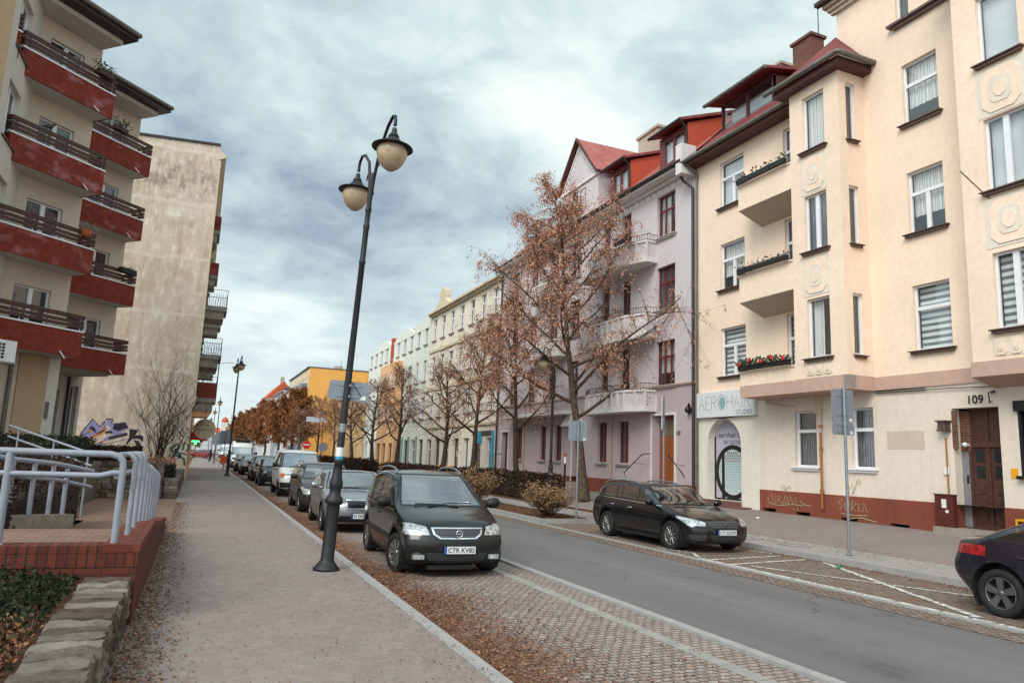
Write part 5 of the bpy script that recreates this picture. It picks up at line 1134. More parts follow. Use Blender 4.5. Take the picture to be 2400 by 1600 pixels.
    pts=[(-2.95,11.0,.93),(-2.55,11.65,.86),(-2.3,12.05,.8),(-2.1,12.4,.77),(-1.92,12.75,.74),(-1.78,13.05,.7)]
    for p in pts:
        m=MB(); m.tube([p,(p[0],p[1],p[2]+.82)],.034,8); m.build('post',M['railgrey'],Ri)
    e=(-1.5,13.6,.62)
    m=MB(); m.tube([(-8,9.9,1.85),(-3.6,10.5,1.83),(-2.95,11.0,1.78)]+[(p[0],p[1],p[2]+.83) for p in pts[1:]]+[(e[0],e[1],e[2]+.82)],.036,8); m.build('top_rail',M['railgrey'],Ri)
    m=MB(); m.tube([(-8,9.9,1.6),(-3.6,10.5,1.6),(-2.95,11.0,1.55)]+[(p[0],p[1],p[2]+.6) for p in pts[1:]]+[(e[0],e[1],e[2]+.57)],.03,8); m.build('mid_rail',M['railgrey'],Ri)
    Rb=thing('stair_railing','light grey double handrail sloping down beside the terrace steps','railing',(0,0,0))
    a=Vector((-4.4,22.0,2.25)); b=Vector((-2.25,20.0,1.63))
    m=MB(); m.tube([a,b],.028,8); m.build('top_rail',M['railgrey'],Rb); m=MB(); m.tube([a-Vector((0,0,.27)),b-Vector((0,0,.27))],.025,8); m.build('mid_rail',M['railgrey'],Rb)
    for t,zb in ((.12,1.2),(.55,.8),(.95,.15)): p=a+(b-a)*t; m=MB(); m.tube([(p.x,p.y,zb),p],.022,8); m.build('post',M['railgrey'],Rb)
    # stone walls
    stones('stone_wall','low rubble stone wall curving along the pavement beside the dark green ground cover',-.9,-.45,3.2,8.46,.05,.5,4,zend=.6)
    stones('stone_wall','grey stone retaining wall at the end of the terrace beyond the ramp',-.95,-.45,28.2,41.8,.1,.75,9)
    stones('stone_wall','mossy stone block wall behind the foot of the ramp',-4.2,-.96,28.0,28.4,.1,1.3,12)
    m=MB(); m.box(-.47,-.461,-12,8.6,-.1,.1); m.build('wall_foot_strip',M['earth'],kind='structure')
    m=MB(); m.add([(-9,2,.5),(-.85,2,.42),(-.85,8.45,.54),(-9,8.45,.72)],[(0,1,2,3)]); m.build('planting_bed',M['earth'],kind='structure')
    m=MB(); m.box(-13,-.9,28.4,41.9,0,.72); m.box(-13,-2.9,22.6,28.4,0,1.2); m.build('raised_bed',M['stonewall'],kind='structure'); m=MB(); m.add([(-4.3,20.002,.1),(-.461,20.002,.1),(-.461,42,.1),(-4.3,42,.1)],[(0,1,2,3)]); m.build('forecourt',M['rampave'],kind='structure')
n=N('dark_hedge_bank'); n.set(.95); f=n.noise(18,6,None,.75); n.col(n.ramp(f,[(.35,srgb('1c1210')),(.65,srgb('4a3026'))])); n.bump(f,1,.08); M['twigbank']=n.m
ramp()
# ======================= vehicles =======================
def carpaint(name,c,dust='6f655c',metal=.35,rough=.32,dirt=.35):
    n=N(name); n.set(rough,metal,.25,.55)
    a=n.n('TexCoord'); sp=n.n('SeparateXYZ'); n.l(a.outputs['Object'],sp.inputs[0])
    d=n.math('MULTIPLY',n.math('SUBTRACT',n.math('ADD',.62,n.math('MULTIPLY',n.noise(4,5),.35)),sp.outputs[2]),1.3,True)
    base=n.ramp(n.noise(2,3),[(.3,scl(srgb(c),.9)),(.7,scl(srgb(c),1.08))])
    n.col(n.mix(n.math('MULTIPLY',d,dirt),base,srgb(dust)))
    n.l(n.math('ADD',rough,n.math('MULTIPLY',d,.4)),n.b.inputs['Roughness']); return n.m
M['trim_black']=plain('black_trim_plastic','111113',.55,var=.15,sc=10)
M['headlamp']=None
def mk4():
    n=N('headlamp_glass'); n.set(.12,.3,.6,.6); f=n.noise(16,4); n.col(n.ramp(f,[(.3,srgb('6d7277')),(.5,srgb('9fa4a7')),(.7,srgb('d3d3cf'))])); M['headlamp']=n.m
    n=N('tail_lamp_red'); n.set(.15,0,.6,.6); n.col(n.ramp(n.noise(14,3),[(.3,srgb('6d1014')),(.7,srgb('ad2024'))])); M['tail']=n.m
    n=N('orange_indicator'); n.set(.2,0,.5,.5); n.col(srgb('d8641c')); M['amber']=n.m
    n=N('number_plate_white'); n.set(.4); n.col(srgb('cfd2d4')); M['plate']=n.m
    n=N('plate_blue'); n.set(.4); n.col(srgb('2e4f9a')); M['plateblue']=n.m
    n=N('radiator_grille'); n.set(.5); a=n.n('TexCoord'); sp=n.n('SeparateXYZ'); n.l(a.outputs['Object'],sp.inputs[0]); fr=n.math('FRACT',n.math('MULTIPLY',sp.outputs[2],30)); n.col(n.ramp(fr,[(0,srgb('0d0d0e')),(.5,srgb('0d0d0e')),(.6,srgb('4c4c50'))])); M['grille']=n.m
mk4()
def pip(p,poly):
    x,y=p; c=False; j=len(poly)-1
    for i in range(len(poly)):
        xi,yi=poly[i]; xj,yj=poly[j]
        if (yi>y)!=(yj>y) and x<(xj-xi)*(y-yi)/(yj-yi)+xi: c=not c
        j=i
    return c
AX={'x+':(Vector((1,0,0)),1,2),'x-':(Vector((-1,0,0)),1,2),'y+':(Vector((0,1,0)),0,2),'y-':(Vector((0,-1,0)),0,2),'z+':(Vector((0,0,1)),0,1)}
def region(bm,axis,poly,tagid,lim=.1,cond=None,cut=True):
    ax,i,j=AX[axis]; x0=min(p[0] for p in poly);x1=max(p[0] for p in poly);y0=min(p[1] for p in poly);y1=max(p[1] for p in poly)
    def sel():
        out=[]
        for f in bm.faces:
            if f.normal.dot(ax)<lim: continue
            if cond and not cond(f.calc_center_median()): continue
            a=[v.co[i] for v in f.verts]; b=[v.co[j] for v in f.verts]
            if max(a)<x0 or min(a)>x1 or max(b)<y0 or min(b)>y1: continue
            out.append(f)
        return out
    if cut:
        k=len(poly)
        for q in range(k):
            p0,p1=poly[q],poly[(q+1)%k]; d=Vector((0,0,0)); d[i]=p1[0]-p0[0]; d[j]=p1[1]-p0[1]
            if d.length<1e-6: continue
            no=d.cross(ax).normalized(); co=Vector((0,0,0)); co[i]=p0[0]; co[j]=p0[1]
            fs=sel(); es={e for f in fs for e in f.edges}; vs={v for f in fs for v in f.verts}
            bmesh.ops.bisect_plane(bm,geom=list(vs)+list(es)+fs,dist=2e-4,plane_co=co,plane_no=no)
    hit=[]
    for f in sel():
        c=f.calc_center_median()
        if pip((c[i],c[j]),poly): f.material_index=tagid; hit.append(f)
    return hit
def smooth(a,b,x): t=min(max((x-a)/(b-a),0),1); return t*t*(3-2*t)
def chaikin(P,k=1,q=.22):
    for _ in range(k):
        o=[]; n=len(P)
        for i in range(n):
            a,b=P[i],P[(i+1)%n]; o+=[(a[0]+(b[0]-a[0])*q,a[1]+(b[1]-a[1])*q),(b[0]-(b[0]-a[0])*q,b[1]-(b[1]-a[1])*q)]
        P=o
    return P
def dens(P,s):
    o=[]
    for i in range(len(P)):
        a,b=P[i],P[(i+1)%len(P)]; L=math.dist(a,b); k=max(1,int(L/s+.5))
        o+=[(a[0]+(b[0]-a[0])*t/k,a[1]+(b[1]-a[1])*t/k) for t in range(k)]
    return o
def clipx(poly,xa,xb):
    def cl(P,f):
        o=[]
        for i in range(len(P)):
            a,b=P[i],P[(i+1)%len(P)]; fa,fb=f(a),f(b)
            if fa>=0: o.append(a)
            if fa*fb<0: t=fa/(fa-fb); o.append((a[0]+(b[0]-a[0])*t,a[1]+(b[1]-a[1])*t))
        return o
    return cl(cl(poly,lambda p:p[0]-xa),lambda p:xb-p[0])
def wheel(car,x,y,r,w,style,steer=0,metal='alloy'):
    out=1 if y>0 else -1
    W=bpy.data.objects.new('wheel',None); COL.objects.link(W); W.parent=car; W.location=(x,y,r); W.rotation_euler=(0,0,steer+(0 if out>0 else PI))
    key=(round(r,3),round(w,3),style,metal)
    if key not in WHEELS:
        rr=r*.68 if style!='van' else r*.62; m=MB()   # outer face towards +y
        m.lathe([(rr,-w/2),(r*.93,-w/2),(r*.99,-w/2+.025),(r,-w/4),(r,w/4),(r*.99,w/2-.025),(r*.93,w/2),(rr+.01,w/2-.004),(rr,w/2-.02)],32,axis='y'); t=m.mesh('tyre',M['rubber'])
        m=MB(); m.lathe([(rr,-w/2),(rr,w/2-.02),(rr*.94,w/2-.012),(rr*.9,w/2-.03),(rr*.88,-.02)],32,axis='y')
        m.lathe([(.0,w/2-.02),(.035,w/2-.02),(.045,w/2-.035),(.05,w/2-.06)],16,axis='y')
        def spoke(a,w0,w1,r0,r1,d=.0):
            c,s=math.cos(a),math.sin(a); P=[]
            for (rad,ww,yy) in ((r0,w0,w/2-.03),(r1,w1,w/2-.016)):
                for sg in (-1,1):
                    for dy in (0,-.035): P.append((rad*c-sg*ww*s,yy+dy,rad*s+sg*ww*c))
            m.add(P,[(0,2,6,4),(0,4,5,1),(2,3,7,6),(1,5,7,3)])
        if style=='fin':
            for k in range(9):
                for q in (-.09,.09): spoke(k*2*PI/9+q*.9,.009,.026,.05,rr*.95)
        if style=='mesh':
            for k in range(10):
                a=k*2*PI/10
                for q in (-.2,.2):
                    c0,c1=a+q*.2,a+q*1.5; p0=Vector((math.cos(c0)*.05,0,math.sin(c0)*.05)); p1=Vector((math.cos(c1)*rr*.92,0,math.sin(c1)*rr*.92)); m.tube([p0+Vector((0,w/2-.035,0)),p1+Vector((0,w/2-.022,0))],.013,5)
        if style=='five':
            for k in range(5): spoke(k*2*PI/5+.3,.035,.055,.04,rr*.92)
        if style in('steel','van'):
            m.lathe([(.05,w/2-.05),(rr*.5,w/2-.03),(rr*.9,w/2-.05)],24,axis='y')
        m2=len(m.v); m.lathe([(0,-.01),(rr*.9,-.01)],24,axis='y',mi=1)
        WHEELS[key]=(t,m.mesh('rim',[M[metal],M['dark']]))
    t,ri=WHEELS[key]; link('tyre',t,W); link('rim',ri,W); return W
WHEELS={}
CARM={}
def car(name,label,cat,pos,yaw,sp,group=None):
    """sp: dict of shape and details. local frame: +x forward, +y left, z up; origin on the ground between the axles"""
    T=thing(name,label,cat,pos,yaw,group)
    prof=chaikin(sp['prof'],1); P=dens(prof,.11); n=len(P); W=sp['W']; r=sp.get('r',.07); zb=sp['belt']; tk=sp.get('tumble',.2); xf=max(p[0] for p in P); xr=min(p[0] for p in P); kf=sp.get('kf',.3); kr=sp.get('kr',.22)
    def inset(d):
        out=[]
        for i in range(n):
            a,b,c=P[i-1],P[i],P[(i+1)%n]
            t=Vector((c[0]-a[0],c[1]-a[1])).normalized(); nn=Vector((-t.y,t.x)); out.append((b[0]+nn.x*d*sgn,b[1]+nn.y*d*sgn))
        return out
    area=sum(P[i][0]*P[(i+1)%n][1]-P[(i+1)%n][0]*P[i][1] for i in range(n)); sgn=1 if area>0 else -1
    sl=[(t,0) for t in (-1,-.8,-.5,0,.5,.8,1)]; th=[25,50,72,90]
    seq=[(-1,-q) for q in th[::-1]]+sl+[(1,q) for q in th]
    bm=bmesh.new(); rings=[]
    for t,q in seq:
        ins=inset(r*(1-math.cos(R(abs(q))))) if q else P
        rings.append([bm.verts.new((x,(t*1.0)+(math.copysign(abs(q)/90,q) if q else 0),z)) for x,z in ins])
    for a,b in zip(rings[:-1],rings[1:]):
        for i in range(n): bm.faces.new((a[i],a[(i+1)%n],b[(i+1)%n],b[i]))
    caps=[bm.faces.new(rings[0]),bm.faces.new(rings[-1])]
    cf=list(caps)
    for k in range(int((xf-xr)/.22)+1):
        x=xr+.1+k*.22; fs=[f for f in bm.faces if abs(f.calc_center_median().y)>1.97]
        bmesh.ops.bisect_plane(bm,geom=fs+list({e for f in fs for e in f.edges})+list({v for f in fs for v in f.verts}),dist=1e-4,plane_co=(x,0,0),plane_no=(1,0,0))
    for k in range(16):
        z=.25+k*.11; fs=[f for f in bm.faces if abs(f.calc_center_median().y)>1.97]
        bmesh.ops.bisect_plane(bm,geom=fs+list({e for f in fs for e in f.edges})+list({v for f in fs for v in f.verts}),dist=1e-4,plane_co=(0,0,z),plane_no=(0,0,1))
    hw=W/2
    for v in bm.verts:
        x,s,z=v.co; a=abs(s); c=smooth(zb-.1,zb+.05,z)
        w=hw*(1-.07*smooth(.55,.2,z)-.02*smooth(.7,zb,z))-max(0,z-zb)*tk-max(0,zb-.05-z)*0
        w-=sp.get('shoulder',.0)*smooth(zb-.02,zb+.06,z)
        # plan taper to the nose and tail
        w-=sp.get('nose',.08)*smooth(xf-.9,xf,x)**1.5*hw+sp.get('tailt',.05)*smooth(xr+.8,xr,x)*hw
        if a<=1: y=(w-r)*a
        else: y=(w-r)+r*math.sin(R((a-1)*90))
        q=y/hw
        x2=x-kf*q**2.6*smooth(xf-1.1,xf,x)*(1-.0*c)+kr*q**2.6*smooth(xr+.9,xr,x)
        x2-=(.16*q*q*smooth(zb,zb+.2,z)*(1 if x>sp.get('xm',0) else -.6))*smooth(0,.7,abs(x-sp.get('xm',0)))
        z2=z-sp.get('crown',.05)*q*q*smooth(.55,.95,z)
        v.co=(x2,math.copysign(y,s),z2)
    bmesh.ops.recalc_face_normals(bm,faces=bm.faces)
    mats=[M[sp['paint']] if isinstance(sp['paint'],str) else sp['paint'],M['trim_black'],M['dark'],M['chrome']]; parts=[]
    def side(poly,tid,**k):
        h=[]
        for ax in ('y+','y-'): h+=region(bm,ax,poly,tid,**k)
        return h
    for poly in sp.get('clad',[]): side(poly,1)
    for ax,poly in sp.get('black',[]): region(bm,ax,poly,1)
    for poly in sp.get('lines',[]):
        for ax in ('y+','y-'): region(bm,ax,poly,2,lim=.3)
    for ax,poly in sp.get('chrome',[]):
        if ax=='side': side(poly,3)
        else: region(bm,ax,poly,3)
    nid=[10]
    def prt(nm,mat,hits_fn):
        nid[0]+=1; hits_fn(nid[0]); parts.append((nid[0],nm,mat))
    # glazing: black surround first, then each pane
    if 'dlo' in sp:
        D=sp['dlo']; cx=sum(p[0] for p in D)/len(D); cz=sum(p[1] for p in D)/len(D)
        side([(cx+(x-cx)*1.03,cz+(z-cz)*1.1) for x,z in D],1,lim=.25)
        for xa,xb in sp['panes']:
            pol=clipx(D,xa,xb)
            if len(pol)<3: continue
            for ax in ('y+','y-'): prt('window','carglass',lambda i,ax=ax,pol=pol: region(bm,ax,pol,i,lim=.25))
    if 'shield' in sp:
        z0,w0,z1,w1=sp['shield']; pol=[(-w0,z0),(w0,z0),(w1,z1),(-w1,z1)]; big=[(-w0-.035,z0-.03),(w0+.035,z0-.03),(w1+.03,z1+.025),(-w1-.03,z1+.025)]
        region(bm,'x+',big,1,lim=.12,cond=lambda c: c.x>-.3 and c.z>zb-.15); prt('windscreen',sp.get('shieldmat','brightshield'),lambda i: region(bm,'x+',pol,i,lim=.12,cond=lambda c: c.x>-.3))
    if 'rear' in sp:
        z0,w0,z1,w1=sp['rear']; pol=[(-w0,z0),(w0,z0),(w1,z1),(-w1,z1)]; prt('rear_window','carglass',lambda i: region(bm,'x-',pol,i,lim=.08,cond=lambda c: c.x<0))
    for nm,mat,ax,pol in sp.get('parts',[]):
        if ax=='front2':   # mirrored front lamps wrapping onto the wings
            fp,spol=pol
            for s in (1,-1):
                def fn(i,s=s):
                    region(bm,'x+',[(y*s,z) for y,z in fp],i,lim=.25)
                    if spol: region(bm,'y+' if s>0 else 'y-',spol,i,lim=.5)
                prt(nm,mat,fn)
        elif ax=='rear2':
            fp,spol=pol
            for s in (1,-1):
                def fn(i,s=s):
                    region(bm,'x-',[(y*s,z) for y,z in fp],i,lim=.12)
                    if spol: region(bm,'y+' if s>0 else 'y-',spol,i,lim=.25)
                prt(nm,mat,fn)
        else: prt(nm,mat,lambda i: region(bm,ax,pol,i,lim=.25))
    # wheel arches
    wr=sp['wr']; wells=[]
    for xa in sp['axles']:
        c=[(xa+(wr+.065)*math.cos(t*PI/12),wr+.02+(wr+.075)*math.sin(t*PI/12)) for t in range(24)]
        if sp.get('archclad'): side([(xa+(wr+.13)*math.cos(t*PI/12),wr+.02+(wr+.14)*math.sin(t*PI/12)) for t in range(24)],1,lim=.3)
        for ax in ('y+','y-'):
            h=region(bm,ax,c,2,lim=.2); bmesh.ops.delete(bm,geom=h,context='FACES')
    # separate parts
    groups={}
    for f in bm.faces: groups.setdefault(f.material_index,[]).append(f)
    for e in bm.edges:
        if len(e.link_faces)==2 and e.calc_face_angle(0)>R(38): e.smooth=False
    for tid,nm,mat in parts:
        fs=groups.get(tid)
        if not fs: continue
        ids={}; vs=[]; ff=[]
        for f in fs:
            q=[]
            for v in f.verts:
                if v.index<0 or v not in ids: ids[v]=len(vs); vs.append(tuple(v.co))
                q.append(ids[v])
            ff.append(q)
        me=bpy.data.meshes.new(nm); me.from_pydata(vs,[],ff); me.materials.append(M[mat] if isinstance(mat,str) else mat); me.polygons.foreach_set('use_smooth',[True]*len(ff)); link(nm,me,T)
        bmesh.ops.delete(bm,geom=fs,context='FACES')
    for f in bm.faces: f.smooth=True
    # inner wheel wells and floor
    me=bpy.data.meshes.new('body'); bm.to_mesh(me); bm.free()
    for mm in mats: me.materials.append(mm)
    body=link('body',me,T)
    m=MB()
    for xa in sp['axles']:
        for s in (1,-1):
            y1=s*(hw-.02); y0=s*(hw-.32)
            pr=[(xa+(wr+.075)*math.cos(t*PI/10),wr+.02+(wr+.085)*math.sin(t*PI/10)) for t in range(-2,13)]
            m.add([(x,y,z) for x,z in pr for y in (y0,y1)],[(2*i,2*i+2,2*i+3,2*i+1) for i in range(len(pr)-1)]); m.poly([(x,y0,z) for x,z in pr])
    xa,xb=sp['axles'][1],sp['axles'][0]; m.box(xr+.5,xf-.5,-hw+.33,hw-.33,sp.get('zbot',.2)+.02,.5)
    if sp.get('cabin',True):
        zz=zb-.1; m.box(sp['axles'][1]-.1,.75,-hw+.2,hw-.2,.45,zz-.12)
        for xx in (.15,-.75):
            for yy in (-.38,.38): m.box(xx-.3,xx-.08,yy-.22,yy+.22,.5,zz+.12); m.box(xx-.3,xx-.16,yy-.12,yy+.12,zz+.13,zz+.3)
        m.box(.75,1.15,-hw+.2,hw-.2,.5,zz-.02)
        m.lathe([(.17,.0),(.18,.02),(.17,.04)],16,(.55,.38,zz+.02),axis='x')
    m.build('underbody',M['dark'],T)
    # wheels
    for k,xa in enumerate(sp['axles']):
        for s in (1,-1): wheel(T,xa,s*(hw-sp.get('ww',.2)/2-.015),wr,sp.get('ww',.2),sp.get('rim','steel'),sp.get('steer',0) if k==0 else 0,sp.get('rimmat','alloy'))
    # mirrors
    if 'mirror' in sp:
        mx,mz=sp['mirror']
        for s in (1,-1):
            m=MB(); y=s*(hw-.03); k=sp.get('mirs',1)
            m.tube([(mx,y-s*.06,mz-.03),(mx-.03,y+s*.06,mz-.02)],[.035,.03],8)
            m.tube([(mx-.0,y+s*.03,mz+.02),(mx-.0,y+s*.07,mz+.03),(mx-.01,y+s*.16*k,mz+.04),(mx-.03,y+s*.22*k,mz+.04),(mx-.035,y+s*.235*k,mz+.04)],[.03,.075*k,.09*k,.075*k,.02],10)
            m.build('mirror',M[sp.get('mirmat','trim_black')] if isinstance(sp.get('mirmat','trim_black'),str) else sp['mirmat'],T)
    for hx in sp.get('handles',[]):
        for s in (1,-1):
            m=MB(); y=s*(hw*(1-.012)); m.tube([(hx[0]-.09,y,hx[1]),(hx[0]-.06,y+s*.025,hx[1]),(hx[0]+.06,y+s*.025,hx[1]),(hx[0]+.09,y,hx[1])],.014,6); m.build('door_handle',mats[0] if len(hx)<3 else M[hx[2]],T)
    if 'rails' in sp:
        x0,x1,zr,yr=sp['rails']
        for s in (1,-1):
            m=MB(); y=s*yr; m.tube([(x1,y,zr-.07),(x1-.1,y,zr-.01),(x1-.35,y,zr+.035),((x0+x1)/2,y,zr+.055),(x0+.35,y,zr+.03),(x0+.1,y,zr-.02),(x0,y,zr-.08)],.019,8); m.build('roof_rail',M[sp.get('railmat','galv')],T)
    if 'wiper' in sp:
        x,z=sp['wiper']; m=MB(); m.tube([(x+.02,.25,z+.0),(x-.04,-.1,z+.035),(x-.07,-.5,z+.04)],.011,5); m.tube([(x+.03,-.3,z-.01),(x-.06,.05,z+.05),(x-.1,.5,z+.06)],.009,5); m.build('wiper',M['trim_black'],T)
    if 'plate' in sp:
        x,z,txt,y=sp['plate']; p=bpy.data.objects.new('number_plate',None); m=MB(); m.box(x,x+.012,y-.26,y+.26,z-.057,z+.057); m.box(x+.0121,x+.0135,y-.26,y-.215,z-.057,z+.057,1) if False else m.box(x+.0121,x+.0135,y-.26,y-.215,z-.057,z+.057,1)
        pl=m.build('number_plate',[M['plate'],M['plateblue']],T); bpy.data.objects.remove(p)
        m=MB(); fr=.004
        for (a,b,c,d) in ((-.263,.263,-.062,-.057),(-.263,.263,.057,.062),(-.263,-.258,-.057,.057),(.258,.263,-.057,.057)): m.box(x-.004,x+.014,y+a,y+b,z+c,z+d)
        m.build('plate_frame',M['trim_black'],pl)
        if txt:
            w0=text_mb(MB(),txt,.1,(0,0,0),(1,0,0),(0,0,1)); m=MB(); text_mb(m,txt,.1,(x+.0125,y-.2,z-.036),(0,1,0),(0,0,1),ext=.002,width=.44/w0 if len(txt)>6 else .9,offset=.0015); m.build('lettering',M['letter_black'],pl)
    if 'extra' in sp: sp['extra'](T,mats)
    return T
def badge_ring(T,x,z,r,mat='chrome',bolt=True,tilt=0):
    m=MB(); k=24; m.tube([(x,r*math.cos(t*2*PI/k),z+r*math.sin(t*2*PI/k)) for t in range(k+1)],r*.12,6)
    if bolt: m.tube([(x+.004,r*1.35,z+.004),(x+.004,r*.1,z+r*.16)],[.002,r*.13],5); m.tube([(x+.004,r*.3,z+r*.14),(x+.004,-r*.3,z-r*.14)],r*.12,5); m.tube([(x+.004,-r*.1,z-r*.16),(x+.004,-r*1.35,z-.004)],[r*.13,.002],5)
    m.build('badge',M[mat],T)
# ---- dark green minivan with roof rails (nearest, left kerb)
P_MPV=[(2.0,.2),(2.14,.26),(2.2,.42),(2.2,.55),(2.15,.68),(2.1,.78),(1.95,.87),(1.55,.98),(1.2,1.05),(.85,1.25),(.42,1.49),(.12,1.585),(-.4,1.63),(-1.1,1.615),(-1.7,1.55),(-1.92,1.42),(-2.04,1.08),(-2.1,.8),(-2.12,.5),(-2.05,.28),(-1.9,.2)]
def mpv_extra(T,mats):
    badge_ring(T,2.205,.7,.052)
    m=MB()
    for s in (1,-1): m.box(2.0,2.115,s*.62-.09,s*.62+.09,.3,.37)
    m.build('fog_lamp',M['headlamp'],T)
    for s in (1,-1):
        m=MB(); m.tube([(1.35+.52,s*.8,.52),(1.0,s*.875,.5),(-.9,s*.875,.5),(-1.0,s*.87,.5)],.028,6) if False else m.box(-.93,.93,s*.862-.014,s*.862+.014,.5,.57); m.build('rub_strip',M['trim_black'],T)
    m=MB(); m.box(1.5,2.02,-.45,.3,.13,.2); m.build('splash_guard',M['trim_black'],T)
    m=MB(); m.lathe([(0,.0),(.045,.01),(.05,-.02)],10,(2.19,.33,.47),axis='x') if False else m.disc((2.195,-.3,.5),.05,'x',14); m.build('tow_cover',mats[0],T)
    m=MB(); m.add([(1.08,.5,1.075),(1.08,.28,1.08),(1.02,.28,1.13),(1.02,.5,1.125)],[(0,1,2,3)]); m.build('parking_ticket',M['white'],T)
MPV=dict(prof=P_MPV,W=1.74,belt=1.02,tumble=.24,r=.075,kf=.26,kr=.16,axles=(1.345,-1.345),wr=.315,ww=.2,rim='fin',steer=R(17),paint=carpaint('dark_green_car_paint','0c1413',metal=.2,dirt=.14,rough=.2),nose=.06,
 dlo=[(1.0,1.02),(.78,1.18),(.45,1.4),(.12,1.51),(-.4,1.55),(-1.1,1.53),(-1.62,1.46),(-1.82,1.3),(-1.9,1.07)],panes=[(.52,1.0),(-.3,.48),(-1.15,-.36),(-1.9,-1.22)],shield=(1.075,.7,1.54,.55),rear=(1.1,.62,1.5,.52),
 clad=[[(-2.2,.2),(2.3,.2),(2.3,.3),(-2.2,.3)]],archclad=True,
 black=[('x+',[(-.9,.2),(.9,.2),(.9,.24),(-.9,.24)])],
 chrome=[('x+',[(-.43,.785),(.43,.785),(.4,.68),(.3,.615),(-.3,.615),(-.4,.68)]),('side',[(1.0,.995),(1.0,1.012),(-1.92,1.05),(-1.92,1.033)])],
 lines=[[(.45,.33),(.462,.33),(.5,1.0),(.488,1.0)],[(-.34,.33),(-.328,.33),(-.328,1.02),(-.34,1.02)],[(1.2,.33),(1.212,.33),(1.15,1.0),(1.138,1.0)],[(-1.1,.7),(-1.085,.7),(-1.18,1.02),(-1.195,1.02)]],
 parts=[('grille','grille','x+',[(-.4,.77),(.4,.77),(.37,.69),(.28,.635),(-.28,.635),(-.37,.69)]),('lower_grille','grille','x+',[(-.5,.395),(.5,.395),(.45,.28),(-.45,.28)]),
  ('headlight','headlamp','front2',([(.45,.67),(.5,.79),(.7,.83),(.9,.83),(.9,.665)],[(1.78,.69),(1.84,.82),(2.2,.83),(2.2,.67)])),
  ('tail_light','tail','rear2',([(.6,.85),(.6,1.3),(.9,1.3),(.9,.85)],[(-2.2,.85),(-2.2,1.3),(-1.95,1.3),(-1.88,.85)])),
  ('bumper_strip','trim_black','x+',[(-.9,.5),(.9,.5),(.9,.6),(-.9,.6)])],
 mirror=(.93,1.07),mirs=1.1,handles=[(-.12,.86),(-1.0,.9)],rails=(-1.6,.1,1.63,.6),wiper=(1.22,1.05),plate=(2.2,.45,'CTR KV85',.02),extra=mpv_extra)
car('minivan','dark green minivan with roof rails and plate CTR KV85 parked by the near lamp post','minivan',(4.06,13.4,0),-PI/2-R(2.5),MPV,'cars parked along the left kerb')
# ---- black estate car (right side)
P_EST=[(2.1,.19),(2.28,.25),(2.33,.4),(2.32,.55),(2.27,.66),(2.15,.74),(1.7,.86),(1.2,.94),(1.0,.985),(.6,1.2),(.2,1.385),(-.15,1.44),(-.8,1.455),(-1.6,1.43),(-2.05,1.36),(-2.22,1.2),(-2.36,.95),(-2.42,.7),(-2.43,.45),(-2.35,.28),(-2.2,.2)]
def est_extra(T,mats):
    badge_ring(T,2.325,.63,.055,'alloy_dark')
    for s in (1,-1):
        m=MB(); m.box(2.05,2.2,s*.62-.13,s*.62+.13,.3,.42)
    m=MB(); m.tube([(-1.5,-.2,1.44),(-1.75,-.2,1.72)],.006,4); m.build('aerial',M['iron'],T)
    for s in (1,-1):
        m=MB(); m.box(-.9,.95,s*.893-.01,s*.893+.01,.2,.27); m.build('sill_strip',M['trim_black'],T)
EST=dict(shieldmat='shieldglass',prof=P_EST,W=1.8,belt=.95,tumble=.3,r=.085,kf=.34,kr=.2,axles=(1.41,-1.42),wr=.325,ww=.215,rim='mesh',paint=carpaint('black_car_paint','0a0a0d',metal=.2,dirt=.12,rough=.2),nose=.08,shoulder=.02,
 dlo=[(.9,.985),(.62,1.12),(.25,1.3),(-.1,1.355),(-.8,1.365),(-1.6,1.335),(-1.95,1.26),(-2.08,1.08)],panes=[(.0,.9),(-.78,-.06),(-1.0,-.83),(-2.1,-1.06)],shield=(1.0,.72,1.38,.56),rear=(1.0,.62,1.33,.52),
 chrome=[('side',[(.98,.945),(.98,.96),(-2.1,1.04),(-2.1,1.022)]),('x+',[(-.4,.76),(.4,.76),(.32,.56),(-.32,.56)])] [:1],
 clad=[[(-2.4,.19),(2.0,.19),(2.0,.27),(-2.4,.27)]],
 lines=[[(.68,.28),(.69,.28),(.72,.95),(.71,.95)],[(-.44,.28),(-.43,.28),(-.4,.99),(-.41,.99)],[(-1.06,.6),(-1.05,.6),(-1.2,1.0),(-1.21,1.0)],[(-2.2,.56),(1.0,.56),(1.0,.566),(-2.2,.566)]],
 parts=[('grille','grille','x+',[(-.43,.7),(.43,.7),(.36,.56),(-.36,.56)]),('lower_grille','grille','x+',[(-.4,.4),(.4,.4),(.34,.27),(-.34,.27)]),('side_intake','grille','front2',([(.48,.42),(.8,.42),(.78,.3),(.5,.28)],None)),
  ('headlight','headlamp','front2',([(.5,.6),(.47,.68),(.62,.73),(.95,.8),(.95,.6)],[(1.62,.76),(1.75,.82),(2.3,.78),(2.3,.58),(2.05,.58)])),
  ('tail_light','tail','rear2',([(.6,.72),(.6,.98),(.95,.98),(.95,.72)],[(-2.5,.72),(-2.5,.98),(-2.12,.97),(-2.2,.74)]))],
 mirror=(.78,.99),mirmat=None,handles=[(-.28,.83,'chrome'),(-1.12,.86,'chrome')],rails=(-1.95,-.15,1.43,.6),railmat='galv',wiper=(1.1,.97),plate=(2.33,.47,'CT 0235P',0),extra=est_extra)
EST['mirmat']=EST['paint']
car('estate_car','glossy black estate car with chrome roof rails and plate CT 0235P parked opposite','estate car',(11.04,15.7,0),-PI/2,EST)
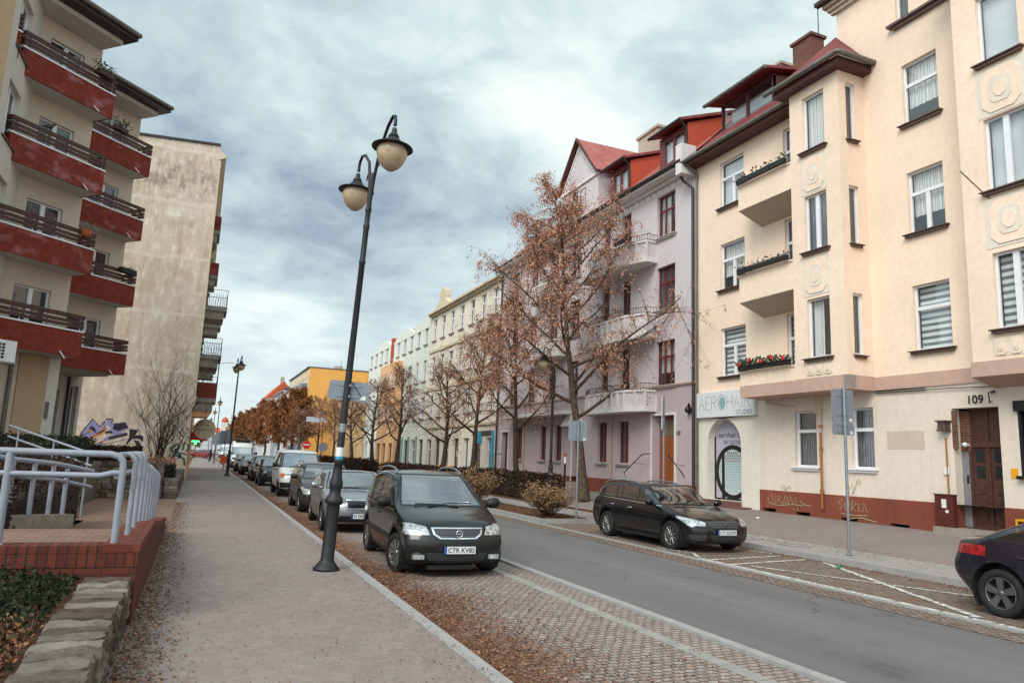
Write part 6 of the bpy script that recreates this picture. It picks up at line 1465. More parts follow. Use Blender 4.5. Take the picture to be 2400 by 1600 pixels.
# ---- dark saloon cut by the right picture edge
P_SAL=[(2.0,.2),(2.2,.3),(2.25,.5),(2.15,.68),(1.6,.82),(1.15,.92),(.6,1.2),(.15,1.4),(-.4,1.45),(-.95,1.4),(-1.5,1.19),(-1.85,1.06),(-2.12,1.03),(-2.2,.98),(-2.23,.85),(-2.3,.68),(-2.3,.55),(-2.22,.42),(-1.95,.22)]
SAL=dict(prof=P_SAL,W=1.79,belt=.98,tumble=.32,r=.09,kf=.34,kr=.34,axles=(1.35,-1.35),wr=.325,ww=.215,rim='five',rimmat='alloy_dark',paint=carpaint('dark_plum_car_paint','2b2630',metal=.45,dirt=.05,rough=.22),tailt=.1,
 dlo=[(.95,.97),(.6,1.17),(.2,1.32),(-.35,1.365),(-.9,1.32),(-1.25,1.19),(-1.48,1.06)],panes=[(.0,.95),(-.95,-.06),(-1.5,-1.0)],shield=(.98,.7,1.37,.55),rear=(1.1,.56,1.38,.5),
 lines=[[(-.43,.3),(-.42,.3),(-.4,1.0),(-.41,1.0)],[(-1.02,.66),(-1.01,.66),(-1.12,1.0),(-1.13,1.0)],[(-2.3,.63),(-1.75,.6),(-1.75,.606),(-2.3,.636)]],
 parts=[('tail_light','tail','rear2',([(.6,.82),(.55,.94),(.95,.95),(.95,.8)],[(-2.4,.8),(-2.4,.95),(-2.1,.95),(-1.92,.91),(-2.05,.82)])),('headlight','headlamp','front2',([(.5,.58),(.5,.7),(.9,.76),(.9,.58)],[(1.7,.62),(1.8,.76),(2.2,.7),(2.2,.56)]))],
 mirror=(.75,1.0),handles=[(-1.0,.84),(-.2,.82)],plate=(2.25,.45,'',0))
car('saloon_car','dark plum saloon with red tail lamp, cut off by the picture edge','saloon car',(11.32,5.6,0),-PI/2,SAL)
# ---- silver saloon behind the minivan
P_SED=[(2.05,.2),(2.22,.28),(2.27,.45),(2.26,.6),(2.2,.74),(2.0,.82),(1.6,.9),(1.1,.97),(.95,1.01),(.5,1.24),(.1,1.4),(-.35,1.445),(-.9,1.4),(-1.45,1.18),(-1.75,1.07),(-2.1,1.04),(-2.22,.96),(-2.28,.7),(-2.27,.45),(-2.15,.25),(-1.95,.2)]
def sed_extra(T,mats):
    m=MB()
    for z in (.62,.675,.73): m.box(2.255,2.285,-.33,.33,z,z+.02)
    m.tube([(2.27,-.36,.59),(2.26,-.4,.79),(2.26,.4,.79),(2.27,.36,.59),(2.27,-.36,.59)],.014,6); m.build('grille_bars',M['chrome'],T)
SED=dict(prof=P_SED,W=1.77,belt=.97,tumble=.3,r=.08,kf=.3,kr=.25,axles=(1.38,-1.38),wr=.315,ww=.2,rim='five',paint=carpaint('silver_car_paint','8b8d90',metal=.75,dirt=.25,rough=.28),
 dlo=[(.9,.99),(.55,1.18),(.15,1.325),(-.35,1.365),(-.85,1.325),(-1.2,1.2),(-1.45,1.06)],panes=[(.0,.9),(-.9,-.06),(-1.5,-.96)],shield=(1.02,.7,1.38,.55),rear=(1.05,.56,1.36,.5),
 black=[('x+',[(-.5,.42),(.5,.42),(.62,.27),(-.62,.27)])],
 chrome=[('side',[(.98,.955),(.98,.97),(-1.5,1.03),(-1.5,1.015)]),('x+',[(-.8,.235),(.8,.235),(.8,.262),(-.8,.262)])],
 lines=[[(.62,.28),(.632,.28),(.66,.96),(.648,.96)],[(-.44,.28),(-.43,.28),(-.4,1.0),(-.41,1.0)],[(1.15,.3),(1.16,.3),(1.1,.94),(1.09,.94)]],
 parts=[('grille','grille','x+',[(-.4,.79),(.4,.79),(.35,.59),(-.35,.59)]),('headlight','headlamp','front2',([(.46,.62),(.44,.74),(.6,.78),(.95,.83),(.95,.64)],[(1.72,.7),(1.85,.83),(2.25,.8),(2.25,.62)])),('tail_light','tail','rear2',([(.5,.75),(.5,.98),(.9,.98),(.9,.75)],[(-2.4,.75),(-2.4,.98),(-2.0,.98),(-2.1,.76)]))],
 mirror=(.72,1.03),handles=[(-.15,.86,'chrome'),(-1.05,.88,'chrome')],wiper=(1.05,1.0),plate=(2.275,.42,'N 54K',0),extra=sed_extra)
SED['mirmat']=SED['paint']
car('saloon_car','silver saloon with barred grille parked directly behind the dark green minivan','saloon car',(3.88,19.95,0),-PI/2-R(2.5),SED,'cars parked along the left kerb')
# ---- dark estate / SUV
SUV=dict(EST,paint=carpaint('brown_black_car_paint','2a2523',metal=.4,dirt=.3),rim='five',plate=(2.33,.47,'',0),extra=lambda T,m:None); SUV['mirmat']=SUV['paint']
SUV['prof']=[(x,z*1.06) for x,z in P_EST]; SUV['dlo']=[(x,z*1.06) for x,z in EST['dlo']]; SUV['shield']=(1.06,.72,1.46,.56); SUV['belt']=1.0; SUV['chrome']=[]; SUV['lines']=[]; SUV['rails']=(-1.95,-.15,1.52,.6); SUV['mirror']=(.78,1.05)
SUV['parts']=[p for p in EST['parts'] if p[0] in('grille','headlight','tail_light')]; SUV['handles']=[(-.28,.87),(-1.12,.9)]
car('estate_car','dark brown estate car with roof rails tucked between silver saloon and white van','estate car',(4.02,25.6,0),-PI/2-R(1),SUV,'cars parked along the left kerb')
# ---- white van
P_VAN=[(2.1,.28),(2.3,.34),(2.34,.5),(2.32,.66),(2.28,.82),(2.2,.98),(1.7,1.16),(1.55,1.2),(1.25,1.5),(.85,1.84),(.55,1.92),(-.5,1.95),(-1.8,1.94),(-2.15,1.88),(-2.3,1.5),(-2.36,1.0),(-2.36,.5),(-2.25,.32)]
def van_extra(T,mats):
    m=MB(); m.box(1.95,2.0,-.5,.5,1.075,1.09); m.build('bonnet_slot',M['trim_black'],T)
    m=MB(); k=20; m.tube([(2.31,.09*math.cos(t*2*PI/k),.86+.09*math.sin(t*2*PI/k)) for t in range(k+1)],.01,5); m.tube([(2.315,.06,.92),(2.315,.0,.79),(2.315,-.06,.92)],.009,5); m.build('badge',M['chrome'],T)
VAN=dict(prof=P_VAN,W=1.84,belt=1.2,tumble=.17,r=.1,kf=.2,kr=.1,axles=(1.45,-1.47),wr=.32,ww=.2,rim='van',rimmat='black',paint=carpaint('dusty_white_van_paint','e0deda',metal=0,dirt=.22,rough=.4),nose=.05,xm=.3,crown=.07,
 dlo=[(1.5,1.22),(1.2,1.5),(.95,1.72),(.6,1.79),(-.5,1.8),(-2.1,1.78),(-2.15,1.22)],panes=[(1.12,1.5),(.3,1.06),(-.85,.18),(-2.15,-.98)],shield=(1.23,.76,1.78,.66),
 clad=[[(-2.4,.26),(2.4,.26),(2.4,.36),(-2.4,.36)]],black=[('x+',[(-.95,.38),(.95,.38),(.95,.6),(-.95,.6)])],
 lines=[[(1.08,.4),(1.09,.4),(1.12,1.2),(1.108,1.2)],[(.22,.4),(.232,.4),(.232,1.22),(.22,1.22)],[(-.95,.4),(-.94,.4),(-.94,1.22),(-.95,1.22)]],
 parts=[('grille','grille','x+',[(-.38,.93),(.38,.93),(.38,.8),(-.38,.8)]),('lower_grille','grille','x+',[(-.45,.69),(.45,.69),(.45,.62),(-.45,.62)]),('headlight','headlamp','front2',([(.4,.79),(.4,.95),(.7,.95),(.7,.79)],None)),('indicator','amber','front2',([(.71,.79),(.71,.96),(.95,.96),(.95,.79)],[(2.02,.8),(2.02,.95),(2.35,.95),(2.35,.8)]))],
 mirror=(1.35,1.25),mirs=1.15,handles=[(.38,1.08,'trim_black')],wiper=(1.62,1.2),plate=(2.345,.5,'CT 4T7',0),extra=van_extra)
car('van','dusty white passenger van with orange indicators parked behind the dark brown estate car','van',(4.18,33.8,0),-PI/2-R(.5),VAN,'cars parked along the left kerb')
# ---- small black hatchback with round lamps
P_SUP=[(1.6,.2),(1.75,.28),(1.8,.45),(1.78,.62),(1.7,.76),(1.4,.88),(1.05,.98),(.6,1.25),(.25,1.42),(-.2,1.47),(-.9,1.44),(-1.4,1.34),(-1.6,1.1),(-1.7,.8),(-1.72,.5),(-1.6,.25)]
def sup_extra(T,mats):
    for s in (1,-1):
        m=MB(); m.lathe([(0,.06),(.08,.05),(.11,.0),(.11,-.06)],16,(1.6,s*.56,.68),axis='x'); m.build('headlight',M['headlamp'],T)
SUP=dict(prof=P_SUP,W=1.66,belt=.98,tumble=.25,r=.09,kf=.26,kr=.2,axles=(1.15,-1.2),wr=.29,ww=.18,rim='steel',paint=carpaint('black_hatchback_paint','1b1a1e',metal=.3,dirt=.2),
 dlo=[(.95,1.0),(.6,1.19),(.25,1.34),(-.2,1.385),(-.9,1.35),(-1.3,1.26),(-1.45,1.06)],panes=[(-.1,.95),(-1.5,-.16)],shield=(1.02,.66,1.41,.52),parts=[('grille','grille','x+',[(-.3,.66),(.3,.66),(.3,.58),(-.3,.58)]),('tail_light','tail','rear2',([(.5,.7),(.5,1),(.85,1),(.85,.7)],None))],
 mirror=(.7,1.03),handles=[(-.1,.85)],wiper=(1.1,1.0),plate=(1.8,.42,'',0),extra=sup_extra)
car('hatchback','small black hatchback with round headlamp parked behind the white passenger van','hatchback',(4.0,42.4,0),-PI/2,SUP,'cars parked along the left kerb')
B2=dict(SUV,paint=carpaint('grey_black_car_paint','25262a',metal=.4,dirt=.2),rails=(-1.9,-.2,1.5,.6)); B2['mirmat']=B2['paint']; B2.pop('rails')
car('estate_car','dark grey estate car with a rounded roof behind the small black hatchback','estate car',(4.05,48.2,0),-PI/2,B2,'cars parked along the left kerb')
B3=dict(SED,paint=carpaint('near_black_saloon_paint','1c1b20',metal=.4,dirt=.15),plate=(2.275,.42,'',0),chrome=[]); B3['mirmat']=B3['paint']
car('saloon_car','black saloon with raised bonnet line parked in front of the tall white van','saloon car',(3.98,58.9,0),-PI/2,B3,'cars parked along the left kerb')
B4=dict(SUP,paint=carpaint('copper_car_paint','6b4030',metal=.4,dirt=.15),plate=(1.8,.42,'',0)); B4['mirmat']=B4['paint']
car('hatchback','copper brown hatchback mostly hidden behind the black saloon','hatchback',(3.85,66,0),-PI/2,B4,'cars parked along the left kerb')
P_BIG=[(2.5,.3),(2.72,.38),(2.76,.6),(2.7,.85),(2.6,1.02),(2.2,1.2),(2.0,1.28),(1.6,1.75),(1.25,2.15),(1.0,2.5),(.6,2.62),(-1,2.66),(-2.7,2.64),(-2.95,2.5),(-3.0,1.5),(-3.0,.6),(-2.85,.35)]
def big_extra(T,mats):
    m=MB(); m.box(.3,1.1,-.75,.75,2.64,2.74); m.tube([(1.05,-.8,2.62),(1.05,.8,2.62)],.05,6); m.build('roof_bar',M['trim_black'],T)
BIG=dict(prof=P_BIG,W=2.05,belt=1.28,tumble=.1,r=.12,kf=.25,kr=.05,axles=(1.85,-1.75),wr=.35,ww=.22,rim='van',rimmat='black',paint=carpaint('white_delivery_van_paint','cfd0cf',metal=0,dirt=.3,rough=.4),xm=.6,crown=.08,
 dlo=[(1.95,1.3),(1.55,1.75),(1.35,1.98),(.7,2.0),(.7,1.3)],panes=[(.7,1.95)],shield=(1.33,.82,2.02,.74),black=[('x+',[(-1.05,.38),(1.05,.38),(1.05,.7),(-1.05,.7)])],parts=[('grille','grille','x+',[(-.4,.95),(.4,.95),(.4,.8),(-.4,.8)]),('headlight','headlamp','front2',([(.45,.82),(.45,1.02),(1.0,1.08),(1.0,.85)],None))],
 mirror=(1.75,1.45),mirs=1.5,wiper=(2.05,1.3),plate=(2.76,.5,'',0),extra=big_extra)
car('delivery_van','tall white delivery van with roof bars at the head of the parked row','van',(4.15,77.5,0),-PI/2,BIG,'cars parked along the left kerb')
# ---- red hatchback crossing at the end of the pavement, and far traffic
RED=dict(SUP,paint=carpaint('dull_red_car_paint','8e3a35',metal=.25,dirt=.1)); RED['mirmat']=RED['paint']; RED['prof']=[(x*1.1,z) for x,z in P_SUP]
car('hatchback','dull red hatchback crossing the street at the far end of the pavement','hatchback',(.55,122,.1),PI,RED)
far=[((5.0,150),'white','van',BIG,'small white van far down the street beyond the red hatchback'),((7.4,165),'paleblue','saloon_car',SED,'pale saloon approaching far down the road'),((3.0,190),'white','hatchback',SUP,'small white hatchback parked far behind the red hatchback'),((5.2,215),'palegrey','saloon_car',SED,'light grey saloon at the vanishing end of the road')]
for (x,y),c,nm,sp,lab in far:
    q=dict(sp,paint=carpaint('far_car_paint','c8c9ca',metal=.1,dirt=.1),plate=(sp['plate'][0],sp['plate'][1],'',0)); q.pop('extra',None); q['mirmat']='trim_black'
    car(nm,lab,nm.replace('_',' ').replace(' car',''),(x,y,0),-PI/2,q,'cars far down the street')
# ======================= lamps, signs, bins =======================
def lantern(T,p,s=1.0,name='lantern'):
    L=bpy.data.objects.new(name,None); COL.objects.link(L); L.parent=T; L.location=p; L.scale=(s,)*3
    key='lantern'
    if key not in WC:
        m=MB(); m.lathe([(.0,.36),(.035,.35),(.05,.3),(.04,.27),(.075,.24),(.085,.16),(.13,.13),(.16,.06),(.36,-.02),(.365,-.035),(.3,-.03),(.15,.0)],24); m.lathe([(.085,.2),(.1,.19),(.085,.18)],16)
        h=m.mesh('lamp_shade',M['lamp_black']); m=MB(); m.lathe([(.25,-.03),(.27,-.09),(.265,-.17),(.225,-.28),(.15,-.385),(.06,-.45),(0,-.465)],24); g=m.mesh('globe',M['globe']); WC[key]=(h,g)
    h,g=WC[key]; L.scale=(s*.88,)*3; link('lamp_shade',h,L); link('globe',g,L); return L
def lamp(label,x,y,H,lean=(0,0),arm=(0,-1),group='black iron street lamps',both=True,z=.12,ss=1.0,det=True,armh=None,RA=.62):
    T=thing('street_lamp',label,'street lamp',(x,y,z),0,group); T.rotation_euler=(lean[1],lean[0],0)
    m=MB(); m.lathe([(0,0),(.2,0),(.205,.03),(.17,.06),(.15,.09),(.13,.11),(.115,.13),(.1,.16),(.1,.95),(.105,.98),(.135,1.0),(.14,1.04),(.125,1.09),(.09,1.13),(.085,1.2),(.1,1.25),(.105,1.32),(.085,1.38),(.07,1.5),(.06,1.62),(.075,1.63),(.075,1.66),(.058,1.68)],20); m.build('base',M['lamp_black'],T)
    m=MB(); P=[(.056,1.66),(.055,2.6),(.048,H-2.2),(.055,H-2.19),(.055,H-2.15),(.047,H-2.12),(.046,H-1.6),(.055,H-1.58),(.055,H-1.54),(.044,H-1.5),(.044,H-1.3),(.053,H-1.28),(.053,H-1.24),(.042,H-1.2),(.04,H-.75),(.05,H-.7),(.035,H-.62),(0,H-.6)]; m.lathe(P,14); m.build('pole',M['lamp_black'],T)
    ax,ay=arm
    for s in ((1,-1) if both else (1,)):
        m=MB(); d=Vector((ax*s,ay*s,0)); up=Vector((0,0,1)); r0=RA
        a=[d*.03+up*(H-1.25),d*.1*r0+up*(H-.8),d*.3*r0+up*(H-.3),d*.62*r0+up*(H-.04),d*(r0*.85)+up*(H+.03),d*(r0-.03)+up*(H-.03),d*r0+up*(H-.1),d*r0+up*(H-.2)]
        m.tube(a,[.03,.028,.026,.026,.026,.026,.026,.03],8); k=[d*.25+up*(H-.62)+ (d*math.cos(t*.6)+up*math.sin(t*.6))*(.13-.012*t) for t in range(9)]; m.tube(k,.012,5); m.build('arm',M['lamp_black'],T)
        lantern(T,d*r0+up*(H-.55),ss)
    return T
lamp('tall black double lantern street lamp leaning over the kerb beside the dark green minivan',1.996,11.657,7.05,lean=(R(2.4),R(0)),arm=(.06,-1),RA=1.08)
lamp('black double lantern street lamp on the pavement edge beyond the brick ramp',1.97,50.97,7.7,lean=(R(.6),0),arm=(.1,-1),RA=1.0)
for y,lab,H in ((92,'third black street lamp along the pavement, before the grey sign plates',7.6),(118,'slender far black street lamp beyond the third one',7.6),(150,'small far street lamp seen above the red hatchback',7.6)): lamp(lab,2.0,y,H)
lamp('black single lantern street lamp half hidden by the big brown tree',13.6,27.5,6.4,arm=(-.35,.9),both=False,z=.3)
lamp('black street lamp with a single lantern in front of the orange gable',14.2,93,7.3,arm=(-.8,.5),both=False,z=.15)
def plate_sign(label,x,y,zb,w,h,face,z0=.12,post=True,zt=None,dz=0,tilt=0,stick=True):
    T=thing('road_sign',label,'sign',(x,y,z0),face)     # local: plate faces +y (away), back towards -y
    if post:
        m=MB(); m.tube([(0,0,0),(0,0,zt or zb+h+.05)],.033,10); m.lathe([(.035,0),(.06,0),(.06,.02),(.035,.03)],10); m.build('post',M['galv'],T)
    for (zz,hh) in ([(zb,h)] if not isinstance(zb,list) else zb):
        m=MB(); q=.04; P=[(-w/2+q,zz),(w/2-q,zz),(w/2,zz+q),(w/2,zz+hh-q),(w/2-q,zz+hh),(-w/2+q,zz+hh),(-w/2,zz+hh-q),(-w/2,zz+q)]
        m.prism([(a,.04,b) for a,b in P],(0,.022,0)); p=m.build('sign_plate',M['signback'],T); m=MB(); m.prism([(a*1.0,.0635,b) for a,b in P],(0,.002,0)); m.build('sign_face',M['white'],p)
        for k in (.22,.78): m=MB(); m.box(-w*.3,w*.3,.03,.039,zz+hh*k-.012,zz+hh*k+.012); m.lathe([(.04,-.02),(.04,.02)],10,(0,0,zz+hh*k)); m.build('clamp',M['galv'],p)
        if stick: m=MB(); m.box(w*.28,w*.42,.037,.0395,zz+.03,zz+.09); m.build('sticker',M['white'],p)
    return T
T=plate_sign('grey back of a rectangular road sign clamped to the leaning street lamp',2.03,11.66,2.6,.64,.31,R(-8),z0=.12,post=False); T.rotation_euler=(0,R(2.4),R(-8))
m=MB(); m.tube([(.05,.03,2.88),(.2,.03,2.68)],.008,4); m.build('cable_tie',M['black'],T)
def sleeve(label,z0,z1,mt,r=.062):
    t=thing('poster_band',label,'sticker',(1.996,11.657,.12)); t.rotation_euler=(0,R(2.4),0); m=MB(); m.lathe([(r,z0),(r,z1)],16); m.build('paper',M[mt],t); return t
sleeve('white paper notice wrapped round the leaning lamp post',1.62,1.86,'white'); sleeve('turquoise printed strip under the white notice on the lamp post',1.64,1.72,'shopblue',.0635); sleeve('grey tape band high on the leaning lamp post',2.1,2.23,'galv',.0585); sleeve('torn pale sticker low on the leaning lamp post',1.25,1.29,'white',.086)
plate_sign('two grey sign backs stacked on a thin post in front of the peach house',13.21,12.01,[(2.86,.74),(2.58,.27)],.62,.42,R(-2),z0=.14,zt=3.65)
plate_sign('square grey sign back on a post beside the black estate car',10.9,20.17,2.4,.6,.62,R(-12),z0=.14,zt=3.05)
plate_sign('narrow grey sign seen almost edge on before door 107',13.9,19.9,[(3.3,.7),(2.88,.4)],.5,.4,R(60),z0=.15,zt=4.05)
for x,y,lab in ((2.15,66,'grey sign back on a thin post by the far pavement kerb'),(2.1,74,'tall grey sign back beyond the second street lamp'),(1.9,84,'pale grey sign back in the cluster far along the pavement'),(2.2,97,'small distant sign back at the far pavement end')): plate_sign(lab,x,y,2.1,.9,1.1,R(8),z0=.12,stick=False)
t=thing('no_entry_sign','red and white no entry sign above an orange bin across the road','sign',(10.4,78,.1)); m=MB(); m.tube([(0,0,0),(0,0,2.6)],.04,8); m.build('post',M['galv'],t); m=MB(); m.lathe([(0,-.05),(.42,-.05),(.42,-.02),(0,-.02)],28,(0,0,2.45),axis='y',sm=False); m.build('sign_plate',plain('sign_red','c41f22',.5,var=.05),t); m=MB(); m.box(-.3,.3,-.056,-.0505,2.38,2.52); m.build('white_bar',M['white'],t)
t=thing('round_sign','grey round sign back on a post before the orange gable','sign',(12.4,80,.1)); m=MB(); m.tube([(0,0,0),(0,0,2.5)],.04,8); m.build('post',M['galv'],t); m=MB(); m.lathe([(0,-.05),(.5,-.05),(.5,-.02),(0,-.02)],24,(0,0,2.3),axis='y',sm=False); m.build('sign_plate',M['signback'],t)
M['binorange']=plain('orange_litter_bin','d4551c',.5,var=.1)
def bin_(label,x,y,z,s=1):
    t=thing('litter_bin',label,'litter bin',(x,y,z)); m=MB(); m.tube([(0,.12,0),(0,.12,1.25)],.03,6); m.build('post',M['galv'],t); m=MB(); m.prism([(-.2*s,-.15,.55),(.2*s,-.15,.55),(.24*s,-.15,1.15),(-.24*s,-.15,1.15)],(0,.25,0)); m.build('basket',M['binorange'],t)
bin_('orange litter bin on the pavement beside the parked cars',2.1,63,.12,1.3); bin_('orange litter bin below the no entry sign',10.5,77.5,.1,1.3)
t=thing('grit_box','yellow grit box behind the hedge by the ivory shops','grit box',(15.6,47.5,.5)); m=MB(); m.box(-.5,.5,-.4,.4,0,.6); m.build('box',M['yellow'],t); m=MB(); m.prism([(-.53,-.43,.6),(.53,-.43,.6),(.53,.43,.75),(-.53,.43,.75)],(0,0,.06)); m.build('lid',M['yellow'],t)
t=thing('marker_post','short black post with red and white top beside the lilac house hedge','post',(15.2,29.3,.3)); m=MB(); m.tube([(0,0,0),(0,0,1.5)],.05,8); m.build('post',M['iron'],t); m=MB(); m.tube([(0,0,1.5),(0,0,1.8)],.055,8); m.build('cap',M['white'],t); m=MB(); m.tube([(0,0,1.8),(0,0,1.95)],.055,8); m.build('tip',plain('red_tip','b5382e',.6),t)
t=thing('street_name_sign','pale blue sign board hanging from the lamp before the orange gable','sign',(13.3,92.8,6.0)); m=MB(); m.box(-1.2,1.2,-.04,.04,-.5,.1); m.build('board',M['paleblue'],t); m=MB(); m.tube([(.7,0,.12),(.9,.1,.12)],.03,5); m.build('bracket',M['iron'],t)
for i,(x,y) in enumerate(((1.6,101),(1.8,109),(1.2,127))):
    t=thing('bollard',['dark bollard near the lit green cross','second dark bollard near the far pavement end','slim dark bollard beside the red hatchback'][i],'bollard',(x,y,.12),group='far bollards'); m=MB(); m.lathe([(.12,0),(.12,.1),(.09,.14),(.08,1.3),(.11,1.35),(.08,1.45),(0,1.5)],10); m.build('shaft',M['lamp_black'],t)
# ======================= vegetation =======================
M['bark']=None
def mkb():
    n=N('grey_brown_bark'); n.set(.95,spec=.15); f=n.noise(7,8,n.co((3,3,.6)),.7); n.col(n.ramp(f,[(.32,srgb('2b211c')),(.52,srgb('54463c')),(.7,srgb('7d6d5d'))])); n.bump(f,1,.04); M['bark']=n.m
    n=N('dark_bark'); n.set(.95,spec=.15); f=n.noise(9,6,n.co((3,3,.6)),.7); n.col(n.ramp(f,[(.35,srgb('2c2320')),(.65,srgb('5d4c42'))])); n.bump(f,1,.03); M['bark_dark']=n.m
mkb()
def tree_meshes(seed,H,trunk_h,r0,spread,leaf='rust',n1=11,n2=7,n3=5,leaves=5,droop=.5,lean=(0,0),ls=.11,up=.5,bark='bark',kink=.06,hang=True,crown_top=1.0,sy=1.0,bias=None):
    rnd=random.Random(seed); bm=MB(); lm=MB(); UP=Vector((0,0,1))
    def leafat(p):
        for _ in range(leaves):
            q=p+Vector((rnd.gauss(0,.07),rnd.gauss(0,.07),rnd.gauss(-.05,.09)))
            d=(Vector((rnd.gauss(0,.5),rnd.gauss(0,.5),-1 if hang else rnd.gauss(0,.8)))).normalized(); b=d.orthogonal().normalized(); b.rotate(Matrix.Rotation(rnd.uniform(0,6.28),3,d)); s=ls*rnd.uniform(.55,1.35)
            lm.add([q,q+d*s*.45+b*s*.26,q+d*s,q+d*s*.5-b*s*.24],[(0,1,2,3)])
    def branch(p,d,L,r,lvl,nseg):
        pts=[p]; d=d.normalized()
        for i in range(nseg):
            t=(i+1)/nseg
            d=(d+Vector((rnd.gauss(0,1),rnd.gauss(0,1),rnd.gauss(0,.6)))*kink*(1+lvl*.8)+UP*((up*.12 if lvl==1 else 0)-droop*t*(.06 if lvl==1 else .2 if lvl==2 else .3))).normalized()
            p=p+d*L/nseg; pts.append(p)
        rs=[max(r*(1-.78*i/nseg),.004) for i in range(nseg+1)]
        bm.tube(pts,rs,7 if lvl<1 else (5 if lvl==1 else 3),cap=False); return pts
    def interp(pts,t): 
        f=t*(len(pts)-1); i=min(int(f),len(pts)-2); return pts[i]+(pts[i+1]-pts[i])*(f-i),(pts[i+1]-pts[i]).normalized()
    tp=[]; p=Vector((0,0,0)); k=12
    for i in range(k+1):
        t=i/k; tp.append(Vector((lean[0]*t*H+kink*1.6*math.sin(t*5+seed)*(t>.1),lean[1]*t*H+kink*1.6*math.cos(t*4+seed*2)*(t>.1),t*H*.93)))
    bm.tube(tp,[r0*(1.25 if i==0 else 1)*(1-.9*(i/k)**.8)+.008 for i in range(k+1)],9,cap=False)
    for i in range(n1):
        t=trunk_h/H/.93+(1-trunk_h/H/.93)*((i+.5*rnd.random())/n1)**.9*.97; p,td=interp(tp,min(t,.99)); az=i*2.4+rnd.uniform(-.4,.4)
        rel=(t*H-trunk_h)/(H-trunk_h); L=spread*(1.05-.75*rel**1.3)*rnd.uniform(.75,1.15)
        h=Vector((math.cos(az),math.sin(az)*sy,0))
        if bias is not None: L*=1+bias[2]*(h.x*bias[0]+h.y*bias[1])
        d=h+UP*(.35+up*rel+rnd.uniform(-.1,.2)); b1=branch(p,d,L,max(r0*.42*(1-rel*.6),.02),1,7)
        for j in range(n2):
            tt=.22+.78*(j+rnd.random()*.6)/n2; q,qd=interp(b1,min(tt,1)); s=Vector((rnd.gauss(0,1),rnd.gauss(0,1),rnd.gauss(.1,.7))).normalized()
            b2=branch(q,qd*.7+s*.8,L*.42*rnd.uniform(.6,1.2)*(1.15-.5*tt),.014+r0*.03,2,5)
            for l in range(n3):
                t3=.25+.75*(l+rnd.random()*.7)/n3; w,wd=interp(b2,min(t3,1)); s=Vector((rnd.gauss(0,1),rnd.gauss(0,1),rnd.gauss(-.1,.6))).normalized()
                if leaves and l%2==0: leafat(w)
                b3=branch(w,wd*.6+s*.8,L*.17*rnd.uniform(.6,1.4)+.12,.007,3,3)
                if leaves and rnd.random()<.86:
                    leafat(b3[-1]); 
                    if rnd.random()<.6: leafat(b3[1])
    me=bm.mesh('trunk',M[bark]); ml=lm.mesh('crown',M[leaf]) if leaves else None
    return me,ml
def put_tree(label,x,y,z,ms,rz=0,sc=1,group=None,name='tree'):
    T=thing(name,label,'tree',(x,y,z),rz,group); T.scale=(sc,)*3 if not isinstance(sc,tuple) else sc
    link('trunk',ms[0],T); 
    if ms[1]: link('crown',ms[1],T)
    return T
big=tree_meshes(21,14.6,3.4,.21,5.4,n1=26,n2=11,n3=8,leaves=8,droop=.85,lean=(-.05,.125),ls=.095,up=.55,bias=(-.3,-.95,.12))
put_tree('big leaning street tree with rust brown hanging seed clusters before the lilac house',15.17,27.4,.3,big)
T2=[tree_meshes(31,8.8,2.6,.17,3.3,n1=16,n2=10,n3=8,leaves=4,droop=.4,ls=.085,up=.6,lean=(-.05,.04),bark='bark_dark'),tree_meshes(32,7.6,2.0,.2,3.4,n1=15,n2=10,n3=8,leaves=1,droop=.3,ls=.1,up=.7,bark='bark_dark',kink=.09),tree_meshes(33,8.2,2.3,.19,3.2,n1=15,n2=10,n3=8,leaves=2,droop=.35,ls=.085,up=.6,bark='bark_dark',kink=.1)]
g='small street trees along the planted verge'
put_tree('slim straight tree with few brown leaves next to the big rust brown one',14.8,33.6,.3,T2[0],.6,(.95,.95,1.15),g)
put_tree('thin leaning tree with reddish top before the shop with turquoise banners',14.3,39.0,.3,T2[0],3.4,(1.0,1.0,1.12),g)
put_tree('low forked bare tree with dark trunk before the ivory shop windows',14.3,44.2,.3,T2[1],1.2,1.0,g)
put_tree('dark knobbly bare tree before the apricot bay',14.4,56,.3,T2[2],2.5,1.05,g)
put_tree('bare branching tree with slim trunk before the mint block',14.4,64.6,.3,T2[1],4.2,1.1,g)
put_tree('brownish bare tree just past the mint block',14.3,74.5,.3,T2[2],.3,1.05,g)
put_tree('bare brown tree by the low ochre building',14.0,83.5,.3,T2[0],5.2,.95,g)
put_tree('bare tree in front of the orange gable',14.3,97,.3,T2[2],2.2,1.05,g)
put_tree('smaller bare tree at the corner of the orange gable',12.8,104,.3,T2[1],1.5,1.0,g)
OR=[tree_meshes(41,9.5,2.2,.22,4.3,leaf='orangeleaf',n1=14,n2=9,n3=7,leaves=13,droop=.15,ls=.25,up=.7,hang=False,bark='bark_dark'),tree_meshes(42,8.5,2.0,.22,4.0,leaf='orangeleaf',n1=13,n2=9,n3=7,leaves=13,droop=.15,ls=.25,up=.7,hang=False,bark='bark_dark')]
g='dense orange brown trees in the far verge'
put_tree('broad dense orange brown tree beside the orange apartment block',12.9,112,.1,OR[0],0,(1.15,1.15,1.12),g); put_tree('round dense orange brown tree behind the no entry sign',12.0,124,.1,OR[1],2,(1.15,1.15,1.12),g)
put_tree('orange brown tree behind the tall white delivery van',11.4,141,.1,OR[0],4,1.1,g); put_tree('darker brown tree at the far end of the dense row',10.8,165,.1,OR[1],1,1.15,g); put_tree('small dark brown tree closing the dense row',10.2,195,.1,OR[0],3,1.1,g)
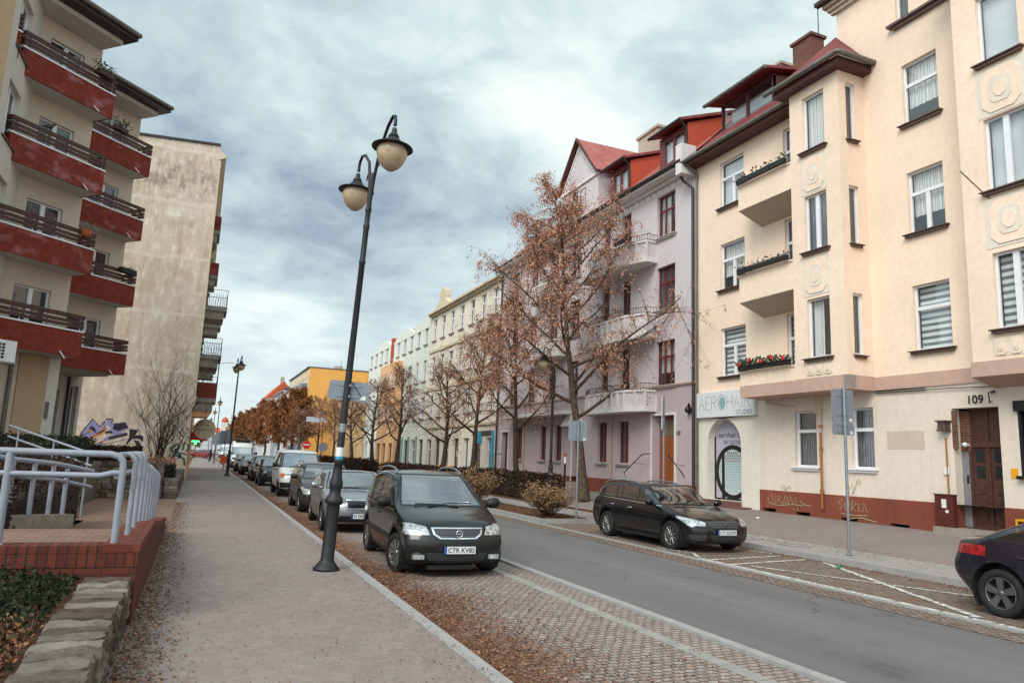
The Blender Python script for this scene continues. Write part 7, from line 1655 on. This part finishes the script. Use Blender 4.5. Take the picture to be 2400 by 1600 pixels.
for i,(x,y,s) in enumerate(((-2.2,175,.75),(-.5,235,.8),(11.5,260,1.1))): put_tree(['yellow brown tree far behind the red hatchback','hazy brown tree at the end of the pavement','last hazy tree beside the road end'][i],x,y,0,OR[i%2],i*1.7,s,'far trees at the street end')
# leafless shrub before the graffiti
def shrub_twigs(seed,n,H,spread,mt,tips=None,r=.012,tipn=0,ts=.05,levels=1,fan=.9):
    rnd=random.Random(seed); m=MB(); l=MB()
    def grow(p,d,L,r,lv):
        pts=[p]; 
        for i in range(5): d=(d+Vector((rnd.gauss(0,.13),rnd.gauss(0,.13),.06))).normalized(); p=p+d*L/5; pts.append(p)
        m.tube(pts,[r*(1-.16*i) for i in range(6)],4 if r>.01 else 3,cap=False)
        if lv>0:
            for k in range(4 if lv>1 else 3):
                q=pts[rnd.randint(1,5)]; grow(q,(d+Vector((rnd.gauss(0,.55),rnd.gauss(0,.55),rnd.gauss(.1,.3)))).normalized(),L*rnd.uniform(.45,.75),r*.55,lv-1)
        for _ in range(tipn):
            q=pts[rnd.randint(3,5)]+Vector((rnd.gauss(0,.05),rnd.gauss(0,.05),rnd.gauss(0,.04))); a=Vector((rnd.gauss(0,1),rnd.gauss(0,1),rnd.gauss(.6,.6))).normalized(); b=a.orthogonal(); s=ts*rnd.uniform(.6,1.5); l.add([q,q+a*s*.5+b*s*.3,q+a*s,q+a*s*.5-b*s*.3],[(0,1,2,3)])
    for i in range(n):
        az=rnd.uniform(0,6.28); o=Vector((math.cos(az)*spread*.12*rnd.random(),math.sin(az)*spread*.12*rnd.random(),0)); grow(o,Vector((math.cos(az)*fan*rnd.random(),math.sin(az)*fan*rnd.random(),1)),H*rnd.uniform(.7,1.05),r,levels)
    return m.mesh('branches',M[mt]),(l.mesh('tips',M[tips]) if tips else None)
T=thing('bare_shrub','leafless dark many stemmed shrub in front of the graffiti wall','shrub',(-1.5,34.5,.7)); a,b=shrub_twigs(8,11,3.1,1.2,'bark_dark',None,.035,0,levels=3,fan=1.0); link('branches',a,T)
T=thing('verge_shrub','tan orange twiggy shrub at the verge kerb behind the square sign','shrub',(10.55,21.5,.15)); a,b=shrub_twigs(9,110,.85,1.4,'bark','tantwig',.007,9,.055,1,1.0); link('branches',a,T); link('tips',b,T); T.scale=(1.15,1.35,.85)
T=copytree(T,None,(10.3,27.6,.15),1.3,'smaller tan orange twiggy shrub partly hidden by the minivan'); T.scale=(.9,1.2,1.05)
T=copytree(T,None,(10.5,33.0,.15),2.3,'low reddish shrub beyond the second tan shrub along the verge'); T.scale=(.9,1.6,.8)
def hedge(label,x0,x1,y0,y1,z0,z1,n,leaf,seed,ls=.1,name='hedge',core='twigbank'):
    rnd=random.Random(seed); T=thing(name,label,'hedge',((x0+x1)/2,(y0+y1)/2,z0)); cx,cy=(x0+x1)/2,(y0+y1)/2; m=MB(); hx,hy,h=(x1-x0)/2,(y1-y0)/2,z1-z0
    m.box(-hx*.7,hx*.7,-hy*.93,hy*.93,0,h*.72); m.build('core',M[core],T); l=MB()
    for _ in range(n):
        f=rnd.random()
        if f<.4: p=Vector((rnd.uniform(-hx,hx),rnd.uniform(-hy,hy),h*(1-abs(rnd.gauss(0,.13)))))
        elif f<.8: p=Vector((rnd.choice((-1,1))*hx*(1-abs(rnd.gauss(0,.13))),rnd.uniform(-hy,hy),rnd.uniform(0,h)))
        else: p=Vector((rnd.uniform(-hx,hx),rnd.choice((-1,1))*hy*(1-abs(rnd.gauss(0,.06))),rnd.uniform(0,h)))
        p.z+=.07*math.sin(p.y*2.3+seed)+.05*math.sin(p.y*5.1)
        a=Vector((rnd.gauss(0,1),rnd.gauss(0,1),rnd.gauss(.4,.8))).normalized(); b=a.orthogonal().normalized(); b.rotate(Matrix.Rotation(rnd.uniform(0,6.28),3,a)); s=ls*rnd.uniform(.5,1.4); l.add([p,p+a*s*.5+b*s*.26,p+a*s,p+a*s*.5-b*s*.26],[(0,1,2,3)])
    l.build('foliage',M[leaf],T); return T
hedge('long dark clipped hedge in front of the lilac house',13.6,14.9,28.8,41,.2,1.25,9000,'twigleaf',1,.13)
hedge('dark clipped hedge before the ivory shops',13.3,14.6,43,57,.15,1.2,6000,'twigleaf',2,.15)
hedge('clipped brown hedge before the mint block',12.6,14,60,76,.15,1.3,4500,'twigleaf',3,.2)
hedge('far clipped hedge before the ochre building',12.0,13.4,79,98,.15,1.3,3500,'twigleaf',4,.25)
hedge('dark brown hedge bank behind the ramp railing posts',-8,-2.2,11.35,18.5,.25,1.55,30000,'twigleaf',5,.06)
hedge('reddish brown bushes along the foot of the graffiti wall',-4.6,-2.2,33.5,36.5,.6,1.75,7000,'twigleaf',6,.09,'wall_bushes')
hedge('brown straggling bush by the gable corner behind the stone wall',-2.2,-.75,30.0,33.5,.6,1.35,5000,'rust',7,.075,'wall_bushes')
hedge('dark green bush at the street corner of the graffiti wall',-1.5,-.7,29.2,31.5,.6,1.15,1800,'darkleaf',8,.11,'wall_bushes')
hedge('dark green shrubs below the cream block behind the stair railing',-6.5,-3.0,22.5,27.0,1.2,2.0,9000,'darkleaf',9,.075,'wall_bushes')
def groundcover():
    rnd=random.Random(19); l=MB(); d=MB()
    for _ in range(42000):
        x=-.93-abs(rnd.random()**1.0)*3.6; y=rnd.uniform(2.6,8.4); z=.45+(-.85-x)*.035+(y-2)*.02+abs(rnd.gauss(0,.075))*min(1,(-.9-x)*1.6+.15)
        a=Vector((rnd.gauss(0,1),rnd.gauss(0,1),rnd.gauss(.5,.5))).normalized(); b=a.orthogonal().normalized(); b.rotate(Matrix.Rotation(rnd.uniform(0,6.28),3,a)); s=.04*rnd.uniform(.6,1.4)
        dens=math.sin(x*2.1+1)*math.sin(y*1.3)+1.25+(-1.25-x)*.9
        tgt=l if rnd.random()<dens else d
        if tgt is d: z=.44+(-.85-x)*.035+(y-2)*.02+rnd.random()*.03
        p=Vector((x,y,z)); tgt.add([p,p+a*s*.5+b*s*.32,p+a*s,p+a*s*.5-b*s*.32],[(0,1,2,3)])
    l.build('ground_cover',M['darkleaf'],kind='stuff'); d.build('dry_leaves',M['litter'],kind='stuff')
groundcover()
# ======================= sky, sun, camera =======================
def world():
    w=bpy.data.worlds.new('World'); S.world=w; w.use_nodes=True; t=w.node_tree; t.nodes.clear(); L=t.links.new
    nd=lambda ty,**k: (lambda x:[setattr(x,a,b) for a,b in k.items()] and x or x)(t.nodes.new('ShaderNode'+ty))
    el,az=R(42),R(-128)
    sky=nd('TexSky',sky_type='NISHITA',sun_disc=False); sky.sun_elevation=el; sky.sun_rotation=az
    b1=nd('Background'); b1.inputs[1].default_value=.1; L(sky.outputs[0],b1.inputs[0])
    tc=nd('TexCoord'); sp=nd('SeparateXYZ'); L(tc.outputs['Generated'],sp.inputs[0])
    def mth(op,a,b=0,cl=False):
        m=nd('Math',operation=op,use_clamp=cl)
        for i,v in ((0,a),(1,b)):
            if hasattr(v,'is_output'): L(v,m.inputs[i])
            else: m.inputs[i].default_value=v
        return m.outputs[0]
    z=mth('ADD',mth('MAXIMUM',sp.outputs[2],0),.2); cb=nd('CombineXYZ'); L(mth('DIVIDE',sp.outputs[0],z),cb.inputs[0]); L(mth('DIVIDE',sp.outputs[1],z),cb.inputs[1]); cb.inputs[2].default_value=SKYSEED
    def noise(sc,det,ro,di=0):
        n=nd('TexNoise'); n.inputs['Scale'].default_value=sc; n.inputs['Detail'].default_value=det; n.inputs['Roughness'].default_value=ro; n.inputs['Distortion'].default_value=di; L(cb.outputs[0],n.inputs['Vector']); return n.outputs['Fac']
    a=noise(.95,8,.55,.3); b=noise(4.2,7,.6,.4)
    f=mth('ADD',mth('MULTIPLY',a,.66),mth('MULTIPLY',b,.34))
    r=nd('ValToRGB'); e=r.color_ramp.elements
    stops=[(.36,'8b9bab'),(.43,'a7b7c0'),(.49,'b9cacd'),(.55,'d0dedc'),(.63,'e6efeb')]
    while len(e)<len(stops): e.new(.5)
    for k,(p,c) in enumerate(stops): e[k].position=p; e[k].color=srgb(c)
    L(f,r.inputs[0])
    # towards the horizon the cloud deck evens out to a pale grey blue
    h=mth('SUBTRACT',1,mth('MULTIPLY',mth('MAXIMUM',sp.outputs[2],0),3.2,),True); hm=nd('Mix',data_type='RGBA'); L(mth('MULTIPLY',h,.7),hm.inputs[0]); L(r.outputs[0],hm.inputs[6]); hm.inputs[7].default_value=srgb('d8e3e4')
    sd=(math.sin(az)*math.cos(el),math.cos(az)*math.cos(el),math.sin(el)); dt=mth('ADD',mth('ADD',mth('MULTIPLY',sp.outputs[0],sd[0]),mth('MULTIPLY',sp.outputs[1],sd[1])),mth('MULTIPLY',sp.outputs[2],sd[2])); gl=mth('ADD',1,mth('MULTIPLY',mth('POWER',mth('MAXIMUM',dt,0),1.6),GLOW)); gm=nd('VectorMath',operation='SCALE'); L(hm.outputs[2],gm.inputs[0]); L(gl,gm.inputs[3])
    b2=nd('Background'); b2.inputs[1].default_value=CLOUD; L(gm.outputs[0],b2.inputs[0])
    mx=nd('MixShader'); mx.inputs[0].default_value=.94; L(b1.outputs[0],mx.inputs[1]); L(b2.outputs[0],mx.inputs[2]); o=nd('OutputWorld'); L(mx.outputs[0],o.inputs[0])
    s=bpy.data.lights.new('sun','SUN'); s.energy=SUN; s.angle=R(28); s.color=(1,.93,.84); so=bpy.data.objects.new('sun',s); COL.objects.link(so)
    d=Vector((math.sin(az)*math.cos(el),math.cos(az)*math.cos(el),math.sin(el))); so.rotation_euler=d.to_track_quat('Z','Y').to_euler(); so.location=(-20,-20,40)
    S.view_settings.view_transform='Standard'; S.view_settings.look='None'; S.view_settings.exposure=EXPO; S.view_settings.gamma=1
    S.cycles.use_denoising=True; S.cycles.max_bounces=6; S.cycles.transparent_max_bounces=8
SKYSEED=12.6; CLOUD=.8; SUN=1.5; EXPO=.67; GLOW=1.6
CAM=((0.9178279858146972,-0.3950645152061016,0.03893349817707095),(-0.09858006452361878,-0.1318192409433029,0.9863598017942797),(0.3845435727376746,0.9091466969318535,0.15993287380662363))
world(); camera()
